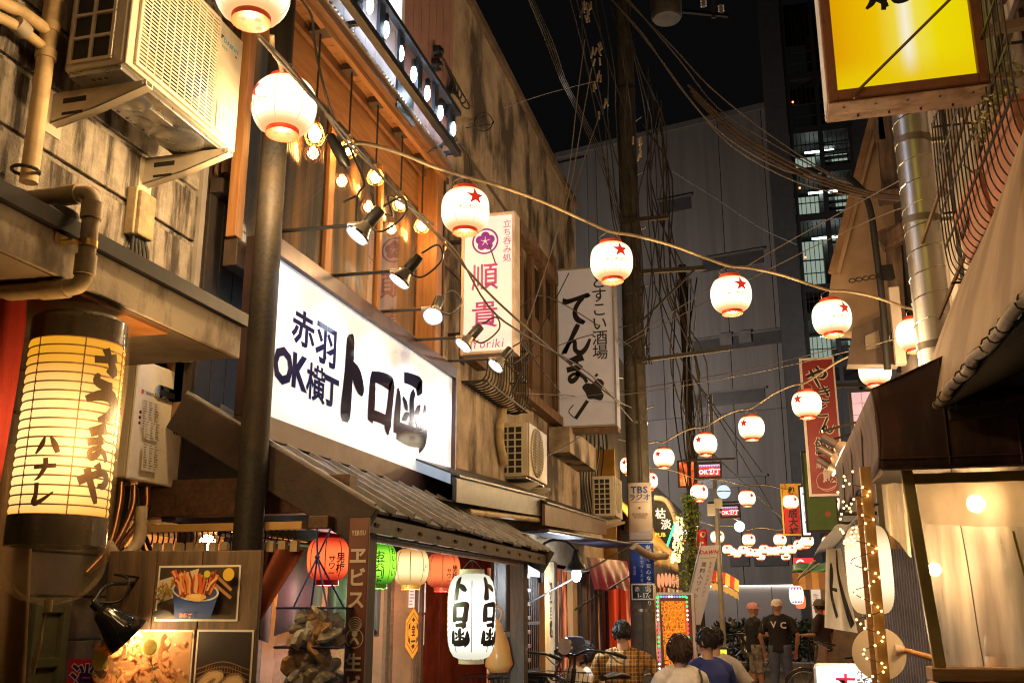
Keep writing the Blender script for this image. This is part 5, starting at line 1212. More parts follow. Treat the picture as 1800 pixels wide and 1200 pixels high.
# lattice door with red cloth
ya, yb = PX(925, 1080, XL).y, PX(949, 1080, XL).y
MB().box(XL-.4, ya, .8, XL-.39, yb, 2.0).out('lit_room', emit('room_glow', (1, .35, .16), .3, patch=(2, 2, 1)), SC)
for k in range(7): y_ = ya+(yb-ya)*(k+.5)/7; MB().box(XL-.02, y_-.012, .2, XL, y_+.012, 1.92).out('lattice_bar', dark_wood, SC)
for z_ in (.5, 1.0, 1.45): MB().box(XL-.021, ya, z_, XL-.001, yb, z_+.03).out('lattice_rail', dark_wood, SC)
MB().box(XL-.02, ya, 1.92, XL+.02, yb, 2.1).out('door_head', mat('pale_blue_panel', (.4, .5, .65), .5), SC)
def fn(u, v): return (XL-.15+.02*math.sin(u*9), ya+(yb-ya)*(.25+.5*u), 1.68-.42*v)
MB().sheet(fn, 10, 4).out('red_cloth', mat('scarlet_cloth', (.6, .04, .02), .8), SC, sm=80)
# ladder-like crate stack
y0_, y1_ = PX(903, 1080, XL).y, PX(922, 1080, XL).y
for k in range(14): MB().box(XL-.05, y0_, .2+k*.13, XL+.06, y1_, .2+k*.13+.035).out('shelf_slat', mat('slat_wood', (.22, .11, .05), .6, var=.3), SC, bev=.003)
MB().box(XL+.0, PX(948, 1050, XL).y+.6, 1.0, XL+.01, PX(948, 1050, XL).y+.9, 1.9).out('kanji_board', mat('cream_boards', (.5, .38, .24)), SC)
pr = Print((XL+.022, PX(959, 1060, XL).y, 1.9), (0, 1, 0), (0, 0, 1)); pr.text('御酒処', .13, 0, .2, BLACK, .02, vertical=True); pr.out('lettering', INK, SC)
# maroon awning and red curtain
t = thing('maroon_awning', 'maroon vinyl awning sagging over the red curtain beside the utility pole', 'awning', (-2.2, 13, 2.2))
a0, a1 = PX(1030, 985, -2.35), PX(1102, 992, -2.2); 
def fn(u, v): q = a0.lerp(a1, u); return (q.x+.1*v+.03*math.sin(u*30)*v, q.y, q.z+.05-.4*v+.02*math.sin(u*15)*v)
MB().sheet(fn, 36, 8).out('canvas', mat('maroon_vinyl', (.28, .03, .05), .35, var=.2), t, sm=80)
ya, yb = PX(1070, 1060, -2.3).y, PX(1098, 1060, -2.3).y
def fn(u, v): return (-2.3+.04*math.sin(u*22), ya+(yb-ya)*u, 2.0-1.4*v)
tag(MB().sheet(fn, 30, 4).out('red_curtain', emit('red_curtain_glow', (.75, .07, .02), .3, patch=(3, 3, .15)), sm=80), 'backlit red door curtain under the maroon awning', 'curtain')

# ================================================================= farther left side
D_ = thing('dark_row_building', 'dark two storey row of shops farther along the left side beyond the utility pole', 'building', (-2.5, 20, 0))
dk = mat('dark_row_wall', (.06, .05, .045), .8, var=.4, vs=1.5, grime=(.03, .025, .02))
MB().box(-6, 14.6, 0, -2.6, 21, 5.2).out('wall', dk, D_); MB().box(-6, 21.02, 0, -2.75, 30, 4.4).out('wall', dk, D_)
for k in range(7):
    y_ = 15+k*2.1; MB().box(-2.6 if y_ < 20.5 else -2.75, y_, 2.9, (-2.6 if y_ < 20.5 else -2.75)+.04, y_+.9, 4.0).out('window', mat('dark_glass', (.02, .02, .022)), D_)
    MB().box((-2.6 if y_ < 20.5 else -2.75), y_-.2, .1, (-2.6 if y_ < 20.5 else -2.75)+.03, y_+1.3, 2.1).out('lit_shopfront', emit('row_glow_%d' % (k % 3), ((1, .45, .15), (1, .25, .1), (1, .6, .3))[k % 3], (.5, .3, .4)[k % 3], patch=(1, 1, .8)), D_)
# yellow awning / wall
t = thing('yellow_awning', 'bright yellow canvas awning with pale scalloped edge beyond the utility pole', 'awning', (-2.2, 15.5, 2.7))
yl = mat('yellow_canvas', (.75, .42, .02), .6, var=.1)
MB().box(-2.8, 14.62, 2.3, -2.3, 14.66, 3.9).out('yellow_wall', mat('ochre_wall', (.6, .3, .05), .7, var=.2), t)
w0, w1 = V((-2.55, 14.7, 3.35)), V((-2.55, 19, 3.35)); e0, e1 = PX(1146, 962, -1.9), PX(1192, 982, -1.9)
w0.y = e0.y; w1.y = e1.y
MB().sheet(lambda u, v: w0.lerp(w1, u).lerp(e0.lerp(e1, u), v), 8, 4).out('canvas', yl, t, sm=80, th=.01)
MB().sheet(lambda u, v: e0.lerp(e1, u)+V((.01*math.sin(u*30), 0, -.22*v-.03*abs(math.sin(u*20))*v)), 40, 3).out('valance', mat('cream_valance', (.8, .62, .25), .7), t, sm=80, th=.006)
# black sign with green neon edge and a string of bulbs
Ys = 16.3; a = PY(1150, 955, Ys); b = PY(1187, 955, Ys); zt_ = PY(1160, 884, Ys).z; zb_ = PY(1160, 948, Ys).z
t = thing('neon_edge_sign', 'black sign with two white characters and a glowing green edge, topped by a curved hood', 'sign', (a.x, Ys, zb_))
Wd = b.x-a.x; P_ = [(a.x, Ys, zb_+.15), (a.x+Wd*.62, Ys, zb_-.1), (b.x, Ys, zt_-.35), (b.x-.06, Ys, zt_-.15), (b.x-.16, Ys, zt_), (a.x, Ys, zt_+.04)]
MB().prism(P_, (0, .12, 0)).out('face_panel', mat('black_board', (.012, .016, .014), .3), t)
MB().tube([V(P_[1])-V((0, .02, 0)), V(P_[2])-V((0, .02, 0))], .018, 6, 1).out('neon_tube', emit('green_neon', (.05, 1, .2), 1.6), t)
MB().tube([V(p)+V((.03, -.02, .05)) for p in (P_[2], P_[3], P_[4], P_[5])], .045, 8, 4).out('hood', mat('pale_hood', (.5, .45, .36), .5), t, sm=60)
pr = Print((a.x, Ys, zb_), (1, 0, 0), (0, 0, 1)); Hh = zt_-zb_
pr.text('枯', Wd*.36, Hh*.72, .17, (.8, .8, .75), .02); pr.text('淡', Wd*.6, Hh*.42, .17, (.8, .8, .75), .02); pr.text('PUB', Wd*.3, Hh*.14, .09, (.75, .6, .1), .03)
pr.out('lettering', DIMPRINT, t)
t = thing('bulb_string', 'dense string of small warm bulbs climbing beside the black neon edged sign', 'string lights', tuple(PD(1195, 950, 16)))
tiny = emit('tiny_warm_bulb', (1, .55, .16), 2.2, sample=False)
bm0 = None
for i in range(46):
    q = PD(1186+12*(i % 3)/2+R_(-2, 2)+(-5 if i > 36 else 0), 908+i*1.75, 16+R_(-.1, .1))
    if bm0 is None: bm0 = MB().ball((0, 0, 0), .028, 6, 4).mesh('bulb'); bm0.materials.append(tiny)
    o = link('bulb', bm0, t); o.location = q-LOC[t.name]
MB().tube([PD(1192, 905, 16.02), PD(1196, 940, 16.02), PD(1192, 992, 16.02)], .008, 5).out('wire', black_rubber, t)
# ivy column
t = thing('ivy_plant', 'column of bright green creeper climbing a post beside the neon edged sign', 'plant', tuple(PD(1210, 1040, 15.2)))
base_ = PD(1212, 1035, 15.2); top_ = PD(1210, 868, 15.2)
MB().tube([base_-V((0, 0, .9)), base_, base_.lerp(top_, .5)+V((.05, 0, 0)), top_], .03, 8).out('stem', dark_wood_v, t)
leaf = mat('creeper_leaf', (.10, .16, .015), .55, var=.5, vs=9)
m = MB(); rr = random.Random(3)
for i in range(1500):
    q = rr.random(); wd = .15*(1-.35*q)*(1+.4*math.sin(q*19)); p = base_.lerp(top_, q)+V((rr.gauss(0, wd*.6), rr.gauss(0, wd*.6), rr.gauss(0, .04)))
    d = V((rr.uniform(-1, 1), rr.uniform(-1, 1), rr.uniform(-1, .4))).normalized(); e = d.cross(V((rr.uniform(-1, 1), rr.uniform(-1, 1), 1))).normalized(); s_ = rr.uniform(.018, .04)
    m.add([p, p+d*s_+e*s_*.5, p+d*s_*2, p+d*s_-e*s_*.5], [(0, 1, 2, 3)])
m.out('leaves', leaf, t, kind='stuff')
# red flag banners, leaning banner
def flag(name, label, px_c, py_t, wpx, hpx, D, lean, colm, txt, tcol, pole=True, cat='banner', mt=INK):
    a = PD(px_c-wpx/2, py_t, D); b = PD(px_c+wpx/2, py_t, D); c = PD(px_c-wpx/2+lean, py_t+hpx, D)
    t = thing(name, label, cat, tuple(c)); u = (b-a); v = (a-c); W, Hh = u.length, v.length; un = u.normalized(); vn = v.normalized(); nn = un.cross(vn).normalized()
    def fn(i, j): return c+u*i+v*j+nn*(.02*math.sin(i*5+j*7))
    MB().sheet(fn, 8, 14).out('cloth', colm, t, sm=80)
    pr = Print(mp=lambda x, y, l: c+un*x+vn*y+nn*(.02*math.sin(x/W*5+y/Hh*7)+l+.002), step=W*.1)
    txt(pr, W, Hh); pr.out('lettering', mt, t)
    if pole: MB().cyl(c-vn*.4-un*.015, a+vn*.05-un*.015, .012, n=6).out('rod', galv, t)
    return t
flag('red_flag', 'small red flag with a white round mark beside the creeper', 1236, 930, 17, 58, 17, -3, mat('flag_red', (.6, .03, .04), .7), lambda p, W, H: (p.ring(W*.5, H*.86, W*.3, W*.12, (.8, .75, .75), 16), [p.circ(W*.5, H*(.6-.13*i), W*.12, (.8, .75, .75), 8) for i in range(4)]), None)
def dtx(p, W, H):
    p.text('DAWN', W*.5, H*.92, W*.3, (.5, .05, .03), .03)
    p.rect(W*.08, H*.845, W*.92, H*.85, (.2, .15, .12)); p.text('直輸入ワイン', W*.36, H*.8, W*.28, (.2, .17, .16), .02, vertical=True, gap=1.3); p.text('世界のお酒あります', W*.72, H*.8, W*.17, (.3, .25, .22), 0, vertical=True, gap=1.35)
flag('leaning_banner', 'long pale banner leaning beside the orange light board', 1249, 958, 32, 140, 13.2, -33, mat('pale_banner', (.66, .55, .46), .7, var=.06), dtx, None)
# spiral red lamp cluster
t = thing('lantern_row', 'row of warm round paper lamps strung close together behind the blue address board', 'lamp', tuple(PD(1170, 1022, 15)))
for i in range(6): MB().ball(PD(1158+i*6.5, 1018+abs(i-2)*1, 15+.12*i), .105, 14, 10, (.24, 1, 1)).out('lamp', emit('peach_lamp', (1, .36, .16), .42), t, sm=60)
lamp(t, (0, -.25, -.1), 6, (1, .45, .2))
# LED board
Yl = 10.6; a = PY(1157, 1045, Yl); b = PY(1217, 1045, Yl); z1 = PY(1187, 1043, Yl).z; z0 = .35
t = thing('light_board', 'standing light board filled with amber dots inside a red green and white lit border', 'sign', (a.x, Yl, 0))
x0, x1 = a.x, b.x; W = x1-x0
MB().box(x0, Yl, z0, x1, Yl+.1, z1).out('case', mat('board_case', (.05, .02, .015), .4), t)
for bx in ((x0-.015, Yl-.02, z0, x0+.012, Yl+.11, z1+.015), (x1-.012, Yl-.02, z0, x1+.015, Yl+.11, z1+.015), (x0+.012, Yl-.02, z1-.012, x1-.012, Yl+.11, z1+.015)): MB().box(*bx).out('frame', mat('alu', (.55, .5, .45), .35, .7), t)
MB().box(x0+.05, Yl+.03, 0, x0+.09, Yl+.07, z0).out('leg', dark_metal, t); MB().box(x1-.09, Yl+.03, 0, x1-.05, Yl+.07, z0).out('leg', dark_metal, t)
pr = Print((x0, Yl, z0), (1, 0, 0), (0, 0, 1)); Hh = z1-z0
pr.rect(.014, .01, W-.014, Hh-.014, (.05, .008, .002))
pr.rect(.055, .02, W-.055, Hh-.07, (.28, .055, .004))
nxd = 17; pit = (W-.12)/nxd; j = 0
while .03+j*pit < Hh-.08:
    for i in range(nxd):
        k_ = R_(.35, 1) if R_(0, 1) > .1 else .05; pr.rect(.06+i*pit+pit*.16, .03+j*pit+pit*.16, .06+i*pit+pit*.84, .03+j*pit+pit*.84, (.8*k_, .26*k_, .012*k_))
    j += 1
cols_ = [(.05, .7, .2), (.7, .75, .9), (.8, .05, .1), (.05, .7, .2), (.8, .05, .3), (.7, .75, .9)]
for i in range(26):
    c_ = cols_[(i//3) % 6]; y_ = Hh-.04-i*.042
    for xx in (.028, W-.028): pr.circ(xx, y_, .012, c_, 8)
for i in range(11): c_ = ((.05, .8, .25), (.2, .2, .9), (.8, .85, .95), (.2, .2, .9), (.05, .8, .25))[i//2 if i < 10 else 4]; pr.circ(.04+i*(W-.08)/10, Hh-.032, .012, c_, 8)
pr.out('led_dots', printmat('led_amber', .75), t)
l_ = bpy.data.materials['led_amber']; l_.cycles.emission_sampling = 'AUTO'
# striped awning far left
t = thing('striped_awning', 'red and yellow striped awning far along the left side', 'awning', tuple(PD(1275, 1010, 24)))
a, b = PD(1252, 1003, 24), PD(1299, 1028, 24)
for k in range(6):
    def fn(u, v, k=k): x = (k+u)/6; return a.lerp(V((b.x, b.y, a.z)), x)+V((0, -.6*v, -.28*v-.24*x*x))
    MB().sheet(fn, 2, 4).out('stripe', mat('stripe_red', (.5, .05, .03), .6) if k % 2 == 0 else mat('stripe_yellow', (.7, .45, .08), .6), t, th=.02)
MB().sheet(lambda u, v: a.lerp(V((b.x, b.y, a.z)), u)+V((0, -.61, -.28-.24*u*u-.15*v-.03*abs(math.sin(u*20)))), 30, 2).out('valance', mat('cream_valance', (.8, .62, .25)), t, th=.01)
# ================================================================= strings of star lanterns
LR, LH, LO = .152, .129, .072
lan_m = emit('star_lantern_paper', (1, .83, .54), 1.45, (LH*1.02, (1, .52, .19), .40))
lan_far = emit('far_lantern_paper', (1, .79, .5), 1.2, (LH, (1, .52, .2), .45))
red_ring = mat('red_ring', (.5, .035, .015), .45, var=.1)
rn = red_ring.node_tree.nodes['Principled BSDF']; rn.inputs['Emission Color'].default_value = (.5, .04, .01, 1); rn.inputs['Emission Strength'].default_value = .12
def star_lantern(detail):
    t = thing('star_lantern', '', 'lantern', (0, 0, 0), 'round star lanterns strung across the alley')
    seg, ribs = (36, 20) if detail else (20, 8)
    MB().lathe(lantern_body(LR, LH, ribs, LO, 2.25), seg, (0, 0, 0), cap=False).out('paper_shade', lan_m if detail else lan_far, t, sm=50)
    MB().lathe([(LO-.012, LH-.006), (LO+.008, LH-.004), (LO+.008, LH+.022), (LO-.004, LH+.024), (LO-.012, LH+.02)], seg, cap=False).out('top_ring', red_ring, t, sm=40)
    m = MB(); m.lathe([(LO+.006, -LH+.006), (LO+.006, -LH-.022), (LO-.012, -LH-.03), (.001, -LH-.03)], seg, cap=False); m.out('bottom_cap', red_ring, t, sm=40)
    if detail:
        m = MB()
        for k in range(4): a = k*1.5708+.4; m.cyl((.042*math.cos(a), .042*math.sin(a), -LH-.0315), (.042*math.cos(a), .042*math.sin(a), -LH-.03), .014, n=10)
        m.out('vent_hole', emit('vent_glow', (1, .6, .25), .5, sample=False), t)
        m = MB()
        for sx in (-1, 1): m.tube([(sx*LO, 0, LH+.015), (sx*(LO+.01), 0, LH+.05), (sx*.03, 0, LH+.085), (0, 0, LH+.095)], .0028, 5, 4)
        m.out('hanger', galv, t)
    if detail:
        m = MB()
        for k in range(7): a = k*.8976+.25; m.tube([((radius_at(LR, LH, LO, 2.25, LH*q/8)+.0004)*math.cos(a), (radius_at(LR, LH, LO, 2.25, LH*q/8)+.0004)*math.sin(a), LH*q/8) for q in range(-8, 9)], .0022, 4, 1)
        m.out('seam', emit('seam_glow', (1, .70, .36), .36, sample=False), t)
    pr = Print(mp=lmap(LR, LH, LO, 2.25, -math.pi/2), step=.03)
    pr.star(0, .04, .062, (.24, .010, .004))
    if detail:
        pr.text('サッポロラガー', .0, -.032, .032, (.30, .17, .03), .04, sq=1.0)
    pr.out('star_print', INKLIT, t)
    return t
LN = star_lantern(True); LF = star_lantern(False)
usedN = usedF = False
def put_lantern(p, az, label, detail=True, scale=1.0):
    """az: screen offset of the star in radians to the right of the line of sight"""
    global usedN, usedF
    p = V(p); src = LN if detail else LF
    if detail and not usedN: o = LN; usedN = True
    elif not detail and not usedF: o = LF; usedF = True
    else: o = clone(src, p)
    o.location = p; o.scale = (scale,)*3; view = math.atan2(-p.y, -p.x)  # direction from the lantern to the camera
    o.rotation_euler = (R_(-.03, .03), R_(-.03, .03), view+az+math.pi/2); o['label'] = label
    return o
S1 = [PD(445, -18, 4.05), PD(500, 187, 4.77), PD(818, 370, 6.25), PD(1075, 460, 7.1), PD(1285, 518, 7.5), PD(1462, 558, 7.95), PD(1608, 588, 8.45)]
S2 = [PD(1538, 652, 9.7), PD(1418, 710, 10.5), PD(1321, 751, 11.9), PD(1240, 780, 13.1), PD(1167, 804, 14.6), PD(1107, 818, 15.9)]
S3 = [PD(1140, 845, 16.6), PD(1229, 865, 17.5), PD(1313, 875, 18.4), PD(1390, 882, 18.8), PD(1463, 885, 19.2)]
S4 = [PD(1207, 936, 20.5), PD(1261, 943, 22.3), PD(1316, 948, 23.4), PD(1371, 948, 23.8), PD(1419, 950, 23.8), PD(1456, 952, 24)]
lab1 = ['round lantern cut off by the top edge at the dark pole head', 'glowing round lantern hung against the dark steel pole', 'star lantern in front of the plum blossom sign', 'star lantern above the black hiragana sign', 'star lantern hanging mid alley against the grey tower, right of the hiragana sign', 'star lantern between the hiragana sign side and the silver duct, over the red vertical sign', 'star lantern at the string end in front of the silver duct']
azs = [-1.3, -1.25, .42, .45, .55, .75, .95]
fill_l = bpy.data.lights.new('lantern_fill', 'POINT'); fill_l.energy = 16; fill_l.color = (1, .64, .29); fill_l.shadow_soft_size = .06
LIT = []
lamp_below = LIT.append
def add_lamp(o):
    # point light added below the lantern, standing in for its paper's glow
    q = bpy.data.objects.new('lantern_fill', fill_l); C.objects.link(q); q.parent = o; q.location = (0, 0, -LH-.2)
for i, p in enumerate(S1): lamp_below(put_lantern(p, azs[i], lab1[i]))
lab2 = ['star lantern half hidden by the brown stall awning', 'star lantern in front of the red vertical sign', 'star lantern third from the brown awning on the rising string', 'star lantern over the red street sign panel, on the rising string', 'star lantern next to the concrete utility pole on the rising string', 'star lantern at the string end over the radio sign']
for i, p in enumerate(S2): lamp_below(put_lantern(p, -.62, lab2[i]))
lab3 = ['star lantern peeping out behind the radio sign', 'star lantern below the left red street sign panel', 'star lantern at mid alley under the round white lamp globes', 'star lantern before the yellow and red vertical banner', 'star lantern against the green sign, touching the brown awning']
for i, p in enumerate(S3): lamp_below(put_lantern(p, .6, lab3[i]))
lab4 = ['distant lantern by the bulb string of the neon edged sign', 'distant lantern just above the leaning pale banner', 'distant lantern under the lower round white lamp', 'distant lantern below the yellow and red banner', 'distant lantern near the white vertical light sign', 'distant lantern tucked under the stall tarp']
for i, p in enumerate(S4): lamp_below(put_lantern(p, .5, lab4[i], False))
far = [(1279, 965), (1285, 969), (1295, 972), (1307, 966), (1316, 970), (1330, 971), (1337, 977), (1352, 968), (1343, 965), (1365, 968), (1374, 965), (1381, 971), (1381, 977), (1391, 965), (1405, 957), (1414, 955)]
for i, (x, y) in enumerate(far):
    D = 26.5+(y-955)*.28+R_(0, 1.2); put_lantern(PD(x, y, D), R_(-.6, .6), 'tiny far lantern in the bright cluster low at the end of the alley', False, 1.0)['group'] = 'far cluster of lanterns at the alley end'
# unseen lanterns added overhead to light the near walls, hotter than the rest
hot = emit('fill_lantern_paper', (1, .60, .27), 4)
for i, p in enumerate(((-1.2, 1.7, 4.2), (-.7, .5, 4.2), (.5, 1.0, 4.4), (1.0, 2.6, 4.9))):
    put_lantern(p, 1, ('star lantern over the near end of the alley beside the mortar wall, added unseen as fill light', 'star lantern over the near end of the alley in mid street, added unseen as fill light', 'star lantern over the near end of the alley behind the camera, added unseen as fill light', 'star lantern over the near end of the alley on the awning side, added unseen as fill light')[i], False, 1.15)
for o in [o for o in bpy.data.objects if o.get('label', '').startswith('star lantern over the near end')]:
    for c in o.children:
        if c.name.startswith('paper_shade'):
            c.data = c.data.copy(); c.data.materials.clear(); c.data.materials.append(hot)
for o in LIT: add_lamp(o)
# ---- cables
cream_cable = mat('cream_cable', (.42, .32, .18), .6, var=.25, vs=12, bump=.2)
def string_cable(ps, z, r, name, label, wave=.05, extra=None):
    P = []
    for i, p in enumerate(ps):
        P.append(V(p)+V((0, 0, z)))
        if i < len(ps)-1:
            q = V(ps[i+1]); L_ = (q-V(p)).length
            for tt in (.2, .5, .8): P.append(V(p).lerp(q, tt)+V((0, 0, z+wave*(.9 if tt == .5 else .7)*(1 if tt != .8 else .4))))
    if extra: P += [V(e) for e in extra]
    o = MB().tube(P, r, 8, 4).out(name, cream_cable, sm=60); tag(o, label, 'cable'); return o
top = V((0, 0, .0))
string_cable(S1[2:], LH+.10, .012, 'lantern_cable', 'thick cream cable carrying the nearest row of star lanterns across the alley', .035, [PX(1690, 552, 1.45)])
P = [PD(596, 268, 5.3), PD(612, 256, 5.45), PD(640, 252, 5.6), PD(700, 268, 5.8), PD(760, 292, 6.0), S1[2]+V((0, 0, LH+.1))]
tag(MB().tube(P, .012, 8, 4).out('cable_lead', cream_cable, sm=60), 'cream cable lead running from the black plug to the plum blossom sign lantern', 'cable')
string_cable(S2, LH+.10, .011, 'lantern_cable', 'cream cable rising from the brown awning to the utility pole, with lanterns', .05)
string_cable(S3, LH+.10, .010, 'lantern_cable', 'cream cable of lanterns behind the radio sign to the green sign', .05)
string_cable(S4, LH+.10, .010, 'lantern_cable', 'thin cable of distant lanterns above the leaning banner', .05)
pq = PD(597, 268, 5.3); t = thing('cable_plug', 'black weatherproof plug joint on the cable above the amber window', 'plug', tuple(pq))
MB().limb([pq+V((-.06, -.02, .1)), pq+V((-.05, -.02, .09)), pq, pq+V((.03, 0, -.06)), pq+V((.05, .01, -.09))], [.01, .026, .034, .03, .014], 12).out('plug_body', black_plastic, t, sm=50)
m = MB(); m.tube([PD(455, 62, 4.3), PD(500, 108, 4.5), PD(560, 180, 4.8), PD(600, 240, 5.2), PD(660, 300, 5.9), PD(720, 360, 6.3), PD(775, 420, 6.7), PD(840, 495, 7.0), PD(905, 558, 7.4), PD(990, 630, 9.6), PD(1080, 700, 10.4), PD(1110, 716, 13.4)], .009, 6, 4)
m.tube([PD(455, 66, 4.3), PD(560, 184, 4.8), PD(655, 292, 5.9), PD(735, 383, 6.4), PD(800, 440, 6.8), PD(860, 540, 7.1), PD(925, 590, 8), PD(1040, 660, 10), PD(1112, 740, 13.4)], .008, 6, 4)
tag(m.out('drop_cable', mat('drop_cable_brown', (.05, .035, .024), .6), sm=60), 'brown twisted drop cable sloping from the pole head to the utility pole', 'cable')
m = MB(); m.tube([PD(530, 0, 4.9), PD(548, 30, 5.0), PD(555, 90, 5.1), PD(580, 190, 5.2), PD(610, 250, 5.4), PD(640, 320, 5.6), PD(628, 345, 5.5), PD(626, 420, 5.3)], .007, 6, 4)
m.tube([PD(625, 345, 5.5), PD(605, 355, 5.4)], .007, 6, 1); m.tube([PD(655, 340, 5.7), PD(660, 365, 5.7), PD(690, 380, 5.8), PD(683, 345, 5.7), PD(720, 365, 6), PD(762, 395, 6.4)], .008, 6, 4)
tag(m.out('loose_cable', black_rubber, sm=60), 'loose black cables dangling in front of the amber window', 'cable')
MB().tube([PD(478, 62, 4.45), PD(480, 90, 4.5), PD(492, 110, 4.6), PD(497, 135, 4.75)], .012, 8, 4).out('lantern_lead', cream_cable, None, sm=60)
tag(bpy.data.objects['lantern_lead'], 'short cream cable feeding the lantern on the steel pole', 'cable')

# ================================================================= concrete utility pole and its hardware
UY = 14.0; ub = PY(1124, 900, UY); UX = ub.x
t = UP = thing('utility_pole', 'tall grey concrete utility pole rising behind the radio sign', 'utility pole', (UX, UY, 0))
conc = mat('pole_concrete', (.13, .115, .095), .85, var=.35, vs=4, grime=(.06, .05, .04), gs=3, ga=.6, bump=.4, bs=60)
MB().limb([(UX, UY, 0), (UX, UY, 6), (UX, UY, 13)], [.172, .155, .125], 24).out('shaft', conc, UP, sm=50)
for px_, py_ in ((1124, 560), (1124, 520), (1124, 745), (1124, 155), (1124, 1072)):
    z_ = PY(px_, py_, UY).z; r = .172-.0036*z_; MB().cyl((UX, UY, z_-.02), (UX, UY, z_+.02), r+.006, n=24).out('steel_band', mat('band_steel', (.26, .24, .2), .4, .8), UP, sm=40)
for k in range(12): MB().cyl((UX+(.14 if k % 2 else -.14), UY-.05, 3.9+k*.45), (UX+(.26 if k % 2 else -.26), UY-.14, 3.92+k*.45), .009, n=6).out('step_bolt', galv, UP)
zz = [PY(1125, y, UY).z for y in (485, 640, 395)]
for q0, q1, r in (((UX-.1, UY-.2, zz[0]), (UX+1.1, UY-.2, zz[0]-.03), .06), ((UX+.05, UY-.2, zz[1]), (UX+1.4, UY-.2, zz[1]+.1), .05), ((UX-.1, UY-.2, zz[2]), (UX+.6, UY-.2, zz[2]), .06), ((UX+.1, UY-.2, zz[0]-.8), (UX+.95, UY-.2, zz[0]-.03), .03)): MB().bar(q0, q1, r, r).out('cross_arm', mat('arm_steel', (.13, .11, .09), .5, .6), UP)
MB().tube([(UX+.05, UY-.17, 8), (UX+.05, UY-.18, 5), (UX+.08, UY-.19, 3.4), (UX+.03, UY-.19, 1.0)], .012, 6, 3).out('earth_wire', mat('brown_cable', (.11, .075, .045)), UP)
# transformer, insulators
t = thing('transformer', 'grey can transformer hanging at the top of the utility pole', 'transformer', tuple(PD(1172, 34, 17.5)))
c = PD(1172, 34, 17.5); MB().lathe([(.02, 0), (.24, 0), (.26, .03), (.27, .05), (.27, .9), (.22, 1.0)], 24, c).out('tank', mat('transformer_grey', (.22, .2, .18), .6, var=.3), t, sm=40)
MB().bar(c+V((-.2, 0, .5)), V((UX, UY, c.z+.5)), .08, .08).out('hanger', dark_metal, t)
t = thing('insulator_arm', 'white insulators on a dark arm near the top edge of the night sky', 'insulator', tuple(PD(1255, 15, 18)))
for px_, py_ in ((1237, 12), (1268, 25)):
    c = PD(px_, py_, 18); m = MB(); 
    for k in range(4): m.lathe([(.03, k*.05), (.055, k*.05+.015), (.03, k*.05+.04)], 12, c)
    m.out('insulator', mat('porcelain', (.55, .48, .38), .3), t, sm=50)
MB().bar(PD(1200, 20, 18), PD(1280, 28, 18), .06, .06).out('arm', dark_metal, t); MB().bar(PD(1254, -30, 18), PD(1254, 32, 18), .07, .05).out('upright', mat('arm_steel', (.13, .11, .09)), t)
# signs on the pole
Yp = UY-.2
a = PY(1103, 850, Yp); b = PY(1144, 850, Yp)
def pole_sign(py0, py1, col, name, label, draw, glow, par=None):
    z1, z0 = PY(1124, py0, Yp).z, PY(1124, py1, Yp).z; cx = (a.x+b.x)/2; W = b.x-a.x
    t = thing(name, label, 'sign', (cx, Yp, z0))
    m = MB(); N = 10; r = .24
    def f(u, v): q = (u-.5)*2; return (cx+q*W/2, Yp-.02+.05*q*q, z0+(z1-z0)*v)
    fm = mat(name+'_face', col, .35, var=.04)
    MB().sheet(f, 10, 2).out('plate', fm, t, sm=80, th=.006)
    pr = Print(mp=lambda x, y, l: V((cx+x, Yp-.025+.05*(x/(W/2))**2-l, z0+y)), step=.04)
    draw(pr, W, z1-z0); pr.out('lettering', INK, t); return t
def d_radio(p, W, H):
    p.text('TBS', 0, H*.88, .13, (.02, .08, .35), .03, sq=1); p.text('ラジオ', 0, H*.745, .1, (.02, .08, .35), .02); p.rect(-W*.36, H*.655, W*.36, H*.662, (.3, .28, .3))
    p.text('東京商店街', 0, H*.44, .045, (.2, .15, .15), 0); p.text('赤羽地区', 0, H*.39, .045, (.2, .15, .15), 0); p.rect(-W*.42, H*.13, W*.42, H*.15, (.4, .36, .34)); p.circ(0, H*.55, .015, (.1, .08, .08), 8)
def d_blue(p, W, H):
    p.rect(-W/2, H*.94, W/2, H, (.75, .75, .8)); p.rect(-W*.45, H*.955, W*.4, H*.985, (.02, .1, .45))
    p.text('安全で安心な街づくり', W*.28, H*.9, .065, (.7, .75, .85), .01, vertical=True, gap=1.25); p.text('みんなでつくろう', 0, H*.86, .05, (.6, .68, .85), 0, vertical=True, gap=1.2); p.text('商店街', -W*.3, H*.4, .04, (.5, .6, .8), 0, vertical=True)
def d_addr(p, W, H):
    p.rect(-W*.47, H*.03, W*.47, H*.97, (.75, .75, .75)); p.rect(-W*.43, H*.09, W*.43, H*.91, (.015, .02, .02))
    p.text('赤', -W*.22, H*.66, .075, (.7, .7, .7), .01); p.text('羽', W*.22, H*.66, .075, (.7, .7, .7), .01); p.text('1-17', 0, H*.3, .09, (.7, .7, .7), .01, sq=1.1)
pole_sign(848, 948, (.76, .66, .58), 'radio_sign', 'curved cream radio sign with blue lettering strapped to the concrete pole', d_radio, 0)
pole_sign(950, 1024, (.02, .07, .36), 'street_sign', 'curved deep blue sign with white characters strapped to the concrete pole', d_blue, 0)
pole_sign(1025, 1054, (.7, .7, .7), 'address_plate', 'black address plate with white border under the blue pole sign', d_addr, 0)
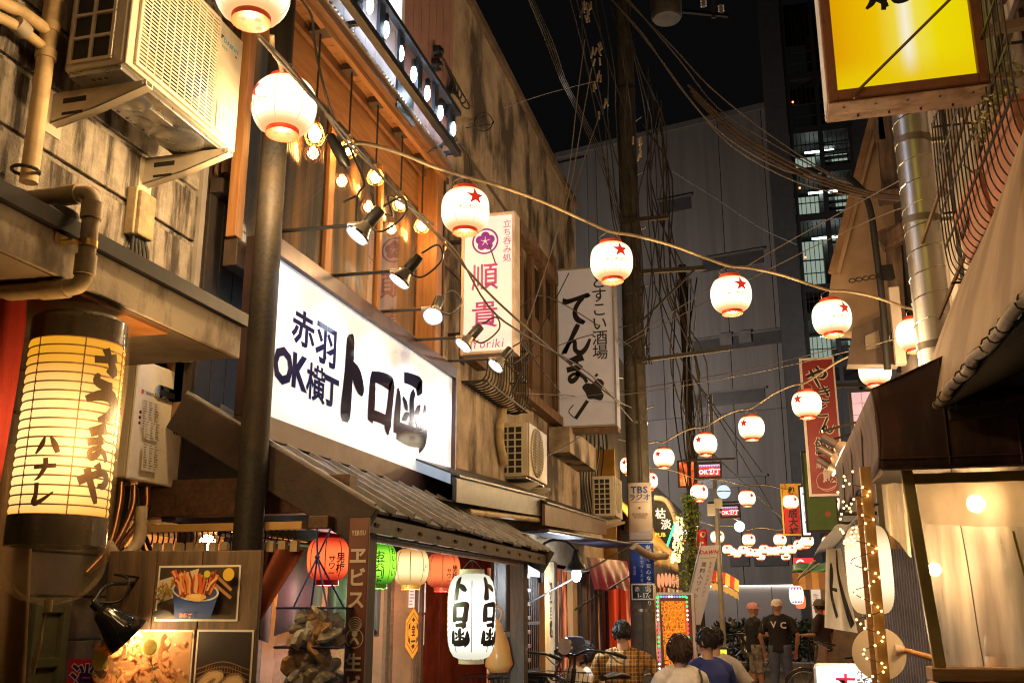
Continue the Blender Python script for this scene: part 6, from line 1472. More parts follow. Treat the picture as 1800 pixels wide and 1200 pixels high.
# small red lit alley signs + white globes on second pole
t2 = thing('street_light_pole', 'thin dark pole at mid alley holding the round white lamp globes', 'pole', tuple(PD(1268, 1060, 21)))
c = PD(1268, 1060, 21); MB().limb([(c.x, c.y, 0), (c.x, c.y, 6.2)], [.06, .045], 12).out('shaft', mat('pale_pole', (.3, .27, .22), .5), t2, sm=40)
t3 = thing('cable_pole', 'dark timber pole wrapped with cables right of the creeper', 'pole', tuple(PD(1226, 1040, 19)))
c = PD(1226, 1040, 19); MB().limb([(c.x, c.y, 0), (c.x, c.y, 8.5)], [.11, .08], 12).out('shaft', dark_wood_v, t3, sm=40)
m = MB()
for k in range(8): a_ = PD(1215+k*3, 700, 19); m.tube([(c.x+R_(-.12, .12), c.y-.1, .5+k*.3), (c.x+R_(-.14, .14), c.y-.1, 3), (c.x+R_(-.3, .2), c.y-.1, 5.5), (c.x+R_(-.7, .3), c.y, 8.2)], .014, 5, 3)
m.out('cable', black_rubber, t3)
for px_, py_, wpx, hpx, D, lab in ((1247, 826, 36, 20, 18.5, 'upper lit red alley name sign between the utility pole and the grey building'), (1283, 898, 27, 16, 22, 'lower lit red alley name sign under the round white globe')):
    c = PD(px_, py_, D); W, H = wpx/FOC*D, hpx/FOC*D; t = thing('alley_sign', lab, 'sign', tuple(c), 'lit red alley name signs')
    MB().box(c.x-W/2-.04, c.y, c.z-H/2-.05, c.x+W/2+.04, c.y+.1, c.z+H/2+.05).out('case', dark_metal, t)
    pr = Print((c.x, c.y, c.z), (1, 0, 0), (0, 0, 1)); pr.rect(-W/2, -H/2, W/2, H/2, (.62, .03, .03)); pr.rect(-W/2, H*.28, W/2, H/2, (.4, .35, .6))
    for i in range(8): pr.poly([(-W/2+W*i/8, H*.28), (-W/2+W*(i+1)/8, H*.28), (-W/2+W*(i+.5)/8, H*.42)], (.1, .08, .3))
    pr.text('OK横丁', 0, -H*.12, H*.52, (.9, .85, .95), .04); pr.out('lettering', printmat('sign_lit_print', .5), t)
    MB().bar((c.x-W/2-.3, c.y+.05, c.z+H/2+.1), (c.x+W/2+.3, c.y+.05, c.z+H/2+.1), .04, .04).out('bracket', dark_metal, t)
c = PD(1209, 833, 19.5); t = thing('neon_sign', 'glowing orange red neon panel beside the timber cable pole', 'sign', tuple(c)); MB().box(c.x-.16, c.y, c.z-.22, c.x+.12, c.y+.1, c.z+.24).out('lit_face', emit('neon_red', (1, .16, .04), .9, patch=(2, 2, 2)), t); MB().box(c.x-.2, c.y+.02, c.z-.26, c.x+.16, c.y+.14, c.z+.28).out('case', dark_metal, t)
for px_, py_, r, D, st, lab in ((1272, 864, 12, 21, 1.0, 'pale round street lamp globe with a dark equator band'), (1300, 925, 9, 24, 6, 'brilliant white round street lamp globe below the lower red alley sign')):
    c = PD(px_, py_, D); R = r/FOC*D; t = thing('lamp_globe', lab, 'street lamp', tuple(c))
    MB().ball(c, R, 20, 14).out('globe', emit('globe_%d' % st, (.80, .92, 1), st*.4), t, sm=80)
    m = MB(); m.cyl(c-V((0, 0, .01)), c+V((0, 0, .01)), R*1.02, n=20); m.cyl(c+V((0, 0, R*.95)), c+V((0, 0, R*1.2)), R*.4, n=12); m.bar(c+V((0, 0, R*1.15)), V((PD(1268, 1060, 21).x, PD(1268, 1060, 21).y, c.z+R*1.15)), .03, .03); m.out('fitting', galv, t)
t = thing('junction_box', 'small white box and camera clamped to the thin mid alley pole', 'junction box', tuple(PD(1265, 885, 20.8)))
c = PD(1264, 884, 20.8); MB().box(c.x-.1, c.y, c.z-.1, c.x+.06, c.y+.12, c.z+.1).out('box', white_metal, t); c = PD(1250, 895, 20.8); MB().box(c.x-.08, c.y, c.z-.12, c.x+.08, c.y+.1, c.z+.12).out('meter', white_metal, t)

# ================================================================= overhead wires
wire_m = mat('overhead_wire', (.045, .04, .036), .6, var=.3)
wire_l = mat('pale_wire', (.24, .2, .16), .55, var=.2)
def wires(label, rows, mtl=wire_m, r=.009, name='overhead_wire'):
    m = MB()
    for row in rows: m.tube([PD(*p) for p in row], r, 5, 4)
    return tag(m.out(name, mtl, sm=70), label, 'wire')
wires('bundle of overhead wires dropping down the night sky left of the utility pole', r=.006, rows=[[(925+k*3, -10, 9+k*.3), (960+k*4, 75, 10), (985+k*3, 140, 11), (1010+k*3, 190, 12), (1060+k*4, 300, 13), (1095+k*2, 420, 13.8)] for k in range(4)])
rows = []
for k in range(11): x0 = 1000+k*11; rows.append([(x0, -10, 11+k*.2), (x0+20+R_(-16, 16), 110+R_(-20, 20), 12), (x0+45+R_(-18, 18), 230+R_(-20, 20), 13), (1080+k*6+R_(-20, 20), 380+R_(-30, 30), 13.6), (1110+k*4+R_(-10, 10), 520, 13.8), (1118+R_(-20, 30), 640, 13.9)])
wires('mesh of dark overhead wires converging on the utility pole top', rows, r=.008)
rows = []
for k in range(9): rows.append([(1130+R_(0, 35), 120+k*14, 14), (1150+R_(-12, 40), 330+R_(-30, 30), 14.6), (1170+R_(-14, 60), 500+R_(-30, 30), 15.6), (1195+R_(-20, 50), 640+R_(-20, 20), 17), (1205+R_(0, 50), 800, 18.6)])
wires('dark cables running down from the utility pole to the timber pole', rows, r=.012)
wires('pale service wires sweeping from the pole top down to the right building', [[(1075, 0, 12), (1130, 60, 11.5), (1200, 160, 11), (1275, 240, 10.6), (1380, 300, 10.2), (1480, 318, 9.8), (1540, 340, 9.5)], [(1072, -6, 12.2), (1150, 90, 11.6), (1225, 190, 11), (1290, 260, 10.6), (1400, 320, 10.2), (1520, 350, 9.5)], [(1100, 0, 12), (1180, 80, 11.5), (1250, 155, 11), (1350, 235, 10.5), (1450, 300, 10), (1520, 330, 9.6)], [(1098, -8, 12), (1190, 100, 11.4), (1262, 190, 11), (1370, 260, 10.4), (1500, 330, 9.7)]], wire_l, .008)
wires('sagging black service cables strung in front of the silver duct', [[(1210+k*4, 150+k*9, 11), (1300, 232+k*8, 10.4), (1420, 300+k*7, 9.8), (1530, 338+k*4, 9), (1620, 345+k*3, 8.2), (1700, 318+k*6, 7.6), (1770, 285+k*8, 7)] for k in range(3)], mat('brown_cable', (.11, .075, .045)), .013)
wires('thin pale stay wires crossing the alley above the lanterns', [[(1080, 612, 13), (1300, 475, 10.5), (1470, 378, 9), (1630, 290, 7.6), (1680, 252, 7.2)], [(1090, 610, 13), (1300, 500, 10.5), (1500, 400, 8.8), (1640, 345, 7.8)], [(905, 690, 9.5), (1080, 695, 13.4), (1300, 660, 11.5), (1500, 615, 9.6), (1660, 570, 8)], [(1090, 688, 13.6), (1300, 652, 11.5), (1470, 612, 9.6)]], wire_l, .005)
wires('thin wires fanning from the plaster building to the hiragana sign', [[(860, 430, 8), (920, 600, 9.5), (985, 690, 11)], [(905, 550, 9), (960, 520, 10.8), (1080, 590, 12.5), (1110, 610, 13.6)], [(1000, 480, 11), (940, 600, 10), (900, 690, 9.2)], [(920, 640, 9.5), (1000, 600, 11.2), (1110, 570, 13.6)], [(1030, 760, 11.8), (985, 790, 10.8), (962, 800, 10.2)]], wire_m, .006)
wires('two slanting wires falling from the sky to the plaster roofline', [[(1028, 70, 11), (1015, 170, 10.8), (1000, 300, 10.5), (975, 420, 10), (930, 560, 9.4)], [(1040, 120, 11), (1020, 230, 10.8), (1000, 340, 10.5), (960, 470, 10), (915, 600, 9.4)], [(1055, 200, 11.5), (1020, 300, 11), (985, 430, 10.4)]], wire_l, .006)
wires('hair thin wire spanning the dark gap of sky', [[(885, 190, 9), (960, 165, 10), (1050, 142, 11)]], wire_l, .004)
wires('faint wires sloping across the grey building front', [[(1180, 300, 20), (1260, 350, 22), (1335, 400, 24), (1400, 430, 26)], [(1190, 620, 19), (1260, 720, 21), (1340, 830, 24)], [(1205, 640, 19), (1290, 780, 22), (1380, 930, 26)], [(1215, 760, 19), (1330, 870, 22), (1420, 950, 25)]], wire_m, .012)
# cable ties / clamps: bright connectors on the bundle
t = thing('wire_connector', 'cluster of pale wire connectors hanging on the overhead bundle', 'connector', tuple(PD(1040, 40, 11.6)))
rr = random.Random(9)
for cx_, cyy, n_ in ((1032, 18, 14), (1050, 88, 8), (1052, 140, 5), (1058, 182, 4), (1122, 255, 6)):
    m = MB()
    for k in range(n_): p = PD(cx_+rr.uniform(-9, 9), cyy+rr.uniform(-16, 16), 11.6+rr.uniform(-.2, .2)); m.cyl(p, p+V((rr.uniform(-.03, .03), 0, -.09)), .012, n=6)
    m.out('connector', mat('connector_plastic', (.45, .36, .26), .5, var=.4), t)
# ================================================================= right side: near building
XR = 1.45
R1 = thing('right_building', 'peeling cream plaster building behind the silver duct and wire balcony', 'building', (XR, 7, 0))
peel = mat('peeling_cream', (.56, .48, .38), .9, var=.2, vs=6, grime=(.16, .1, .06), gs=1.7, ga=.85, bump=.6, bs=35, gstretch=(1.5, 1.5, .5))
MB().box(XR, 2.6, 2.4, 5.5, 9.6, 9.5).out('wall', peel, R1)
MB().box(XR-.01, 7.62, 2.4, XR+.05, 7.74, 9.5).out('downpipe', dark_metal, R1)
# dark framed windows and posts
fr = mat('old_window_frame', (.1, .06, .04), .7, var=.3, grime=(.03, .02, .02))
for y0, y1, z0, z1 in ((4.3, 5.5, 5.0, 6.9), (5.9, 6.9, 5.0, 6.9), (4.6, 5.9, 3.75, 4.7)):
    MB().box(XR-.005, y0, z0, XR, y1, z1).out('window_pane', mat('dim_pane', (.2, .16, .12), .25, var=.4), R1)
    m = MB(); e = .06
    m.box(XR-.04, y0-e, z0-e, XR+.01, y0, z1+e); m.box(XR-.04, y1, z0-e, XR+.01, y1+e, z1+e); m.box(XR-.04, y0, z1, XR+.01, y1, z1+e); m.box(XR-.06, y0, z0-e, XR+.01, y1, z0); m.box(XR-.03, (y0+y1)/2-.02, z0, XR, (y0+y1)/2+.02, z1); m.out('window_frame', fr, R1)
for k in range(6): MB().cyl((XR-.02-.03*(k % 2), 5.62+k*.045, 3.2), (XR-.02-.03*(k % 2), 5.62+k*.045, 9), .016, n=8).out('riser_pipe', mat('grey_riser', (.2, .16, .11)), R1)
m = MB()
for z_ in (5.0, 4.55, 6.2): m.bar((XR, 5.12, z_), (1.18, 5.12, z_-.02), .05, .05)
m.bar((XR, 5.3, 4.35), (1.1, 5.08, 4.25), .03, .03)
m.out('sign_bracket', mat('pale_steel', (.5, .38, .26), .5, .3, var=.3), R1)
m = MB()
for a, b in (((1745, 330, 6.0), (1650, 560, 6.6)), ((1720, 280, 5.6), (1760, 60, 5.2)), ((1690, 420, 6), (1765, 170, 5.4)), ((1620, 430, 7), (1710, 170, 6))): m.cyl(PD(*a), PD(*b), .014, n=6)
m.out('strut', mat('rust_strut', (.16, .09, .05), .7), R1)

# silver spiral duct
DX, DY, DR = 1.13, 7.2, .122
t = thing('spiral_duct', 'silver spiral ventilation duct climbing the right wall', 'duct', (DX, DY, 2.6))
silver = mat('spiral_steel', (.55, .54, .52), .38, .95, var=.12, vs=5, stretch=(3, 3, .3))
MB().cyl((DX, DY, 2.4), (DX, DY, 9.5), DR, n=40).out('tube', silver, t, sm=40)
pts = []; n = int(7.1/.17*16)
for i in range(n): a = i/16*2*math.pi; pts.append((DX+(DR+.002)*math.cos(a), DY+(DR+.002)*math.sin(a), 2.4+i/16*.17))
MB().tube(pts, .0045, 4, 1).out('seam', mat('seam_steel', (.6, .58, .55), .25, .95), t)
for z_ in (PY(1620, 390, DY).z, PY(1610, 250, DY).z, PY(1640, 610, DY).z):
    MB().cyl((DX, DY, z_-.025), (DX, DY, z_+.025), DR+.006, n=32).out('clamp', mat('clamp_steel', (.2, .17, .14), .5, .6), t, sm=40)
    MB().bar((DX+DR, DY, z_), (XR, DY, z_), .04, .03).out('stay', galv, t)
# wire balcony with planter
t = thing('wire_balcony', 'black wire mesh balcony cage on the cream wall', 'balcony cage', (1.3, 5.4, 3.6))
m = None; y = 4.5; bar0 = None
prof = [(1.17, 4.75), (1.16, 4.3), (1.16, 3.85), (1.19, 3.68), (1.28, 3.62), (XR, 3.62)]
while y < 6.6:
    if bar0 is None: bar0 = MB().tube([(p[0], 0, p[1]) for p in prof], .0045, 5, 4).mesh('cage_bar'); bar0.materials.append(dark_metal)
    o = link('cage_bar', bar0, t); o.location = V((0, y, 0))-LOC[t.name]; y += .1
m = MB()
for x, z in ((1.17, 4.72), (1.16, 4.4), (1.16, 4.1), (1.16, 3.86), (1.28, 3.62)): m.cyl((x, 4.5, z), (x, 6.6, z), .008, n=5)
for yy in (4.5, 6.6):
    for z in (4.72, 4.1, 3.62): m.cyl((1.17, yy, z), (XR, yy, z), .008, n=5)
m.out('cage_rail', dark_metal, t)
MB().box(1.3, 4.55, 3.632, XR-.01, 6.5, 3.655).out('floor_board', mat('floor_plank', (.42, .27, .13), .7, var=.3, stretch=(4, .4, 4)), t)
t = thing('planter_box', 'terracotta trough planter resting in the wire balcony', 'planter', (1.27, 5.7, 3.66))
terra = mat('terracotta', (.5, .2, .12), .75, var=.2, grime=(.3, .18, .12))
for y0, y1 in ((4.75, 5.5), (5.6, 6.35)): MB().prism([(1.19, y0, 3.95), (1.42, y0, 3.95), (1.40, y0, 3.66), (1.23, y0, 3.66)], (0, y1-y0, 0)).out('trough', terra, t, bev=.01); MB().box(1.18, y0-.01, 3.93, 1.43, y1+.01, 3.965).out('rim', terra, t, bev=.006)
t = thing('balcony_plant', 'pale leaved plant spilling from the balcony planter', 'plant', (1.25, 5.0, 3.97))
m = MB(); rr = random.Random(5)
for i in range(420):
    p = V((1.24+rr.gauss(0, .05), 5.05+rr.gauss(0, .14), 3.98+abs(rr.gauss(0, .06)))); d = V((rr.uniform(-1, .3), rr.uniform(-1, 1), rr.uniform(-.6, 1))).normalized(); e = d.cross(V((rr.uniform(-1, 1), 1, 1))).normalized(); s_ = rr.uniform(.011, .024)
    m.add([p, p+d*s_+e*s_*.45, p+d*s_*2, p+d*s_-e*s_*.45], [(0, 1, 2, 3)])
m.out('leaves', mat('pale_leaf', (.42, .38, .16), .5, var=.4, vs=9), t, kind='stuff')
m = MB()
for k in range(4): m.tube([(1.3, 4.7+k*.4, 3.95), (1.27, 4.72+k*.42, 4.08), (1.2, 4.75+k*.4, 4.15)], .006, 5, 3)
m.out('stem', mat('stem_green', (.15, .12, .04), .7), t)

# yellow lit sign
Yy = 5.0
y_bl, y_br = PY(1472, 166, Yy), PY(1718, 135, Yy); zb_ = (y_bl.z+y_br.z)/2; x0, x1 = y_bl.x, y_br.x
t = thing('yellow_sign', 'big rusty framed yellow lit sign with a black character hanging at the top right', 'sign', (x0, Yy, zb_))
yf = bpy.data.materials.new('yellow_acrylic'); yf.use_nodes = True; nt = yf.node_tree; b = nt.nodes['Principled BSDF']; b.inputs['Base Color'].default_value = (.22, .14, .004, 1); b.inputs['Roughness'].default_value = .3
tc = nt.nodes.new('ShaderNodeTexCoord'); mp = nt.nodes.new('ShaderNodeSeparateXYZ'); nt.links.new(tc.outputs['Object'], mp.inputs[0])
# the tube behind the acrylic: hottest along its axis
sb = nt.nodes.new('ShaderNodeMath'); sb.operation = 'SUBTRACT'; nt.links.new(mp.outputs[0], sb.inputs[0]); sb.inputs[1].default_value = (x1-x0)*.545
mr = nt.nodes.new('ShaderNodeMapRange'); mr.inputs[1].default_value = -.36; mr.inputs[2].default_value = .36; nt.links.new(sb.outputs[0], mr.inputs[0])
cr = nt.nodes.new('ShaderNodeValToRGB'); e = cr.color_ramp.elements; e[0].color = (.80, .38, 0, 1); e[1].position = 1; e[1].color = (.86, .68, 0, 1)
for q, c in ((.3, (.88, .56, 0)), (.43, (.9, .74, .06)), (.5, (1, .95, .75)), (.57, (.92, .8, .08)), (.7, (.9, .76, 0))): k = e.new(q); k.color = (*c, 1)
nt.links.new(mr.outputs[0], cr.inputs[0])
mz = nt.nodes.new('ShaderNodeMapRange'); mz.interpolation_type = 'SMOOTHSTEP'; mz.inputs[1].default_value = .02; mz.inputs[2].default_value = .22; nt.links.new(mp.outputs[2], mz.inputs[0])
mx = nt.nodes.new('ShaderNodeMix'); mx.data_type = 'RGBA'; nt.links.new(mz.outputs[0], mx.inputs[0]); mx.inputs[6].default_value = (.85, .62, .0, 1); nt.links.new(cr.outputs[0], mx.inputs[7])
nt.links.new(mx.outputs[2], b.inputs['Emission Color']); b.inputs['Emission Strength'].default_value = .34
MB().box(x0, Yy, zb_, x1, Yy+.1, zb_+1.6).out('face_panel', yf, t)
rust = mat('rusty_frame', (.3, .13, .06), .75, .2, var=.35, vs=6, grime=(.12, .04, .02), gs=6, ga=.7, bump=.3)
pale_r = mat('rusty_pale_metal', (.5, .33, .22), .7, .1, var=.25, vs=5, grime=(.2, .08, .03), gs=7, ga=.7, bump=.3)
e_ = .05
MB().box(x0-e_, Yy-.045, zb_-e_, x0, Yy+.2, zb_+1.65).out('frame_edge', rust, t, bev=.004); MB().box(x1, Yy-.045, zb_-e_, x1+e_, Yy+.2, zb_+1.65).out('frame_edge', rust, t, bev=.004)
MB().box(x0, Yy-.045, zb_-e_, x1, Yy+.05, zb_).out('frame_bottom', rust, t, bev=.004)
MB().box(x0-e_, Yy+.05, zb_-e_-.004, x1+e_, Yy+.215, zb_-e_+.02).out('bottom_sheet', pale_r, t, bev=.003); MB().box(x0-e_, Yy-.02, zb_-e_-.012, x1+e_, Yy+.12, zb_-e_-.005).out('bottom_lip', pale_r, t, bev=.002)
MB().box(x0-e_-.006, Yy-.03, zb_-.04, x0-e_-.001, Yy+.22, zb_+1.65).out('side_sheet', mat('white_side', (.7, .68, .66), .5), t)
m = MB()
for i in range(9): m.cyl((x0+.03+i*(x1-x0-.05)/8, Yy+.04+.12*(i % 2), zb_-e_-.016), (x0+.03+i*(x1-x0-.05)/8, Yy+.04+.12*(i % 2), zb_-e_-.004), .006, n=6)
m.out('screw', dark_metal, t)
pr = Print((x0, Yy, zb_), (1, 0, 0), (0, 0, 1)); W = x1-x0
c = PY(1552, -8, Yy); cx_, cz = c.x-x0, c.z-zb_
bk = (.015, .013, .004)
pr.line([(cx_-.09, cz-.07, .5), (cx_-.055, cz-.03, 1.2), (cx_-.035, cz+.05, 1.2), (cx_-.03, cz+.12, 1)], .03, bk); pr.line([(cx_-.04, cz-.015, 1), (cx_+.0, cz-.045, 1.1), (cx_+.01, cz-.075, 1)], .028, bk); pr.line([(cx_-.02, cz+.12, 1), (cx_+.005, cz+.02, 1.2), (cx_-.005, cz-.09, .8)], .03, bk)
pr.line([(cx_+.05, cz+.14, 1), (cx_+.045, cz+.02, 1), (cx_+.06, cz-.045, 1.1), (cx_+.12, cz-.04, 1), (cx_+.125, cz, .5)], .03, bk); pr.line([(cx_+.05, cz+.06, 1), (cx_+.1, cz+.09, 1)], .026, bk); pr.line([(cx_+.08, cz+.02, .6), (cx_+.14, cz+.05, 1)], .03, bk)
pr.out('lettering', INK, t)
p0 = V((PY(1503, 190, Yy-.06).x, Yy-.055, zb_-.045)); m = MB(); m.cyl(p0, PD(1740, -70, 5.0), .008, n=8); m.bar(p0-V((0, 0, .02)), p0+V((.03, 0, .02)), .02, .004); m.out('stay_rod', mat('old_rod', (.22, .14, .07), .5, .4), t)
# old timber gable between duct and grey building
t = thing('old_gable', 'old timber and tan sheet gable left of the silver duct', 'gable wall', (1.2, 10, 3))
tanw = mat('tan_sheet', (.42, .28, .17), .8, var=.12, vs=2, grime=(.25, .15, .09), gs=1.5, ga=.5)
Yg = 10.2
P_ = [PY(1542, 195, Yg), PY(1462, 480, Yg), PY(1450, 575, Yg), PY(1570, 590, Yg), PY(1580, 190, Yg)]
MB().prism(P_, (0, .3, 0)).out('wall_sheet', tanw, t)
m = MB(); m.bar(PY(1538, 190, Yg-.05), PY(1462, 480, Yg-.05), .07, .07); m.out('verge_board', mat('verge_wood', (.3, .17, .09), .75, var=.35), t)
MB().bar(PY(1548, 190, Yg-.04), PY(1472, 480, Yg-.04), .05, .05).out('verge_trim', tanw, t)
ow = mat('weathered_timber', (.17, .11, .075), .8, var=.5, vs=6, bump=.5, stretch=(4, 4, .5))
for a, b, w_ in (((1552, 190), (1562, 335), .13), ((1595, 190), (1600, 420), .2), ((1570, 420), (1580, 610), .14), ((1540, 190), (1548, 250), .1)): MB().bar(PY(*a, Yg-.3), PY(*b, Yg-.3), w_, .1, (0, 1, 0)).out('timber_post', ow, t, bev=.006)
for a, b, w_ in (((1548, 425), (1600, 405), .18), ((1545, 350), (1600, 340), .1)): MB().bar(PY(*a, Yg-.42), PY(*b, Yg-.42), .16, w_).out('timber_beam', ow, t, bev=.006)
MB().bar(PY(1590, 400, Yg-.5), PY(1548, 428, Yg-.5), .05, .1).out('brace', ow, t)
MB().prism([PY(1500, 575, Yg-.5), PY(1548, 555, Yg-.5), PY(1580, 640, Yg-.5), PY(1490, 640, Yg-.5)], (0, .2, 0)).out('dormer', mat('dormer_wood', (.09, .06, .045), .8), t)
MB().prism([PY(1520, 590, Yg-.52), PY(1545, 580, Yg-.52), PY(1548, 610, Yg-.52), PY(1522, 615, Yg-.52)], (0, .01, 0)).out('dormer_pane', mat('dim_pane', (.2, .16, .12)), t)
MB().box(PY(1562, 505, 9.4).x, 9.4, PY(1562, 640, 9.4).z, PY(1580, 505, 9.4).x, 9.5, PY(1562, 505, 9.4).z).out('white_post', mat('pale_post', (.5, .42, .36), .7), t)
m = MB(); m.tube([PD(1490, 310, 9.8), PD(1515, 335, 9.6), PD(1530, 370, 9.5), PD(1540, 440, 9.4), PD(1552, 540, 9.3), PD(1560, 650, 9.2)], .032, 10, 5); tag(m.out('black_conduit', black_rubber, sm=60), 'thick black conduit curving down in front of the tan gable', 'conduit')
t = thing('perforated_bracket', 'perforated steel arm sticking out from the black conduit', 'bracket', tuple(PD(1520, 490, 9.3)))
m = MB()
for i in range(5): c = PD(1498+i*12, 493-i*2, 9.3); m.tube([c+V((.028*math.cos(a*.5236), 0, .02*math.sin(a*.5236))) for a in range(13)], .006, 5, 1)
m.bar(PD(1550, 480, 9.3), PD(1570, 478, 9.3), .05, .14); m.out('arm', dark_metal, t)

# ================================================================= brown stall awning, plastic screen, stall
SX = .50; SY0, SY1 = 5.22, 9.0
zb0, zt0 = PX(1550, 820, SX).z, PX(1532, 688, SX).z; zb1, zt1 = PX(1476, 900, SX).z, PX(1471, 815, SX).z
t = thing('stall_awning', 'dark brown canvas stall awning with a sloping top and closed end', 'awning', (SX, SY0, zb0))
brn = mat('brown_canvas', (.095, .045, .033), .8, var=.3, vs=4, grime=(.035, .02, .016), gs=2.4, ga=.8, bump=.8, bs=8, gstretch=(2, 2, .4))
back = XR
tr = PY(1705, 605, SY0); slope = (tr.z-zt0)/(tr.x-SX); zr0 = zt0+slope*(back-SX)
wav = lambda s_: .012*math.sin(s_*9)+.006*math.sin(s_*23)
MB().sheet(lambda u, v: (SX+.02*math.sin(v*3.1), SY0+(SY1-SY0)*u, zb0+(zb1-zb0)*u+((zt0-zb0)+((zt1-zb1)-(zt0-zb0))*u)*v+(1-v)*wav(u*4)), 40, 6).out('valance', brn, t, sm=80, th=.006)
MB().sheet(lambda u, v: (SX+(back-SX)*u, SY0+.01*math.sin(u*9)*v, (zb0+.008*math.sin(u*14))*(1-v)+(zt0+(zr0-zt0)*u)*v), 30, 6).out('end_cap', brn, t, sm=80, th=.006)
MB().sheet(lambda u, v: (SX+(back-SX)*v, SY0+(SY1-SY0)*u, zt0+(zt1-zt0)*u+(zr0-zt0)*v), 20, 6).out('top', brn, t, sm=80, th=.006)
for q in (.34, .68): MB().tube([(SX+(back-SX)*q, SY0-.006, zb0+.01), (SX+(back-SX)*q, SY0-.004, zt0+(zr0-zt0)*q)], .005, 5, 1).out('stitched_seam', brn, t)
for q in (1, 2, 3): MB().tube([(SX-.006, SY0+(SY1-SY0)*q/4, zb0+(zb1-zb0)*q/4), (SX+.01, SY0+(SY1-SY0)*q/4, zt0+(zt1-zt0)*q/4)], .005, 5, 1).out('stitched_seam', brn, t)
MB().tube([(SX-.004, SY0-.008, zb0+.05), (back, SY0-.008, zb0+.05)], .004, 5, 1).out('stitched_seam', brn, t)
m = MB(); m.cyl((SX+.02, SY0+.03, zb0+.01), (SX+.02, SY1, zb1+.01), .015, n=8); m.cyl((SX+.02, SY0+.03, zb0+.01), (back, SY0+.03, zb0+.01), .015, n=8); m.out('frame_tube', mat('rust_strut', (.16, .09, .05)), t)
# stall structure
t = ST = thing('food_stall', 'food stall with timber sill and greenish frame behind a hazy plastic screen', 'stall', (.9, 6, 0))
YS = 5.38
pl_tl, pl_bl = PY(1592, 822, YS), PY(1652, 1172, YS)
olive = mat('olive_frame', (.33, .26, .08), .6, var=.25, grime=(.12, .09, .03))
oak = mat('sill_wood', (.36, .2, .09), .55, var=.35, vs=8, bump=.3, stretch=(.4, 4, 4))
MB().bar(pl_tl, pl_bl, .055, .05, (0, 1, 0)).out('corner_post', olive, ST, bev=.004)
MB().bar(pl_tl+V((.09, .5, 0)), pl_bl+V((.06, .5, 0)), .03, .03, (0, 1, 0)).out('inner_post', mat('mint_post', (.3, .36, .3), .5), ST)
MB().box(pl_tl.x-.02, YS-.02, zb0-.06, 2.2, YS+.03, zb0-.01).out('head_rail', olive, ST)
MB().box(pl_bl.x-.05, YS-.1, pl_bl.z-.06, 2.2, YS+.12, pl_bl.z).out('sill', oak, ST, bev=.005)
MB().box(pl_bl.x-.02, YS-.05, .0, 2.2, YS+.05, pl_bl.z-.062).out('counter_front', mat('green_board', (.06, .07, .045), .6, var=.3), ST)
MB().box(pl_bl.x+.03, YS-.062, pl_bl.z-.13, 2.2, YS-.05, pl_bl.z-.12).out('counter_trim', olive, ST)
MB().box(XR+.6, YS-.3, 0, XR+.65, 9, 2.6).out('side_wall', mat('stall_wall', (.5, .46, .4), .6, var=.2), ST)
MB().box(.75, 8.3, 0, 2.1, 8.35, 2.6).out('back_wall', mat('stall_back', (.3, .29, .18), .5, var=.4, vs=3, grime=(.42, .22, .1), gs=2), ST)
MB().box(.6, YS+.1, 2.55, 2.1, 8.3, 2.6).out('stall_ceiling', mat('stall_wall', (.5, .46, .4)), ST)
MB().box(.75, 7.0, 1.0, 2.1, 7.6, 1.05).out('work_top', mat('steel_top', (.5, .48, .45), .3, .8), ST)
pr = Print((.75, 8.3, 0), (1, 0, 0), (0, 0, 1))
for i in range(16): x, z = R_(.05, 1.2), R_(1.1, 2.0); pr.rect(x, z, x+R_(.06, .16), z+R_(.1, .25), random.choice([(.6, .1, .05), (.7, .6, .4), (.8, .75, .6), (.3, .2, .1), (.55, .35, .1)]))
pr.out('menu_paper', INK, ST)
for px_, py_, D, r, st in ((1642, 1000, 5.58, .032, 45), (1715, 885, 5.57, .045, 40), (1760, 1010, 7.4, .03, 40)): c = PY(px_, py_, D); MB().ball(c, r, 12, 8).out('bulb', emit('stall_bulb', (1, .62, .28), 60), ST, sm=60); MB().cyl(c, (c.x, c.y, 2.55), .004, n=5).out('bulb_cord', black_rubber, ST)
# plastic screen
film = glassy('hazy_plastic', (.86, .77, .64), .5, .12, noise=.32, ns=2.2, stretch=(5, 1, .45), diff=.6)
fn_ = film.node_tree; tb = [n for n in fn_.nodes if n.type == 'BSDF_TRANSPARENT'][0]; rf_ = fn_.nodes.new('ShaderNodeBsdfRefraction'); rf_.inputs['IOR'].default_value = 1.03; rf_.inputs['Roughness'].default_value = .2; rf_.inputs[0].default_value = (.95, .92, .86, 1)
ms = fn_.nodes.new('ShaderNodeMixShader'); ms.inputs[0].default_value = .82; tgt_ = tb.outputs[0].links[0].to_socket; fn_.links.new(tb.outputs[0], ms.inputs[1]); fn_.links.new(rf_.outputs[0], ms.inputs[2]); fn_.links.new(ms.outputs[0], tgt_)
t = thing('plastic_screen', 'hazy creased plastic sheet screen of the stall', 'plastic sheet', tuple(pl_bl))
def fn(u, v):
    a = pl_bl.lerp(pl_tl, v); x = a.x+.03+(2.15-a.x)*u
    return V((x, YS+.035+.018*math.sin(u*26+v*2)+.012*math.sin(u*61-v*3)+.01*math.sin(v*9+u*4), a.z+.004))
MB().sheet(fn, 90, 20).out('film', film, t, sm=80)
def fn2(u, v): return V((pl_tl.x-.0+(2.1-pl_tl.x)*u, YS+.0+.012*math.sin(u*31), zb0-.02-(.23+.03*math.sin(u*5))*v))
MB().sheet(fn2, 60, 4).out('upper_flap', glassy('hazy_flap', (.85, .74, .56), .68, .3, noise=.2, ns=3, diff=.75), t, sm=80)
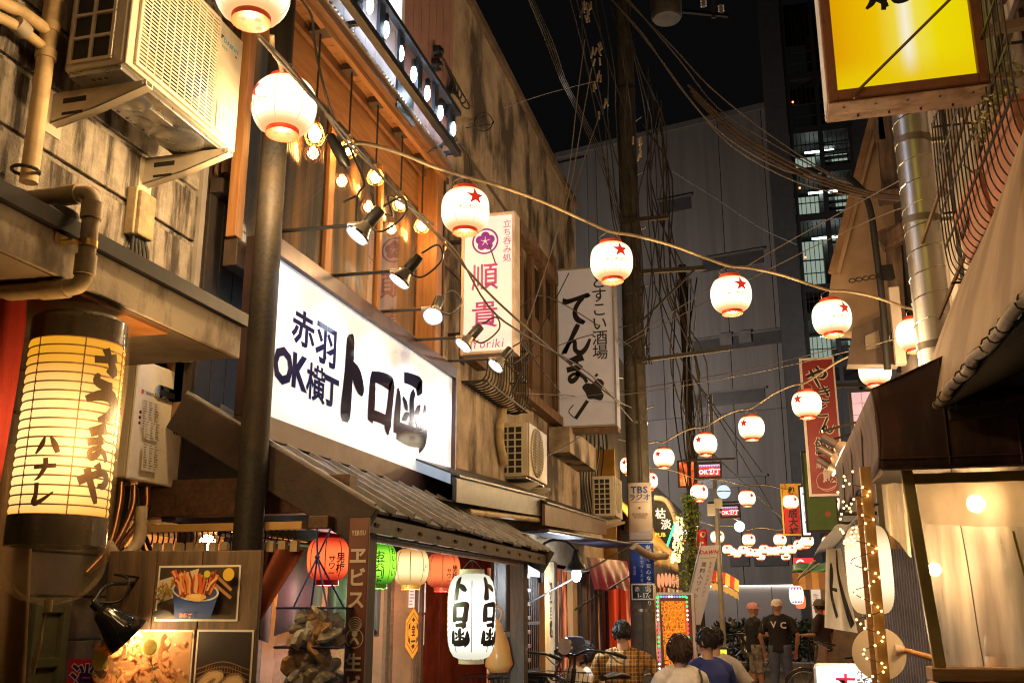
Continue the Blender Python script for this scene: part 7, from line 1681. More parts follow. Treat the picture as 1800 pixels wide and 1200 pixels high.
for q in (.12, .42, .7): MB().tube([fn(q, v_/8)-V((0, .004, 0)) for v_ in range(9)], .0028, 5, 1).out('film_seam', mat('film_seam', (.2, .13, .08), .5), t)
tape = mat('clear_tape', (.5, .4, .1), .4); MB().bar(V((1.18, YS+.01, pl_bl.z)), V((1.1, YS+.01, zb0-.3)), .012, .004, (0, 1, 0)).out('yellow_tape', tape, t)
# cook behind the plastic is built with the people
# left side curtain of plastic between the post and the corner
def fn3(u, v): a = PY(1545, 840, 5.6); b = pl_tl; return V((a.x+(b.x-a.x)*u, 5.5+.03*math.sin(u*9), zb0-.04-(.38*math.sin(min(1, v)*1.5)*(.6+.4*u))))
MB().sheet(fn3, 16, 8).out('side_flap', glassy('hazy_flap', (.75, .62, .42), .5), t, sm=80)

# post with fairy lights
pb = PY(1541, 1100, 5.5)
t = thing('stall_post', 'square timber post at the corner of the stall', 'post', (pb.x, 5.5, 0))
MB().bar((pb.x+.012, 5.5, 0), (pb.x+.012, 5.5, zb0+.05), .052, .06, (0, 1, 0)).out('shaft', mat('honey_post', (.5, .3, .11)), t, bev=.004)
MB().bar((pb.x-.03, 5.53, 0), (pb.x-.03, 5.53, zb0-.1), .025, .03, (0, 1, 0)).out('cane', oak, t)
t = thing('fairy_lights', 'string of warm fairy lights wound thickly round the stall post', 'string lights', (pb.x, 5.5, 1))
fairy = emit('fairy_bulb', (1, .52, .12), 4, sample=False); bme = MB().ball((0, 0, 0), .0062, 6, 4).mesh('bulb'); bme.materials.append(fairy)
rr = random.Random(2); pts = []
for i in range(76):
    z = .75+i*.0205; a = i*.9+rr.uniform(-.5, .5); r = rr.uniform(.045, .075)
    p = V((pb.x-.035+r*math.cos(a), 5.49-abs(r*.9*math.sin(a))*.9-.02, z)); pts.append(p); o = link('bulb', bme, t); o.location = p-LOC[t.name]
for i in range(34):
    u = i/33; p = V((pb.x-.05+.5*u*(1-u)*-.3+rr.uniform(-.03, .03)+.14*(u-.4), 5.5+rr.uniform(-.1, .2)+.3*u, zb0-.05-.3*math.sin(u*3.1)+rr.uniform(-.04, .04))); pts.append(p); o = link('bulb', bme, t); o.location = p-LOC[t.name]
MB().tube(pts[:76], .0025, 4, 2).out('wire', mat('green_wire', (.12, .09, .02), .6), t)
# tall oval lantern
oc = PD(1528, 1000, 5.95); wR, wH = 39/FOC*5.95, 76/FOC*5.95
t = thing('oval_lantern', 'tall oval white paper lantern glowing behind the stall post', 'lantern', tuple(oc))
MB().lathe([(r, z) for r, z in lantern_body(wR, wH, 26, wR*.45, 4)], 36, oc, cap=False).out('paper_shade', emit('oval_paper', (1, .80, .50), .62, (wH, (1, .62, .26), .30)), t, sm=30)
m = MB(); m.lathe([(wR*.45, wH), (wR*.48, wH+.03), (wR*.4, wH+.03)], 24, oc, False); m.lathe([(wR*.4, -wH-.03), (wR*.48, -wH-.03), (wR*.45, -wH)], 24, oc, False); m.out('end_ring', black_plastic, t)
lamp(t, (0, -.02, -wH-.08), 6, (1, .75, .45))
MB().cyl(oc+V((0, 0, wH)), (oc.x, oc.y, zb0+.1), .005, n=5).out('cord', black_rubber, t)
# round fan
fc = PD(1545, 1148, 5.25)
t = thing('paper_fan', 'round cream paper fan with a wrapped handle stuck on the stall post', 'fan', tuple(fc))
FR = 45/FOC*5.25
MB().cyl(fc+V((0, -.004, 0)), fc+V((0, 0, 0)), FR, n=48).out('disc', mat('cream_paper', (.9, .78, .62), .7, var=.05), t)
h0_ = fc+V((FR*.9, .0, .02)); h1_ = fc+V((FR*1.0+.16, .02, -.03)); MB().limb([h0_, h1_], [.014, .018], 12).out('handle', mat('wrapped_handle', (.6, .3, .1), .6, var=.3, vs=30), t, sm=50)
m = MB(); m.limb([h0_+V((-.04, -.004, 0)), h0_], [.028, .018], 12); m.out('ferrule', mat('pink_wrap', (.7, .5, .42), .6), t, sm=50)
# white light-box sign
Yb = 6.6; a, b = PY(1430, 1166, Yb), PY(1548, 1166, Yb)
t = thing('light_box', 'white light box sign with red and black characters standing below the noren', 'sign', (a.x, Yb, 0))
MB().box(a.x, Yb, .35, b.x, Yb+.16, a.z).out('case', mat('white_plastic', (.7, .72, .72), .35), t, bev=.03)
lb_ = mat('light_box_face', (.75, .82, .85), .3); lb_.node_tree.nodes['Principled BSDF'].inputs['Emission Color'].default_value = (.78, .92, 1, 1); lb_.node_tree.nodes['Principled BSDF'].inputs['Emission Strength'].default_value = .33
MB().box(a.x+.012, Yb-.004, .38, b.x-.012, Yb+.001, a.z-.014).out('face_panel', lb_, t, bev=.002)
MB().box(a.x+.05, Yb+.04, 0, b.x-.05, Yb+.12, .35).out('stand', dark_metal, t)
pr = Print((a.x, Yb-.004, a.z), (1, 0, 0), (0, 0, 1)); W = b.x-a.x
for i, ch in enumerate('ホッピー'): pr.text(ch, W*.46, -.11-i*.125, .135, (.55, .02, .09), .015)
pr.text('生酎', W*.78, -.06, .06, (.1, .1, .14), 0); pr.text('藤井', W*.8, -.115, .07, (.1, .1, .16), .005); pr.out('lettering', INK, t)
# white noren cloth with black strokes
t = thing('white_noren', 'weathered white noren cloth with black brush strokes hanging under the dark tarp', 'noren', tuple(PD(1478, 1035, 6.9)))
A, Bq, Cq, Dq = PD(1452, 965, 6.9), PD(1478, 962, 7.1), PD(1508, 1112, 6.75), PD(1449, 1102, 6.9)
def nfn(u, v): q = A.lerp(Bq, u).lerp(Dq.lerp(Cq, u), v); return q+V((0, -.035*math.sin(u*11+v*2)*v-.02*math.sin(u*5), 0))
nm = mat('noren_cloth', (.72, .64, .54), .85, var=.12, vs=4, grime=(.4, .3, .2)); MB().sheet(nfn, 30, 14).out('cloth', nm, t, sm=80)
pr = Print(mp=lambda x, y, l: nfn(x, y)+V((-.002, -.004-l, 0)), step=.04)
pr.line([(.28, .18, .6), (.3, .3, 1.5), (.26, .55, .9), (.42, .85, .6)], .12, BLACK); pr.line([(.7, .02, .8), (.62, .3, .8), (.78, .7, 1.3), (.9, .93, 1.2)], .13, BLACK); pr.line([(.25, .5, .6), (.5, .52, .8)], .06, BLACK)
pr.out('brush_print', INK, t)
# dark tarp over the next stall, with poles
t = thing('dark_tarp', 'dark grey tarp roof with pale ropes beyond the brown awning', 'tarp', tuple(PD(1480, 950, 8.5)))
a_, b_, c_, d_ = PD(1535, 903, 6.6), PD(1432, 982, 9.5), PD(1470, 925, 9.8), PD(1545, 880, 7.0)
MB().sheet(lambda u, v: a_.lerp(b_, u).lerp(d_.lerp(c_, u), v)+V((0, 0, .03*math.sin(u*8)+.02*math.sin(v*5))), 20, 8).out('canvas', mat('grey_tarp', (.07, .062, .055), .7, var=.3), t, sm=80, th=.006)
m = MB(); m.cyl(PD(1432, 985, 9.5), PD(1402, 1018, 11), .012, n=6); m.cyl(PD(1440, 990, 9.4), PD(1410, 1012, 11), .01, n=6); m.out('rope', mat('pale_rope', (.5, .36, .2), .8), t)
# signs stuck at the stall side
t = thing('menu_strip', 'narrow framed menu strips behind the stall post', 'menu', tuple(PD(1578, 1000, 7.0)))
q = [PD(1563, 928, 7.0), PD(1572, 926, 7.0), PD(1590, 1052, 7.0), PD(1570, 1052, 7.0)]
MB().prism(q, (0, .02, 0)).out('strip', mat('menu_red', (.35, .16, .14), .6, var=.5, vs=20), t)
MB().bar(PD(1562, 916, 6.98), PD(1588, 1054, 6.98), .03, .03, (0, 1, 0)).out('frame', mat('honey_post', (.5, .3, .11)), t)
t = thing('mesh_fence', 'grey corrugated metal screen between the stall and the lane', 'screen', tuple(PD(1590, 1120, 7.5)))
MB().sheet(lambda u, v: (.62+.5*u, 7.4+.008*math.cos(u*60*math.pi), 2.0*v), 240, 1).out('corrugated_panel', mat('grey_mesh', (.28, .25, .28), .45, .5, var=.3), t, sm=80)

# tan canopy with lashed edge (near, top right)
t = thing('tan_canopy', 'tan fabric canopy with a rope lashed pole along its lower edge', 'canopy', (.85, 4, 2.6))
XC0, XC1 = .78, 1.12
r0, r1 = PX(1647, 712, XC0), PX(1830, 495, XC0); u0, u1 = PX(1646, 640, XC1), PX(1830, 150, XC1)
u0 = PX(1652, 600, XC1)
tanf = mat('tan_fabric', (.42, .29, .17), .75, var=.1, vs=1.5, grime=(.24, .15, .08), gs=1.6, ga=.75, bump=.4, bs=10, gstretch=(1, 2, .6))
e0 = r0+V((0, 0, 0)); 
MB().sheet(lambda u, v: r0.lerp(r1, u).lerp(u0.lerp(u1, u), v)+V((-.05*math.sin(v*3.14), 0, .03*math.sin(u*7)*v)), 24, 10).out('canvas', tanf, t, sm=80, th=.005)
MB().tube([r0.lerp(r1, i/10)+V((.012*math.sin(i*2.1), 0, .008*math.sin(i*3))) for i in range(11)], .023, 12, 3).out('edge_pole', mat('bamboo_pole', (.22, .15, .07), .6, var=.4, vs=12), t, sm=60)
for i in range(14):
    c = r0.lerp(r1, (i+.5)/14)+V((0, 0, 0)); d = (r1-r0).normalized(); p1_ = d.cross(V((0, 0, 1))).normalized(); p2_ = d.cross(p1_)
    MB().tube([c+(p1_*math.cos(a*.7)+p2_*math.sin(a*.7))*.026+d*a*.004 for a in range(10)], .0035, 5, 1).out('lashing', black_rubber, t)
# dark eave under the canopy
t = thing('dark_eave', 'black underside and old tiled edge of the eave under the tan canopy', 'eave', (1.1, 5, 2.6))
MB().prism([r0+V((.03, 0, -.02)), r1+V((.03, 0, -.02)), V((2.2, r1.y, r1.z+.6)), V((2.2, r0.y, r0.z+.6))], (0, 0, .02)).out('soffit', dark_recess, t)
for i in range(9):
    MB().limb([(r0.x+.07+i*.11, r0.y-.02, r0.z+.0+i*.012), (r0.x+.17+i*.11, r0.y-.0, r0.z+.01+i*.012)], [.045, .04], 10).out('edge_tile', mat('old_tile', (.05, .042, .036), .7, var=.4), t, sm=50)
MB().bar((r0.x+.05, r0.y, r0.z-.05), (2.2, r0.y+.02, r0.z+.02), .06, .05).out('eave_rail', dark_wood, t)

# ================================================================= farther right side: signs, lamps, awnings
R2 = thing('right_row_building', 'dim row of shop buildings on the right side beyond the brown awning', 'building', (1.6, 16, 0))
MB().box(1.35, 9.62, 2.3, 6, 14, 6.4).out('wall', mat('grey_brown_wall', (.12, .095, .08), .85, var=.3, vs=2, grime=(.05, .04, .03)), R2)
MB().box(1.5, 14.02, 0, 6, 30, 5.0).out('wall', mat('grey_brown_wall', (.12, .095, .08)), R2)
for k in range(5): MB().box(1.46, 14.6+k*2.6, .2, 1.5, 16.4+k*2.6, 2.1).out('lit_shopfront', emit('row_glow_%d' % (k % 3), (1, .4, .2), .6), R2)
for k in range(4): MB().box(1.3, 9.9+k*1.0, 4.0, 1.35, 10.6+k*1.0, 5.2).out('window', mat('dark_glass', (.02, .02, .022)), R2)
rsf = mat('sign_red', (.27, .022, .02), .45, var=.08)
def tall_sign(name, label, Y, px0, px1, py0, py1, dy0, face, side, draw, glow=None, lean=0, th=.12):
    a, b = PY(px0, py0, Y), PY(px1, py0, Y); z0 = PY((px0+px1)/2+lean, py1, Y).z
    t = thing(name, label, 'sign', (a.x, Y, z0)); W, H = b.x-a.x, a.z-z0
    MB().box(a.x, Y, z0, b.x, Y+th, a.z).out('face_panel', face, t)
    for bx in ((a.x-.03, Y-.012, z0-.03, a.x, Y+th, a.z+.03), (b.x, Y-.012, z0-.03, b.x+.02, Y+th, a.z+.03), (a.x, Y-.012, z0-.03, b.x, Y+th, z0), (a.x, Y-.012, a.z, b.x, Y+th, a.z+.03)): MB().box(*bx).out('frame', side, t)
    pr = Print((a.x, Y, z0), (1, 0, 0), (0, 0, 1)); draw(pr, W, H); pr.out('lettering', glow or INK, t)
    MB().bar((b.x, Y+.05, z0+H*.8), (1.5, Y+.05, z0+H*.8), .05, .05).out('bracket', dark_metal, t); MB().bar((b.x, Y+.05, z0+H*.2), (1.5, Y+.05, z0+H*.2), .05, .05).out('bracket', dark_metal, t)
    return t
def d_yakiton(p, W, H):
    s_ = W*.62
    for i, (ch, x, y) in enumerate((('や', .45, .87), ('き', .66, .735), ('と', .5, .62), ('ん', .66, .5), ('鮫', .5, .35))):
        br = ch in BRUSH; sz = s_*(1.25 if i in (0,) else .95)
        if br:
            for st in BRUSH[ch]: p.line([(W*x+(q[0]-.5)*sz, H*y+(q[1]-.5)*sz, q[2]+.09) for q in st], sz, (.75, .55, .42))
            for st in BRUSH[ch]: p.line([(W*x+(q[0]-.5)*sz, H*y+(q[1]-.5)*sz, q[2]) for q in st], sz, BLACK)
        else: p.text(ch, W*x, H*y, sz, (.75, .55, .42), .05); p.text(ch, W*x, H*y, sz, BLACK, .015)
    p.text('鮁', W*.62, H*.135, W*.5, (.75, .6, .5), .02); p.text('海鮮酒場', W*.55, H*.205, W*.18, (.75, .6, .5), 0)
    p.ring(W*.5, H*.09, W*.33, .008, (.65, .35, .3), 24); p.line([(W*.2, H*.05), (W*.5, H*.03), (W*.8, H*.06)], .012, (.65, .35, .3))
tall_sign('red_sign', 'tall red vertical sign with outlined black hiragana behind the little spotlights', 13.2, 1409, 1463, 634, 868, 0, rsf, mat('sign_white', (.72, .58, .48), .5), d_yakiton)
def d_green(p, W, H): p.text('す', W*.5, H*.62, W*.5, (.02, .05, .01), .02); p.text('一すし', W*.35, H*.95, W*.28, (.02, .05, .01), .02, vertical=True); p.circ(W*.7, H*.2, W*.1, (.6, .12, .05), 10)
tall_sign('green_sign', 'mossy green vertical sign behind the foot of the red sign', 15.5, 1411, 1462, 796, 931, 0, mat('sign_green', (.12, .2, .03), .5, var=.2), dark_metal, d_green)
def d_taisho(p, W, H): p.rect(0, H*.56, W, H, (.75, .4, .03)); p.text('和', W*.5, H*.9, W*.4, BLACK, .03); p.text('居大将', W*.5, H*.52, W*.52, BLACK, .03, vertical=True)
tall_sign('vertical_banner_sign', 'yellow topped red vertical sign with black characters at mid alley', 19.6, 1374, 1406, 853, 938, 0, mat('sign_crimson', (.5, .025, .03), .5), mat('sign_yellow', (.7, .45, .05), .5), d_taisho)
def d_neon(p, W, H):
    for i, ch in enumerate('やきとり'): p.text(ch, W*.5, H*(.85-.2*i), W*.7, (.5, .05, .2) if i % 2 else (.1, .1, .4), .02)
nf = mat('neon_face', (.75, .82, .9), .4); nf.node_tree.nodes['Principled BSDF'].inputs['Emission Color'].default_value = (.75, .88, 1, 1); nf.node_tree.nodes['Principled BSDF'].inputs['Emission Strength'].default_value = .5
tall_sign('white_light_sign', 'slim white lit vertical sign left of the green sign', 17.5, 1406, 1419, 856, 940, 0, nf, dark_metal, d_neon)
pkf = mat('pink_sign_face', (.7, .5, .6), .5); pkf.node_tree.nodes['Principled BSDF'].inputs['Emission Color'].default_value = (.7, .45, .6, 1); pkf.node_tree.nodes['Principled BSDF'].inputs['Emission Strength'].default_value = .22
def d_pink(p, W, H):
    for i in range(1, 4): p.rect(0, H*i/4, W, H*i/4+.008, (.5, .35, .42))
    p.rect(W*.5, 0, W*.5+.008, H, (.5, .35, .42)); p.circ(W*.45, H*.35, W*.2, (.7, .05, .05), 14)
tall_sign('pink_light_sign', 'pale pink lit panel sign peeking over the brown awning', 12.2, 1496, 1530, 690, 770, 0, pkf, dark_metal, d_pink)
# four small spotlights
for i in range(4):
    c = PD(1446+ -i*4, 768+i*19, 10.2+i*.9); ax = V((.72, -.18, -.55)).normalized()
    t = thing('clip_spotlight', ['uppermost', 'second', 'third', 'lowest'][i]+' of four small spotlights overlapping the red sign', 'spotlight', tuple(c), 'spotlights over the brown awning')
    MB().limb([c, c+ax*.16, c+ax*.165], [.045, .045, .05], 12).out('lamp_body', mat('lamp_brown', (.13, .09, .07), .4, .3), t, sm=40)
    MB().limb([c+ax*.165, c+ax*.2, c+ax*.25], [.05, .075, .09], 16, False).out('reflector', mat('reflector_warm', (.5, .35, .25), .4, .5), t, sm=40)
    MB().limb([c+ax*.245, c+ax*.25], [.086, .086], 16).out('lens', emit('warm_lens', (1, .6, .35), 2), t)
    MB().cyl(c+V((0, 0, .06)), c+V((1.0, .2, .32)), .014, n=6).out('arm', dark_metal, t)
# green awning, striped valance, small festival lantern
t = thing('green_awning', 'green tarp awning with brown checked valance far on the right side', 'awning', tuple(PD(1425, 1000, 16)))
a_, b_ = PD(1393, 1003, 16), PD(1475, 1000, 15); 
MB().sheet(lambda u, v: a_.lerp(b_, u)+V((.02*v, .5*v, .13*v+.02*math.sin(u*9))), 16, 4).out('tarp', mat('green_tarp', (.02, .22, .05), .5, var=.2), t, sm=80, th=.02)
for k in range(7): 
    q0, q1 = a_.lerp(b_, k/7), a_.lerp(b_, (k+1)/7); MB().sheet(lambda u, v: q0.lerp(q1, u)-V((0, -.02, .03+.26*v)), 2, 2).out('valance_stripe', mat('valance_amber', (.55, .3, .07), .7) if k % 2 else mat('valance_brown', (.3, .14, .05), .7), t, th=.01)
mk = thing('kiosk', 'small open kiosk front with paper notices below the green awning', 'kiosk', tuple(PD(1440, 1080, 16.6)))
c = PD(1425, 1060, 19.5); MB().box(c.x, c.y, 0, c.x+2, c.y+.1, 2.1).out('wall', mat('kiosk_wall', (.2, .15, .11), .8, var=.3), mk)
pr = Print((c.x, c.y, 0), (1, 0, 0), (0, 0, 1)); pr.rect(.02, 1.0, .2, 2.0, (.6, .55, .48)); pr.rect(.02, .62, .2, 1.0, (.6, .5, .03)); pr.rect(.22, 1.45, .4, 1.75, (.65, .08, .03)); pr.text('生ビール', .11, 1.9, .12, (.2, .1, .05), .01, vertical=True); pr.out('notice', DIMPRINT, mk)
c = PD(1400, 1045, 15.5); R = 12.5/FOC*15.5
t = thing('festival_lantern', 'small white festival lantern with red and blue pattern under the green awning', 'lantern', tuple(c))
MB().lathe(lantern_body(R, R*1.25, 10, R*.45, 3), 24, c, False).out('paper_shade', emit('festival_paper', (1, .86, .7), .6), t, sm=40)
pr = Print(mp=lmap(R, R*1.25, R*.45, 3, math.atan2(-c.y, -c.x), c), step=.03)
for k, cc in enumerate(((.05, .08, .5), (.6, .05, .05), (.05, .08, .5), (.6, .05, .05))): pr.poly([(-.1+k*.05, R*1.05), (-.05+k*.05, R*1.05), (-.07+k*.05, R*.55)], cc); pr.poly([(-.1+k*.05, -R*1.1), (-.05+k*.05, -R*1.1), (-.06+k*.05, -R*.7)], cc)
pr.circ(0, 0, R*.35, (.9, .5, .3), 12); pr.out('pattern_print', INKLIT, t)
c = PD(1407, 1056, 16.2); R = 9/FOC*16.2
t = thing('red_lantern', 'small orange red lantern hanging just behind the festival lantern', 'lantern', tuple(c)); MB().lathe(lantern_body(R, R*1.4, 10, R*.5, 3), 20, c, False).out('paper_shade', emit('small_red_paper', (1, .2, .06), .5), t, sm=40)
c = PD(1405, 990, 18); t = thing('crescent_sign', 'small red lit sign with a white curve above the green awning', 'sign', tuple(c))
MB().box(c.x-.1, c.y, c.z-.09, c.x+.25, c.y+.08, c.z+.1).out('case', mat('sign_red', (.42, .03, .025)), t)
pr = Print((c.x, c.y, c.z), (1, 0, 0), (0, 0, 1)); pr.rect(-.1, -.09, .25, .1, (.6, .03, .03)); pr.ring(.02, 0, .075, .03, (.9, .9, .9), 20); pr.rect(.05, -.03, .11, .03, (.6, .03, .03)); pr.out('emblem', printmat('sign_lit_print', 1.3), t)
# ================================================================= far end: grey building, stair tower, wall, hedge
FQ = V((-.5, 40, 0)); FN = V((.252, .968, 0)).normalized(); FU = V((.968, -.252, 0)).normalized()
def PF(px, py, off=0): d = ray(px, py); t_ = (FQ-FN*off-ORG).dot(FN)/d.dot(FN); return ORG+d*t_
t = G = thing('grey_building', 'tall windowless grey clad building closing the end of the alley', 'building', tuple(FQ))
clad = mat('grey_cladding_panel', (.20, .185, .178), .7, var=.13, vs=2.2, grime=(.12, .11, .105), gs=.9, ga=.5, stretch=(1.6, 1, .07))
ua = (PF(1035, 700)-FQ).dot(FU); ub_ = (PF(1398, 700)-FQ).dot(FU); ztl = PF(1045, 262).z; ztr = PF(1385, 184).z
zt = (ztl+ztr)/2
def fb(u0, u1, z0, z1, o0, o1, name, m_, par=G, bev=0):
    c = FQ+FU*(u0+u1)/2-FN*(o0+o1)/2; c.z = (z0+z1)/2
    return MB().obox(c, FU*(u1-u0)/2, FN*abs(o1-o0)/2, V((0, 0, (z1-z0)/2))).out(name, m_, par, bev=bev)
fb(ua-10, ub_+1, 0, zt, -12, -.1, 'core_wall', mat('seam_dark', (.10, .09, .09), .8))
strips = [(1160, 1215, 350, 372), (1235, 1342, 448, 470), (1215, 1380, 590, 612), (1200, 1345, 690, 712), (1222, 1346, 840, 856), (1100, 1225, 905, 925)]
wz = []
u = ua-9.0; k = 0
zrows = [0, 9.2, zt]
while u < ub_:
    w_ = 2.9 if k % 3 else 1.9
    for a, b in zip(zrows, zrows[1:]): fb(u+.015, min(u+w_, ub_)-.015, a+.01, b-.01, -.1, .0, 'cladding_panel', clad)
    u += w_; k += 1
dkg = mat('strip_glass', (.075, .07, .07), .4)
for x0, x1, y0, y1 in strips:
    a, b = PF(x0, (y0+y1)/2), PF(x1, (y0+y1)/2); za = PF((x0+x1)/2, y0).z; zb2 = PF((x0+x1)/2, y1).z; zb2 = max(zb2, .1)
    fb((a-FQ).dot(FU), (b-FQ).dot(FU), zb2, za, .0, .03, 'strip_window', dkg); fb((a-FQ).dot(FU)-.1, (b-FQ).dot(FU)+.1, za, za+.08, .0, .08, 'window_hood', mat('hood_grey', (.15, .14, .135), .6))
fb(ua-10, ub_+1, zt, zt+.25, -12, .15, 'parapet', mat('hood_grey', (.14, .125, .12)))
fb(ua-10, ua+(ub_-ua)*.02, 14, zt-.3, .05, .1, 'end_panel', clad)
# roof box with letters
c = PF(1165, 235, -6); MB().obox((c.x, c.y, zt+1.0), FU*1.6, FN*1.2, V((0, 0, 1.4))).out('roof_plant_box', mat('plant_grey', (.16, .15, .15), .6), G)
for u in (ua+4.2, ua+11.5, ub_-1.3): c = FQ+FU*u-FN*-.12; MB().cyl((c.x, c.y, 2.5), (c.x, c.y, zt), .07, n=8).out('downpipe', mat('hood_grey', (.15, .14, .135)), G)
for u, z_ in ((ua+6, 12), (ua+6.8, 12), (ua+13, 7.5), (ub_-3, 13.5)): fb(u, u+.5, z_, z_+.5, 0, .1, 'wall_vent', mat('hood_grey', (.15, .14, .135)))
# base wall with wash light
wl_u0, wl_u1 = (PF(1240, 1060)-FQ).dot(FU), (PF(1480, 1060)-FQ).dot(FU)
zbw = PF(1340, 1031).z
u = wl_u0
while u < wl_u1: fb(u+.012, min(u+1.35, wl_u1)-.012, 0, zbw, .0, .3, 'base_panel', mat('base_panel_grey', (.34, .31, .30), .6, var=.1, vs=1)); u += 1.35
fb(wl_u0, wl_u1, zbw+.02, zbw+.06, .32, .36, 'wash_light', emit('wash_strip', (1, .88, .75), 4))
fb(wl_u0, wl_u1, zbw+.06, zbw+.1, .0, .4, 'light_shelf', mat('hood_grey', (.14, .125, .12)))
for x0, x1 in ((1284, 1318), (1326, 1386)): a, b = PF(x0, 990), PF(x1, 990); fb((a-FQ).dot(FU), (b-FQ).dot(FU), PF(1340, 994).z, PF(1340, 962).z, .0, .04, 'strip_window', dkg)
# stair tower
YT = 37.0
t = ST_ = thing('stair_tower', 'open steel stair tower with greenish lit landings on the right of the grey building', 'stair tower', tuple(PY(1440, 600, YT)))
x0, x1 = PY(1396, 300, YT).x, PY(1500, 300, YT).x
steel = mat('tower_steel', (.03, .03, .032), .5, .4)
lit = emit('landing_glow', (.66, .82, .66), .16); lit2 = emit('landing_dim', (.6, .75, .65), .0015); tube_e = emit('landing_tube', (.85, 1, .9), 3)
fl = [PY(1440, y, YT).z for y in (640, 555, 505, 380, 298, 225, 130, 20)]
MB().box(x0-.8, YT+2.4, 0, x1+1.2, YT+2.5, fl[-1]+2).out('back_wall', mat('tower_wall', (.04, .04, .042), .8), ST_)
MB().box(x0-.9, YT-.1, 0, x0-.1, YT+2.4, fl[-1]+2).out('side_fin', mat('tower_wall', (.04, .04, .042)), ST_)
for i, (a, b) in enumerate(zip(fl, fl[1:])):
    on = i in (0, 2, 3, 4)
    MB().box(x0, YT+1.9, a+.15, x1, YT+1.95, b-.3).out('landing_wall', lit if on else lit2, ST_)
    MB().box(x0-.1, YT-.05, a-.16, x1+.1, YT+2.3, a+.12).out('floor_slab', steel, ST_)
    MB().box(x0+.9, YT+1.2, a+.2, x0+1.5, YT+1.85, b-.35).out('door_panel', mat('landing_door', (.1, .12, .11), .5), ST_)
    if on: MB().box(x0+.5, YT+1.0, b-.55, x0+1.6, YT+1.05, b-.48).out('tube_lamp', tube_e, ST_)
    m = MB(); n = int((x1-x0)/.16)
    for k in range(n+1): x = x0+(x1-x0)*k/n; m.box(x-.012, YT-.02, a, x+.012, YT, b-.2)
    m.box(x0, YT-.03, a+1.05, x1, YT+.01, a+1.1); m.box(x0, YT-.03, a+.55, x1, YT+.01, a+.58)
    m.out('guard_bars', steel, ST_)
    for k in range(5): MB().box(x0+1.2, YT+.3+.1*k, a+.12+k*(b-a)/6, x1, YT+.55+.1*k, a+.16+k*(b-a)/6).out('stair_tread', steel, ST_)
for x in (x0, (x0+x1)/2, x1): MB().box(x-.07, YT-.06, 0, x+.07, YT+.06, fl[-1]+2).out('column', steel, ST_)
for i in (2, 3, 5): MB().ball((x0+.15, YT-.06, fl[i]+1.2), .035, 8, 6).out('red_beacon', emit('red_beacon', (1, .1, .03), 6, sample=False), ST_)
# unseen street lamps added beyond the shop rows to light the grey building
for i, (x, y, en) in enumerate(((-8.5, 33.0, 900), (6.5, 32.5, 650))):
    t = thing('unseen_street_lamp', 'unseen street lamp added in the cross street behind the %s row of shops' % ('left', 'right')[i], 'street lamp', (x, y, 0))
    MB().limb([(x, y, 0), (x, y, 7.2)], [.08, .05], 12).out('pole', galv, t); MB().ball((x, y, 7.4), .22, 14, 10).out('globe', emit('unseen_street_globe', (1, .86, .72), 4), t, sm=60)
    l = bpy.data.lights.new('facade_fill', 'POINT'); l.energy = en; l.color = (1, .86, .76); l.shadow_soft_size = .25; lo = bpy.data.objects.new('facade_fill', l); C.objects.link(lo); lo.parent = t; lo.location = (0, 0, 7.9)
# hedge
hedge = thing('hedge', 'dark clipped hedge along the pale wall at the end of the alley', 'hedge', (0, 32, 0))
h0_, h1_ = PD(1288, 1110, 31), PD(1415, 1110, 31)
m = MB(); rr = random.Random(4)
for i in range(3600):
    q = rr.random()*1.5-.2; z = rr.random()**.6*1.15*(1+.08*math.sin(q*40)); p = V((h0_.x+(h1_.x-h0_.x)*q, 32+rr.gauss(0, .35), z+.05))
    d = V((rr.uniform(-1, 1), rr.uniform(-1, 1), rr.uniform(-.5, 1))).normalized(); e = d.cross(V((rr.uniform(-1, 1), 1, 1))).normalized(); s_ = rr.uniform(.05, .1)
    m.add([p, p+d*s_+e*s_*.4, p+d*s_*2, p+d*s_-e*s_*.4], [(0, 1, 2, 3)])
m.out('leaves', mat('hedge_leaf', (.03, .05, .018), .6, var=.5, vs=6), hedge, kind='stuff')
m = MB()
for k in range(9): x = h0_.x+(h1_.x-h0_.x)*k/8; m.cyl((x, 32, 0), (x+.05, 32, .8), .025, n=6)
m.out('stem', dark_wood_v, hedge)
MB().box(-8, 30.5, .004, 8, 31.2, .13).out('pavement', drain_m)['kind'] = 'structure'
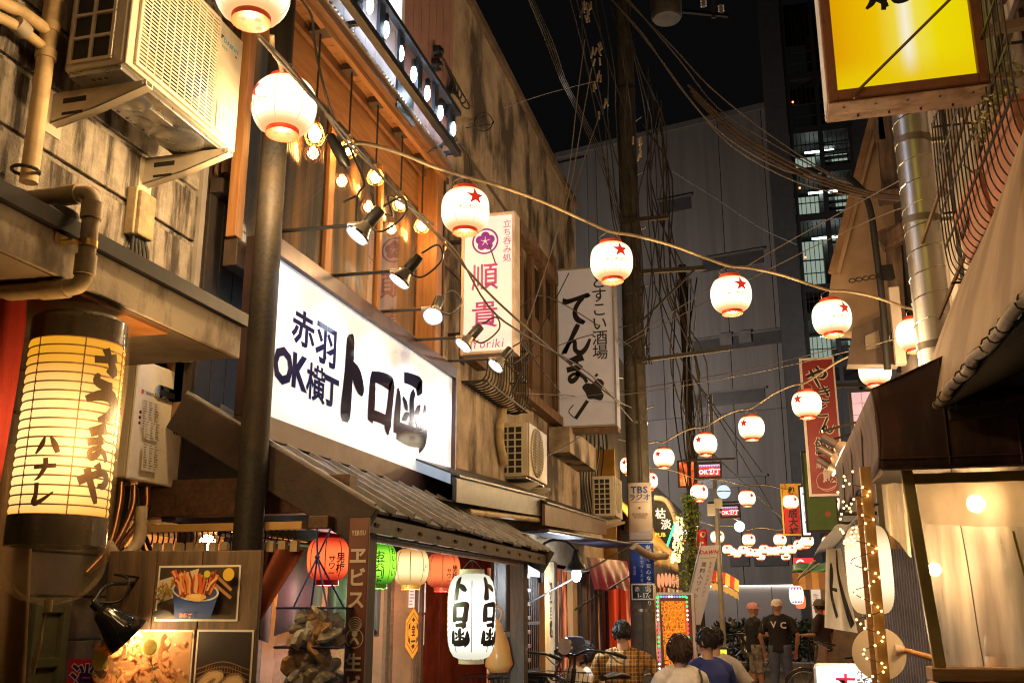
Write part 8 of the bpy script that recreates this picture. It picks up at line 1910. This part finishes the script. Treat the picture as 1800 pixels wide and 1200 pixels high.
# ================================================================= people
skin = mat('skin', (.52, .30, .19), .5, var=.06); skin2 = mat('skin_tan', (.42, .23, .14), .5, var=.06)
hair_b = mat('black_hair', (.014, .011, .010), .45, var=.4, vs=40, stretch=(6, 6, 1), bump=.6, bs=120); hair_br = mat('brown_hair', (.045, .018, .009), .4, var=.4, vs=40, stretch=(6, 6, 1), bump=.6, bs=120)
def fabric(n, c): return mat(n, c, .85, var=.2, vs=9, bump=1.0, bs=11)
def remesh(o, v, sm=3):
    md = o.modifiers.new('r', 'REMESH'); md.mode = 'VOXEL'; md.voxel_size = v; md.use_smooth_shade = True
    s2 = o.modifiers.new('s', 'SMOOTH'); s2.factor = .5; s2.iterations = sm
def rotz(v, a): return V((v[0]*math.cos(a)-v[1]*math.sin(a), v[0]*math.sin(a)+v[1]*math.cos(a), v[2]))
def hand(m, w, d, curl, side, s):
    """palm and five bent fingers; w wrist, d direction, side +-1"""
    d = V(d).normalized(); up = V((0, 0, 1)) if abs(d.z) < .8 else V((0, 1, 0)); r = d.cross(up).normalized(); n = r.cross(d).normalized()
    m.limb([w-d*.02*s, w+d*.03*s, w+d*.085*s], [(.022*s, .018*s), (.04*s, .016*s), (.042*s, .014*s)], 8)
    for k, (o, L) in enumerate(((-.03, .062), (-.01, .074), (.011, .07), (.031, .055))):
        b = w+d*.08*s+r*o*s; m.limb([b-d*.02*s, b+d*L*.45*s-n*.1*L*curl*s, b+d*L*.8*s-n*.45*L*curl*s, b+d*L*(1-.2*curl)*s-n*.8*L*curl*s], [.0095*s, .009*s, .0085*s, .007*s], 6)
    b = w+d*.025*s-r*.034*s*side; m.limb([b, b+d*.03*s-r*.026*s*side, b+d*.062*s-r*.032*s*side-n*.01*s], [.013*s, .011*s, .008*s], 6)
def person(label, px, py, D, face, seat=None, hgt=1.72, hair=None, hat=None, shirt=None, trousers=None, shorts=False, skn=skin, lean=.0, arms=None, headturn=0, sleeve=.45, long_hair=False, width=1.0, vox=.011):
    """px, py: head centre in the photograph; face: heading, 0 = away along the alley, + = to the left; arms: wrist targets (x right, y forward, z) in local metres"""
    hc = PD(px, py, D); s = hgt/1.72; g = face
    if seat is not None: s = 1.0*hgt/1.72; hip = hc.z-.70*s
    else: s = hc.z/1.605; hip = .92*s
    t = thing('person', label, 'person', (hc.x, hc.y, 0), 'people')
    base = V((hc.x, hc.y, 0))
    L = lambda x, y, z: base+rotz((x, y, 0), g)+V((0, 0, z))
    sh = .185*s*width; zc = hip; up = lambda z: zc+z*s
    ly = -lean*.45
    P = dict(pel=L(0, ly, up(.02)), wai=L(0, ly+lean*.1, up(.2)), che=L(0, ly+lean*.3, up(.4)), nec=L(0, ly+lean*.45, up(.545)), hea=L(0, 0, hc.z))
    body = MB(); top = MB(); low = MB()
    # head, neck, torso core
    ht = g+headturn; HL = lambda x, y, z: P['hea']+rotz((x*s, y*s, 0), ht)+V((0, 0, z*s))
    body.limb([P['pel'], P['wai'], P['che'], P['nec']-V((0, 0, .02*s))], [(.12*s, .09*s), (.11*s, .085*s), (.13*s, .095*s), (.06*s, .06*s)], 12)
    body.limb([P['nec']-V((0, 0, .05*s)), P['hea']-V((0, 0, .05*s))], [.056*s, .052*s], 10)
    b0 = len(body.v); body.ball((0, 0, 0), 1, 16, 12, (.076*s, .096*s, .118*s))
    for i in range(b0, len(body.v)):
        p = body.v[i]; k = 1-.22*max(0, -p.z/(.118*s)); body.v[i] = P['hea']+rotz((p.x*k, p.y*k+.012*s*max(0, -p.z/(.118*s)), 0), ht)+V((0, 0, p.z))
    body.limb([HL(0, .088, .025), HL(0, .112, -.02), HL(0, .09, -.03)], [.009*s, .014*s, .012*s], 8)
    body.limb([HL(-.035, .085, .035), HL(.035, .085, .035)], [.011*s, .011*s], 6)
    body.limb([HL(-.02, .085, -.058), HL(.02, .085, -.058)], [.010*s, .010*s], 6); body.limb([HL(-.02, .078, -.09), HL(.02, .078, -.09)], [.018*s, .018*s], 6)
    for e in (-1, 1): body.ball(HL(e*.076, -.005, .0), .03*s, 8, 6, (.35, .7, 1.1))
    # legs
    for e in (-1, 1):
        if seat is not None: hipj, kn, an, to = L(e*.09*s, ly, up(0)), L(e*.12*s, ly+.42*s, up(0)), L(e*.12*s, ly+.38*s, .09), L(e*.13*s, ly+.55*s, .045)
        else: hipj, kn, an, to = L(e*.09*s, ly, up(-.02)), L(e*.11*s, ly+.03*s*(1+e*.6), .49*s), L(e*.12*s, ly-.01+.06*e, .08*s), L(e*.14*s, ly+.17*s+.06*e, .035*s)
        if seat is not None and hip < .45: an.z = .08
        body.limb([hipj, hipj.lerp(kn, .5), kn, kn.lerp(an, .35), an], [.085*s, .072*s, .054*s, .052*s, .036*s], 10)
        low.limb([hipj+V((0, 0, .08*s)), hipj, hipj.lerp(kn, .5), kn]+([] if shorts else [kn.lerp(an, .4), an]), [.105*s, .104*s, .092*s, .078*s if not shorts else .095*s]+([] if shorts else [.07*s, .062*s]), 12)
        MB().limb([an-rotz((0, .06*s, 0), g)-V((0, 0, .03*s)), an.lerp(to, .4)-V((0, 0, .01)), to], [.042*s, .046*s, .034*s], 8).out('shoe', mat('shoe_dark', (.05, .045, .045), .5), t, sm=60)
        # arms
        sj = L(e*sh, ly+lean*.42, up(.462)); tgt = (arms or {}).get(e, (e*.24, .05, hip+.02)); wr = L(tgt[0], tgt[1]+ly+lean*.3, tgt[2])
        mid = sj.lerp(wr, .5); d = wr-sj; full = .56*s; h = math.sqrt(max(0, full*full-d.length_squared))/2 if d.length < full else 0
        bend = rotz((e*.6, -.5, 0), g)-V((0, 0, .6)); bend -= d*(bend.dot(d)/max(d.length_squared, 1e-6)); bend.normalize(); el = mid+bend*h
        body.limb([sj, sj.lerp(el, .5), el, el.lerp(wr, .3), wr], [.05*s, .047*s, .038*s, .04*s, .025*s], 10)
        hand(body, wr, (wr-el), .5, e, s)
        q = sj.lerp(el, .95 if sleeve > .9 else sleeve*1.9)
        top.limb([L(e*.05*s, ly+lean*.44, up(.545)), L(e*.11*s, ly+lean*.43, up(.515)), sj, sj.lerp(q, .5), q], [.04*s, .052*s, .066*s, .064*s, .068*s], 12)
    top.limb([L(0, ly-.0, up(-.06)), P['pel'], P['wai'], P['che'], L(0, ly+lean*.42, up(.47)), L(0, ly+lean*.45, up(.55))], [(.165*s*width, .115*s), (.16*s*width, .115*s), (.15*s*width, .11*s), (.178*s*width, .125*s), (.15*s*width, .095*s), (.065*s, .062*s)], 16)
    low.limb([P['pel']-V((0, 0, .06*s)), P['pel']+V((0, 0, .06*s))], [(.15*s, .11*s), (.14*s, .105*s)], 12)
    o = body.out('body', skn, t); remesh(o, vox, 2)
    if shirt: o = top.out('shirt', shirt, t); remesh(o, vox*1.2, 4)
    if trousers: o = low.out('shorts' if shorts else 'trousers', trousers, t); remesh(o, vox*1.3, 4)
    for e in (-1, 1):
        MB().ball(HL(e*.032, .085, .012), .0095*s, 8, 6).out('eye', mat('eye_dark', (.02, .015, .012), .2), t, sm=60)
        MB().limb([HL(e*.016, .096, .036), HL(e*.05, .084, .04)], .005*s, 5).out('eyebrow', hair_b, t)
    MB().limb([HL(-.022, .096, -.06), HL(.022, .096, -.06)], .005*s, 6).out('mouth', mat('lips', (.3, .1, .08), .5), t)
    if hair:
        m = MB(); n1, n2 = 28, 16; rr = random.Random(int(px))
        def hf(u, v):
            a = u*2*math.pi; front = max(0, math.sin(a)); lim = (.62 if not long_hair else .80)-.26*front**2; b = v*math.pi*lim
            k = 1.0+.03*math.sin(a*9+v*7)*v+.02*math.sin(a*17)-(0 if long_hair else .3*max(0, b-1.45))
            if long_hair: k *= 1+.12*v
            q = 1.0 if long_hair else .95; return HL(.086*q*k*math.sin(b)*math.cos(a), .105*q*k*math.sin(b)*math.sin(a)-.006, .126*q*math.cos(b)+.006+.005*math.sin(a*11+v*9))
        m.sheet(hf, n1*2, n2); 
        for i in range(320):
            u, v = rr.random(), rr.uniform(.15, .97); a, b = hf(u, v), hf(u+rr.uniform(-.02, .02), min(1.08, v+rr.uniform(.12, .25))); o_ = (a-P['hea']).normalized(); sd = o_.cross(b-a).normalized()*.0035; m.add([a+o_*.006-sd, a+o_*.006+sd, b+o_*rr.uniform(.006, .016)], [(0, 1, 2)])
        m.out('hair', hair, t, sm=80, th=.007)
    if hat:
        kind, hm = hat; m = MB()
        if kind == 'bucket':
            b0 = len(m.v); m.lathe([(.001, .135), (.07, .132), (.092, .11), (.1, .045), (.104, .03), (.155, -.012), (.152, -.018), (.1, .022)], 28, cap=False)
        else: m.lathe([(.001, .13), (.05, .125), (.086, .09), (.1, .04), (.101, .02), (.095, .02)], 24, cap=False)
        for i in range(len(m.v)): p = m.v[i]; m.v[i] = HL(p.x, p.y*1.12, p.z)
        m.out('hat', hm, t, sm=60, th=.004)
        if kind == 'cap': m = MB(); m.sheet(lambda u, v: HL(.085*math.cos(math.pi*u)*(1-.15*v), .09*math.sin(math.pi*u)*.9+.085*v*math.sin(math.pi*u)+.02, .03-.012*v), 14, 4); m.out('cap_brim', hm, t, sm=80, th=.004)
        if kind == 'capback': m = MB(); m.sheet(lambda u, v: HL(.05*(2*u-1), -.112-.002*v, .055-.03*v-.02*(1-(2*u-1)**2)), 10, 2); m.out('cap_strap', hm, t, th=.004)
    return t, L, HL, up, s
# checked shirt
def plaid():
    m = fabric('plaid_shirt', (.35, .16, .035)); nt = m.node_tree; N = nt.nodes; Lk = nt.links; b = N['Principled BSDF']
    tc = N.new('ShaderNodeTexCoord'); sp = N.new('ShaderNodeSeparateXYZ'); Lk.new(tc.outputs['Object'], sp.inputs[0])
    col = None; prev = b.inputs['Base Color'].links[0].from_socket
    for ax, fr, th, c in ((0, 95, .55, (.05, .03, .02)), (2, 80, .6, (.06, .035, .02)), (0, 190, .86, (.6, .38, .1)), (2, 160, .86, (.6, .36, .1)), (0, 47, .93, (.01, .01, .012))):
        mu = N.new('ShaderNodeMath'); mu.operation = 'MULTIPLY'; mu.inputs[1].default_value = fr; Lk.new(sp.outputs[ax], mu.inputs[0])
        sn = N.new('ShaderNodeMath'); sn.operation = 'SINE'; Lk.new(mu.outputs[0], sn.inputs[0])
        gt = N.new('ShaderNodeMath'); gt.operation = 'GREATER_THAN'; gt.inputs[1].default_value = th; Lk.new(sn.outputs[0], gt.inputs[0])
        ml = N.new('ShaderNodeMath'); ml.operation = 'MULTIPLY'; ml.inputs[1].default_value = .75; Lk.new(gt.outputs[0], ml.inputs[0])
        mx = N.new('ShaderNodeMix'); mx.data_type = 'RGBA'; Lk.new(ml.outputs[0], mx.inputs[0]); Lk.new(prev, mx.inputs[6]); mx.inputs[7].default_value = (*c, 1); prev = mx.outputs[2]
    Lk.new(prev, b.inputs['Base Color']); return m
jeans = fabric('blue_jeans', (.09, .12, .19)); dkpant = fabric('dark_trousers', (.03, .03, .035)); white_tee = fabric('white_tee', (.72, .66, .6)); blk_tee = fabric('black_tee', (.016, .016, .017))
def stool(px, D, z, label):
    c = PD(px, 1150, D); t = thing('stool', label, 'stool', (c.x, c.y, 0)); MB().cyl((c.x, c.y, z-.04), (c.x, c.y, z), .16, n=20).out('seat', dark_wood, t, bev=.006)
    for k in range(4): a = k*1.571+.78; MB().cyl((c.x+.1*math.cos(a), c.y+.1*math.sin(a), z-.04), (c.x+.17*math.cos(a), c.y+.17*math.sin(a), 0), .014, n=6).out('leg', dark_metal, t)
r = person('person from behind in a brown and amber checked shirt, short black hair', 1094, 1113, 10.2, .1, seat=1, hgt=1.78, hair=hair_b, shirt=plaid(), trousers=dkpant, headturn=-.35, width=1.2, arms={1: (.30, .12, .95), -1: (-.2, .3, .85)}); stool(1094, 10.2, PD(1094, 1113, 10.2).z-.70*1.78/1.72-.1, 'round stool under the person in the checked shirt')
r = person('person in profile wearing a dark blue bucket hat and white top', 1009, 1143, 9.6, -1.35, seat=1, hgt=1.68, hair=hair_b, hat=('bucket', fabric('bucket_hat', (.03, .04, .09))), shirt=white_tee, trousers=dkpant, skn=skin2, arms={1: (.2, .3, .7), -1: (-.2, .3, .7)}); stool(1009, 9.6, PD(1009, 1143, 9.6).z-.75, 'round stool under the person in the bucket hat')
r = person('person with pale face and dark hair just beyond the bucket hat', 1028, 1148, 10.3, -1.2, seat=1, hgt=1.62, hair=hair_b, long_hair=True, shirt=fabric('cream_top', (.6, .5, .42)), trousers=dkpant, skn=mat('skin_fair', (.62, .40, .29), .5, var=.05)); stool(1028, 10.3, PD(1028, 1148, 10.3).z-.75, 'round stool under the person beyond the bucket hat')
r = person('person with a brown bob haircut in a white tee with a black bag strap', 1194, 1141, 8.4, .45, seat=1, hgt=1.64, hair=hair_br, long_hair=True, shirt=white_tee, trousers=dkpant, lean=.25, headturn=.3, arms={1: (.2, .35, .75), -1: (-.2, .35, .75)}); stool(1194, 8.4, PD(1194, 1141, 8.4).z-.75, 'round stool under the person with brown bob hair')
t_, L, HL, up, s = r; MB().tube([L(.15, -.05, up(.53)), L(.12, -.17, up(.44)), L(.04, -.2, up(.3)), L(-.1, -.19, up(.1)), L(-.17, -.1, up(-.02))], .009, 6, 4).out('bag_strap', black_rubber, t_, sm=60)
r = person('person with short black hair in a deep blue tee, seated beside the white tee', 1242, 1128, 9.0, .55, seat=1, hgt=1.7, hair=hair_b, shirt=fabric('blue_tee', (.03, .045, .22)), trousers=dkpant, lean=.2, headturn=.5, arms={1: (.2, .35, .8), -1: (-.2, .35, .8)}); stool(1242, 9.0, PD(1242, 1128, 9.0).z-.75, 'round stool under the person in the blue tee')
r = person('person mostly hidden behind the blue tee, dark hair and pale grey top', 1256, 1124, 9.8, .2, seat=1, hgt=1.7, hair=hair_b, shirt=fabric('grey_top', (.45, .4, .36)), trousers=dkpant); stool(1256, 9.8, PD(1256, 1124, 9.8).z-.75, 'round stool under the person hidden behind the blue tee')
# far standing people
camo = mat('patterned_shorts', (.3, .27, .22), .85, var=.2, vs=14, grime=(.03, .03, .03), gs=10, ga=.95)
r = person('person with arms folded in a black tee and patterned shorts, pink and white cap', 1323, 1071, 18.4, -1.2, hat=('cap', fabric('pink_cap', (.65, .3, .28))), shirt=blk_tee, trousers=camo, shorts=True, skn=skin2, arms={1: (-.05, .22, 1.16), -1: (.08, .25, 1.13)})
t_, L, HL, up, s = r
MB().tube([HL(-.06, .07, .075), HL(0, .11, .075), HL(.06, .07, .075)], .014, 6).out('sunglasses', black_plastic, t_, sm=60)
pr = Print(L(-.16, -.128, up(.2)), rotz((1, 0, 0), -1.2), (0, 0, 1))
for cx_, cz_ in ((.06, .2), (.22, .22), (.1, -.02), (.2, .02), (.14, .1)): pr.line([(cx_-.04, cz_), (cx_, cz_+.03), (cx_+.04, cz_-.01), (cx_+.02, cz_-.04)], .014, (.6, .56, .5))
r = person('person from behind in a black tee with two white letters, white cap and jeans', 1366, 1066, 17.5, -.12, hat=('capback', fabric('white_cap', (.74, .68, .62))), shirt=blk_tee, trousers=jeans, skn=skin2, width=1.12, arms={-1: (-.27, .02, .88), 1: (.27, .03, .9)})
t_, L, HL, up, s = r
def chest_print(txts, g, back=True, name='lettering', d=.135):
    o = L(0, -d*s, up(.36)); pr = Print(o, rotz((1, 0, 0), g), (0, 0, 1)); return pr
pr = Print(L(0, -.142*s, up(.40)), rotz((1, 0, 0), -.12), (0, 0, 1)); pr.text('V', -.06, 0, .15, (.7, .66, .6), .03); pr.text('C', .10, -.01, .15, (.7, .66, .6), .03); pr.out('lettering', INK, t_)
pr = Print(L(-.262*s, -.06, up(.33)), rotz((.35, -1, 0), -.12), (0, 0, 1)); 
for k in range(5): pr.line([(-.05, .06-k*.03), (0, .075-k*.03), (.06, .055-k*.03)], .016, (.66, .62, .58))
pr.out('sleeve_print', INK, t_)
MB().cyl(L(-.27, .02, .93), L(-.27, .02, .955), .036, n=12).out('wristwatch', mat('watch_steel', (.4, .45, .45), .3, .8), t_)
r = person('person in a grey cap, dark polo shirt and beige trousers beside the noren cloth', 1441, 1066, 17.9, 1.2, hat=('cap', fabric('grey_cap', (.16, .14, .11))), hair=hair_b, shirt=fabric('dark_polo', (.045, .035, .04)), trousers=fabric('beige_trousers', (.42, .33, .25)), skn=skin2, arms={1: (.2, .0, .9), -1: (-.15, .3, 1.15)})
r = person('cook seen hazily behind the plastic screen in dark shirt and white apron', 1738, 1010, 6.5, 1.7, hair=hair_b, hat=('cap', fabric('white_cook_cap', (.7, .66, .6))), shirt=fabric('cook_shirt', (.3, .2, .15)), trousers=dkpant, arms={1: (.15, .35, 1.15), -1: (-.15, .35, 1.1)})
t_, L, HL, up, s = r
MB().sheet(lambda u, v: L((u-.5)*.42*(1+.15*v), .135+.02*math.sin(u*14)*v-.12*(2*u-1)**2, up(.36-.85*v)), 20, 8).out('apron', fabric('white_apron', (.74, .7, .64)), t_, sm=80, th=.004)

# ================================================================= cycles
def bicycle(label, P0, ang, basket=True, fc=(.02, .02, .022), scale=1.0):
    t = thing('bicycle', label, 'bicycle', tuple(P0)); P0 = V(P0)
    W = lambda x, y, z: P0+rotz((x*scale, y*scale, 0), ang)+V((0, 0, z*scale))
    fm = mat('bike_paint_%d' % int(fc[0]*1000), fc, .3, .3, coat=.4); R = .33
    for nm, x in (('rear_wheel', -.52), ('front_wheel', .55)):
        MB().tube([W(x+R*math.cos(a*.2618), 0, R+.005+R*math.sin(a*.2618)) for a in range(25)], .018, 8, 1).out(nm, black_rubber, t, sm=60)
        m = MB()
        for k in range(14): a = k*.4488; m.cyl(W(x, .02*(1 if k % 2 else -1), R), W(x+R*.95*math.cos(a), 0, R+R*.95*math.sin(a)), .0018, n=4)
        m.tube([W(x+R*.93*math.cos(a*.2618), 0, R+R*.93*math.sin(a*.2618)) for a in range(25)], .009, 6, 1); m.cyl(W(x, -.05, R), W(x, .05, R), .022, n=10); m.out('spokes_and_rim', galv, t)
        MB().tube([W(x+(R+.035)*math.cos(.5+a*.2), 0, R+(R+.035)*math.sin(.5+a*.2)) for a in range(12)], .016, 6, 1).out('mudguard', fm, t, sm=60)
    m = MB()
    for a, b, r in (((-.52, R), (-.08, .3), .012), ((-.52, R), (-.17, .72), .011), ((-.08, .3), (-.2, .82), .016), ((-.08, .3), (.36, .72), .02), ((-.16, .6), (.35, .8), .016), ((.34, .95), (.42, .62), .019), ((.42, .62), (.55, R), .014)): m.cyl(W(a[0], 0, a[1]), W(b[0], 0, b[1]), r*scale, n=10)
    m.out('frame', fm, t, sm=40)
    MB().limb([W(-.36, 0, .86), W(-.25, 0, .875), W(-.08, 0, .86)], [(.09, .03), (.075, .03), (.03, .02)], 12).out('saddle', black_plastic, t, sm=60)
    m = MB(); m.cyl(W(.34, 0, .95), W(.32, 0, 1.05), .013, n=8); m.tube([W(.1, -.31, 1.04), W(.22, -.28, 1.07), W(.34, -.14, 1.09), W(.34, 0, 1.05), W(.34, .14, 1.09), W(.22, .28, 1.07), W(.1, .31, 1.04)], .011, 8, 4); m.out('handlebar', dark_metal, t, sm=60)
    for e in (-1, 1): MB().cyl(W(.2, e*.285, 1.067), W(.08, e*.315, 1.035), .018, n=10).out('grip', black_rubber, t); MB().tube([W(.24, e*.27, 1.06), W(.16, e*.3, 1.0), W(.1, e*.31, .99)], .006, 5).out('brake_lever', galv, t)
    m = MB(); m.tube([W(.2, .2, 1.06), W(.42, .1, 1.12), W(.46, .02, .9), W(.45, 0, .7)], .005, 5); m.tube([W(.2, -.2, 1.06), W(.46, -.08, 1.1), W(.44, -.02, .85), W(.3, 0, .7)], .005, 5); m.out('brake_cable', black_rubber, t)
    MB().cyl(W(-.08, -.06, .3), W(-.08, .06, .3), .07, n=16).out('crank', dark_metal, t)
    if basket:
        m = MB()
        for z in (.72, .79, .86, .93): d = (z-.72)*.25; m.tube([W(.42-d*.2, -.16-d, z), W(.72+d, -.14-d, z), W(.72+d, .14+d, z), W(.42-d*.2, .16+d, z), W(.42-d*.2, -.16-d, z)], .004, 4, 1)
        for k in range(9): y = -.14+k*.035; m.cyl(W(.72, y, .72), W(.775, y*1.35, .93), .003, n=4); m.cyl(W(.42, y, .72), W(.41, y*1.35, .93), .003, n=4); m.cyl(W(.42, y, .72), W(.72, y, .72), .003, n=4)
        m.out('basket', dark_metal, t)
        MB().limb([W(.79, 0, .66), W(.84, 0, .66)], [.03, .036], 12).out('headlight', mat('lamp_plastic', (.4, .4, .38), .3), t, sm=40)
    return t
c = PD(1060, 1180, 8.9); bicycle('black city bicycle with wire basket parked in front of the checked shirt', (c.x-.1, c.y+.35, 0), -2.0, scale=1.14)
c = PD(960, 1190, 8.6); bicycle('dark bicycle parked left of the basket bicycle near the white shop lantern', (c.x-.25, c.y+.3, 0), -1.75, True, (.03, .03, .035), 1.14)
c = PD(1437, 1180, 15.8); bicycle('bicycle standing behind the white light box in front of the dark polo shirt', (c.x+.35, c.y, 0), math.pi-.15, False, (.08, .05, .04))
c = PD(1335, 1110, 29); bicycle('far bicycle leaning by the hedge at the alley end', (c.x-.6, 29.5, 0), .2, False, (.05, .05, .055))
def scooter(label, P0, ang, col, scale=1.0, mirror=True):
    t = thing('motor_scooter', label, 'scooter', tuple(P0)); P0 = V(P0); W = lambda x, y, z: P0+rotz((x*scale, y*scale, 0), ang)+V((0, 0, z*scale)); fm = mat('scooter_paint', col, .18, .1, coat=.8)
    for nm, x in (('rear_wheel', -.6), ('front_wheel', .62)): MB().tube([W(x+.2*math.cos(a*.3927), 0, .25+.2*math.sin(a*.3927)) for a in range(17)], .055, 10, 1).out(nm, black_rubber, t, sm=60); MB().cyl(W(x, -.05, .25), W(x, .05, .25), .12, n=16).out('rim', galv, t)
    MB().limb([W(-.85, 0, .62), W(-.6, 0, .6), W(-.25, 0, .55), W(-.05, 0, .38), W(.2, 0, .3)], [(.08, .06), (.17, .15), (.18, .17), (.16, .1), (.14, .05)], 14).out('rear_body', fm, t, sm=60)
    MB().limb([W(-.78, 0, .80), W(-.5, 0, .82), W(-.15, 0, .78), W(.0, 0, .72)], [(.1, .05), (.15, .06), (.14, .06), (.08, .03)], 14).out('seat', black_plastic, t, sm=60)
    MB().limb([W(.62, 0, .5), W(.5, 0, .7), W(.4, 0, .95), W(.36, 0, 1.06)], [(.16, .1), (.2, .1), (.15, .08), (.1, .07)], 14).out('front_shield', fm, t, sm=60)
    MB().limb([W(.62, 0, .2), W(.52, 0, .55)], [.04, .04], 10).out('fork', galv, t); MB().limb([W(.44, 0, .96), W(.52, 0, .97)], [.07, .08], 14).out('headlight', mat('lamp_glass', (.5, .5, .48), .15), t, sm=50)
    m = MB(); m.tube([W(.25, -.34, 1.06), W(.36, -.15, 1.08), W(.36, .15, 1.08), W(.25, .34, 1.06)], .014, 8, 4); m.out('handlebar', dark_metal, t, sm=60)
    for e in (-1, 1): MB().cyl(W(.28, e*.28, 1.065), W(.2, e*.38, 1.05), .02, n=8).out('grip', black_rubber, t)
    for e in (-1, 1):
        MB().cyl(W(.33, e*.2, 1.08), W(.33, e*.3, 1.26), .007, n=6).out('mirror_stem', dark_metal, t); q = W(.33, e*.31, 1.31); MB().cyl(q+rotz((.012, 0, 0), ang), q-rotz((.012, 0, 0), ang), .065*scale, n=20).out('mirror', mat('mirror_glass', (.5, .47, .42), .1, .9), t)
    return t
c = PD(945, 1170, 8.0); scooter('glossy black motor scooter parked under the white shop lantern', (c.x-.2, c.y-.1, 0), 1.2, (.012, .012, .013), 1.0)
c = PD(1278, 1110, 22); scooter('dark motor scooter parked far along the left side by the striped awning', (c.x, c.y, 0), -.5, (.012, .012, .013), 1.0)
# odds and ends under the lantern
c = PD(873, 1135, 7.7); t = thing('plastic_bag', 'translucent orange yellow plastic bag hanging beside the white shop lantern', 'bag', tuple(c))
MB().limb([c+V((0, 0, .2)), c+V((0, 0, .12)), c+V((.01, 0, .02)), c+V((.02, 0, -.14)), c+V((.02, 0, -.19))], [.02, .05, .085, .11, .07], 14).out('bag_body', glassy('orange_bag', (.6, .38, .14), .85, .3, diff=.5), t, sm=60)
for e in (-1, 1): MB().tube([c+V((e*.02, 0, .19)), c+V((e*.04, 0, .26)), c+V((0, 0, .3))], .006, 5).out('handle', glassy('orange_bag', (.6, .38, .14), .85), t)
MB().cyl(c+V((0, 0, .3)), c+V((0, 0, .62)), .003, n=5).out('cord', black_rubber, t)
c = PD(896, 1130, 8.2); t = thing('speaker_box', 'black upright box standing between the orange bag and the slatted shelf', 'box', (c.x, c.y, 0)); MB().box(c.x-.07, c.y, .0, c.x+.09, c.y+.2, c.z+.1).out('cabinet', black_plastic, t, bev=.01); MB().box(c.x-.06, c.y-.004, c.z-.25, c.x+.08, c.y, c.z+.05).out('grille', dark_recess, t)
c = PD(1256, 1150, 11.5); t = thing('yellow_light_sign', 'small yellow standing light sign beside the blue tee', 'sign', (c.x, c.y, 0))
MB().box(c.x-.12, c.y, .1, c.x+.16, c.y+.1, 1.18).out('case', dark_metal, t, bev=.02); MB().box(c.x-.1, c.y-.006, .14, c.x+.14, c.y, 1.15).out('lit_face', emit('lime_face', (.85, .85, .05), .5), t)
# ================================================================= print, trim and fittings hang from the part they sit on
UNDER = {'lettering': ('face_panel', 'paper_shade', 'board', 'plate', 'cloth', 'case', 'sheet'), 'star_print': ('paper_shade',), 'pattern_print': ('paper_shade',), 'photo_print': ('sheet',), 'label_print': ('casing', 'front_cover'),
 'vent_hole': ('bottom_cap', 'front_cover'), 'seam': ('paper_shade',), 'rib': ('paper_shade',), 'thread': ('paper_shade',), 'eye': ('body',), 'eyebrow': ('body',), 'mouth': ('body',), 'fan_guard': ('front_panel',), 'fan_opening': ('front_panel',), 'lens': ('reflector',), 'rim': ('reflector', 'front_wheel'), 'grip': ('handlebar',), 'brake_lever': ('handlebar',), 'cap_brim': ('hat',), 'cap_strap': ('hat',), 'exhaust_slot': ('front_cover',), 'exhaust_rim': ('front_cover',), 'coil': ('casing',), 'end_grille': ('casing',), 'drain_hole': ('base_tray',), 'tray_boss': ('base_tray',), 'siding_rib': ('wall',), 'window_hood': ('core_wall',), 'mirror': ('mirror_stem',), 'bulb_cord': ('stall_ceiling',)}
for o in list(S.objects):
    k = o.name.split('.')[0]
    if o.parent is not None and k in UNDER and o.parent.parent is None:
        for w_ in UNDER[k]:
            c = [x for x in o.parent.children if x.name.split('.')[0] == w_]
            if c: o.parent = c[0]; break
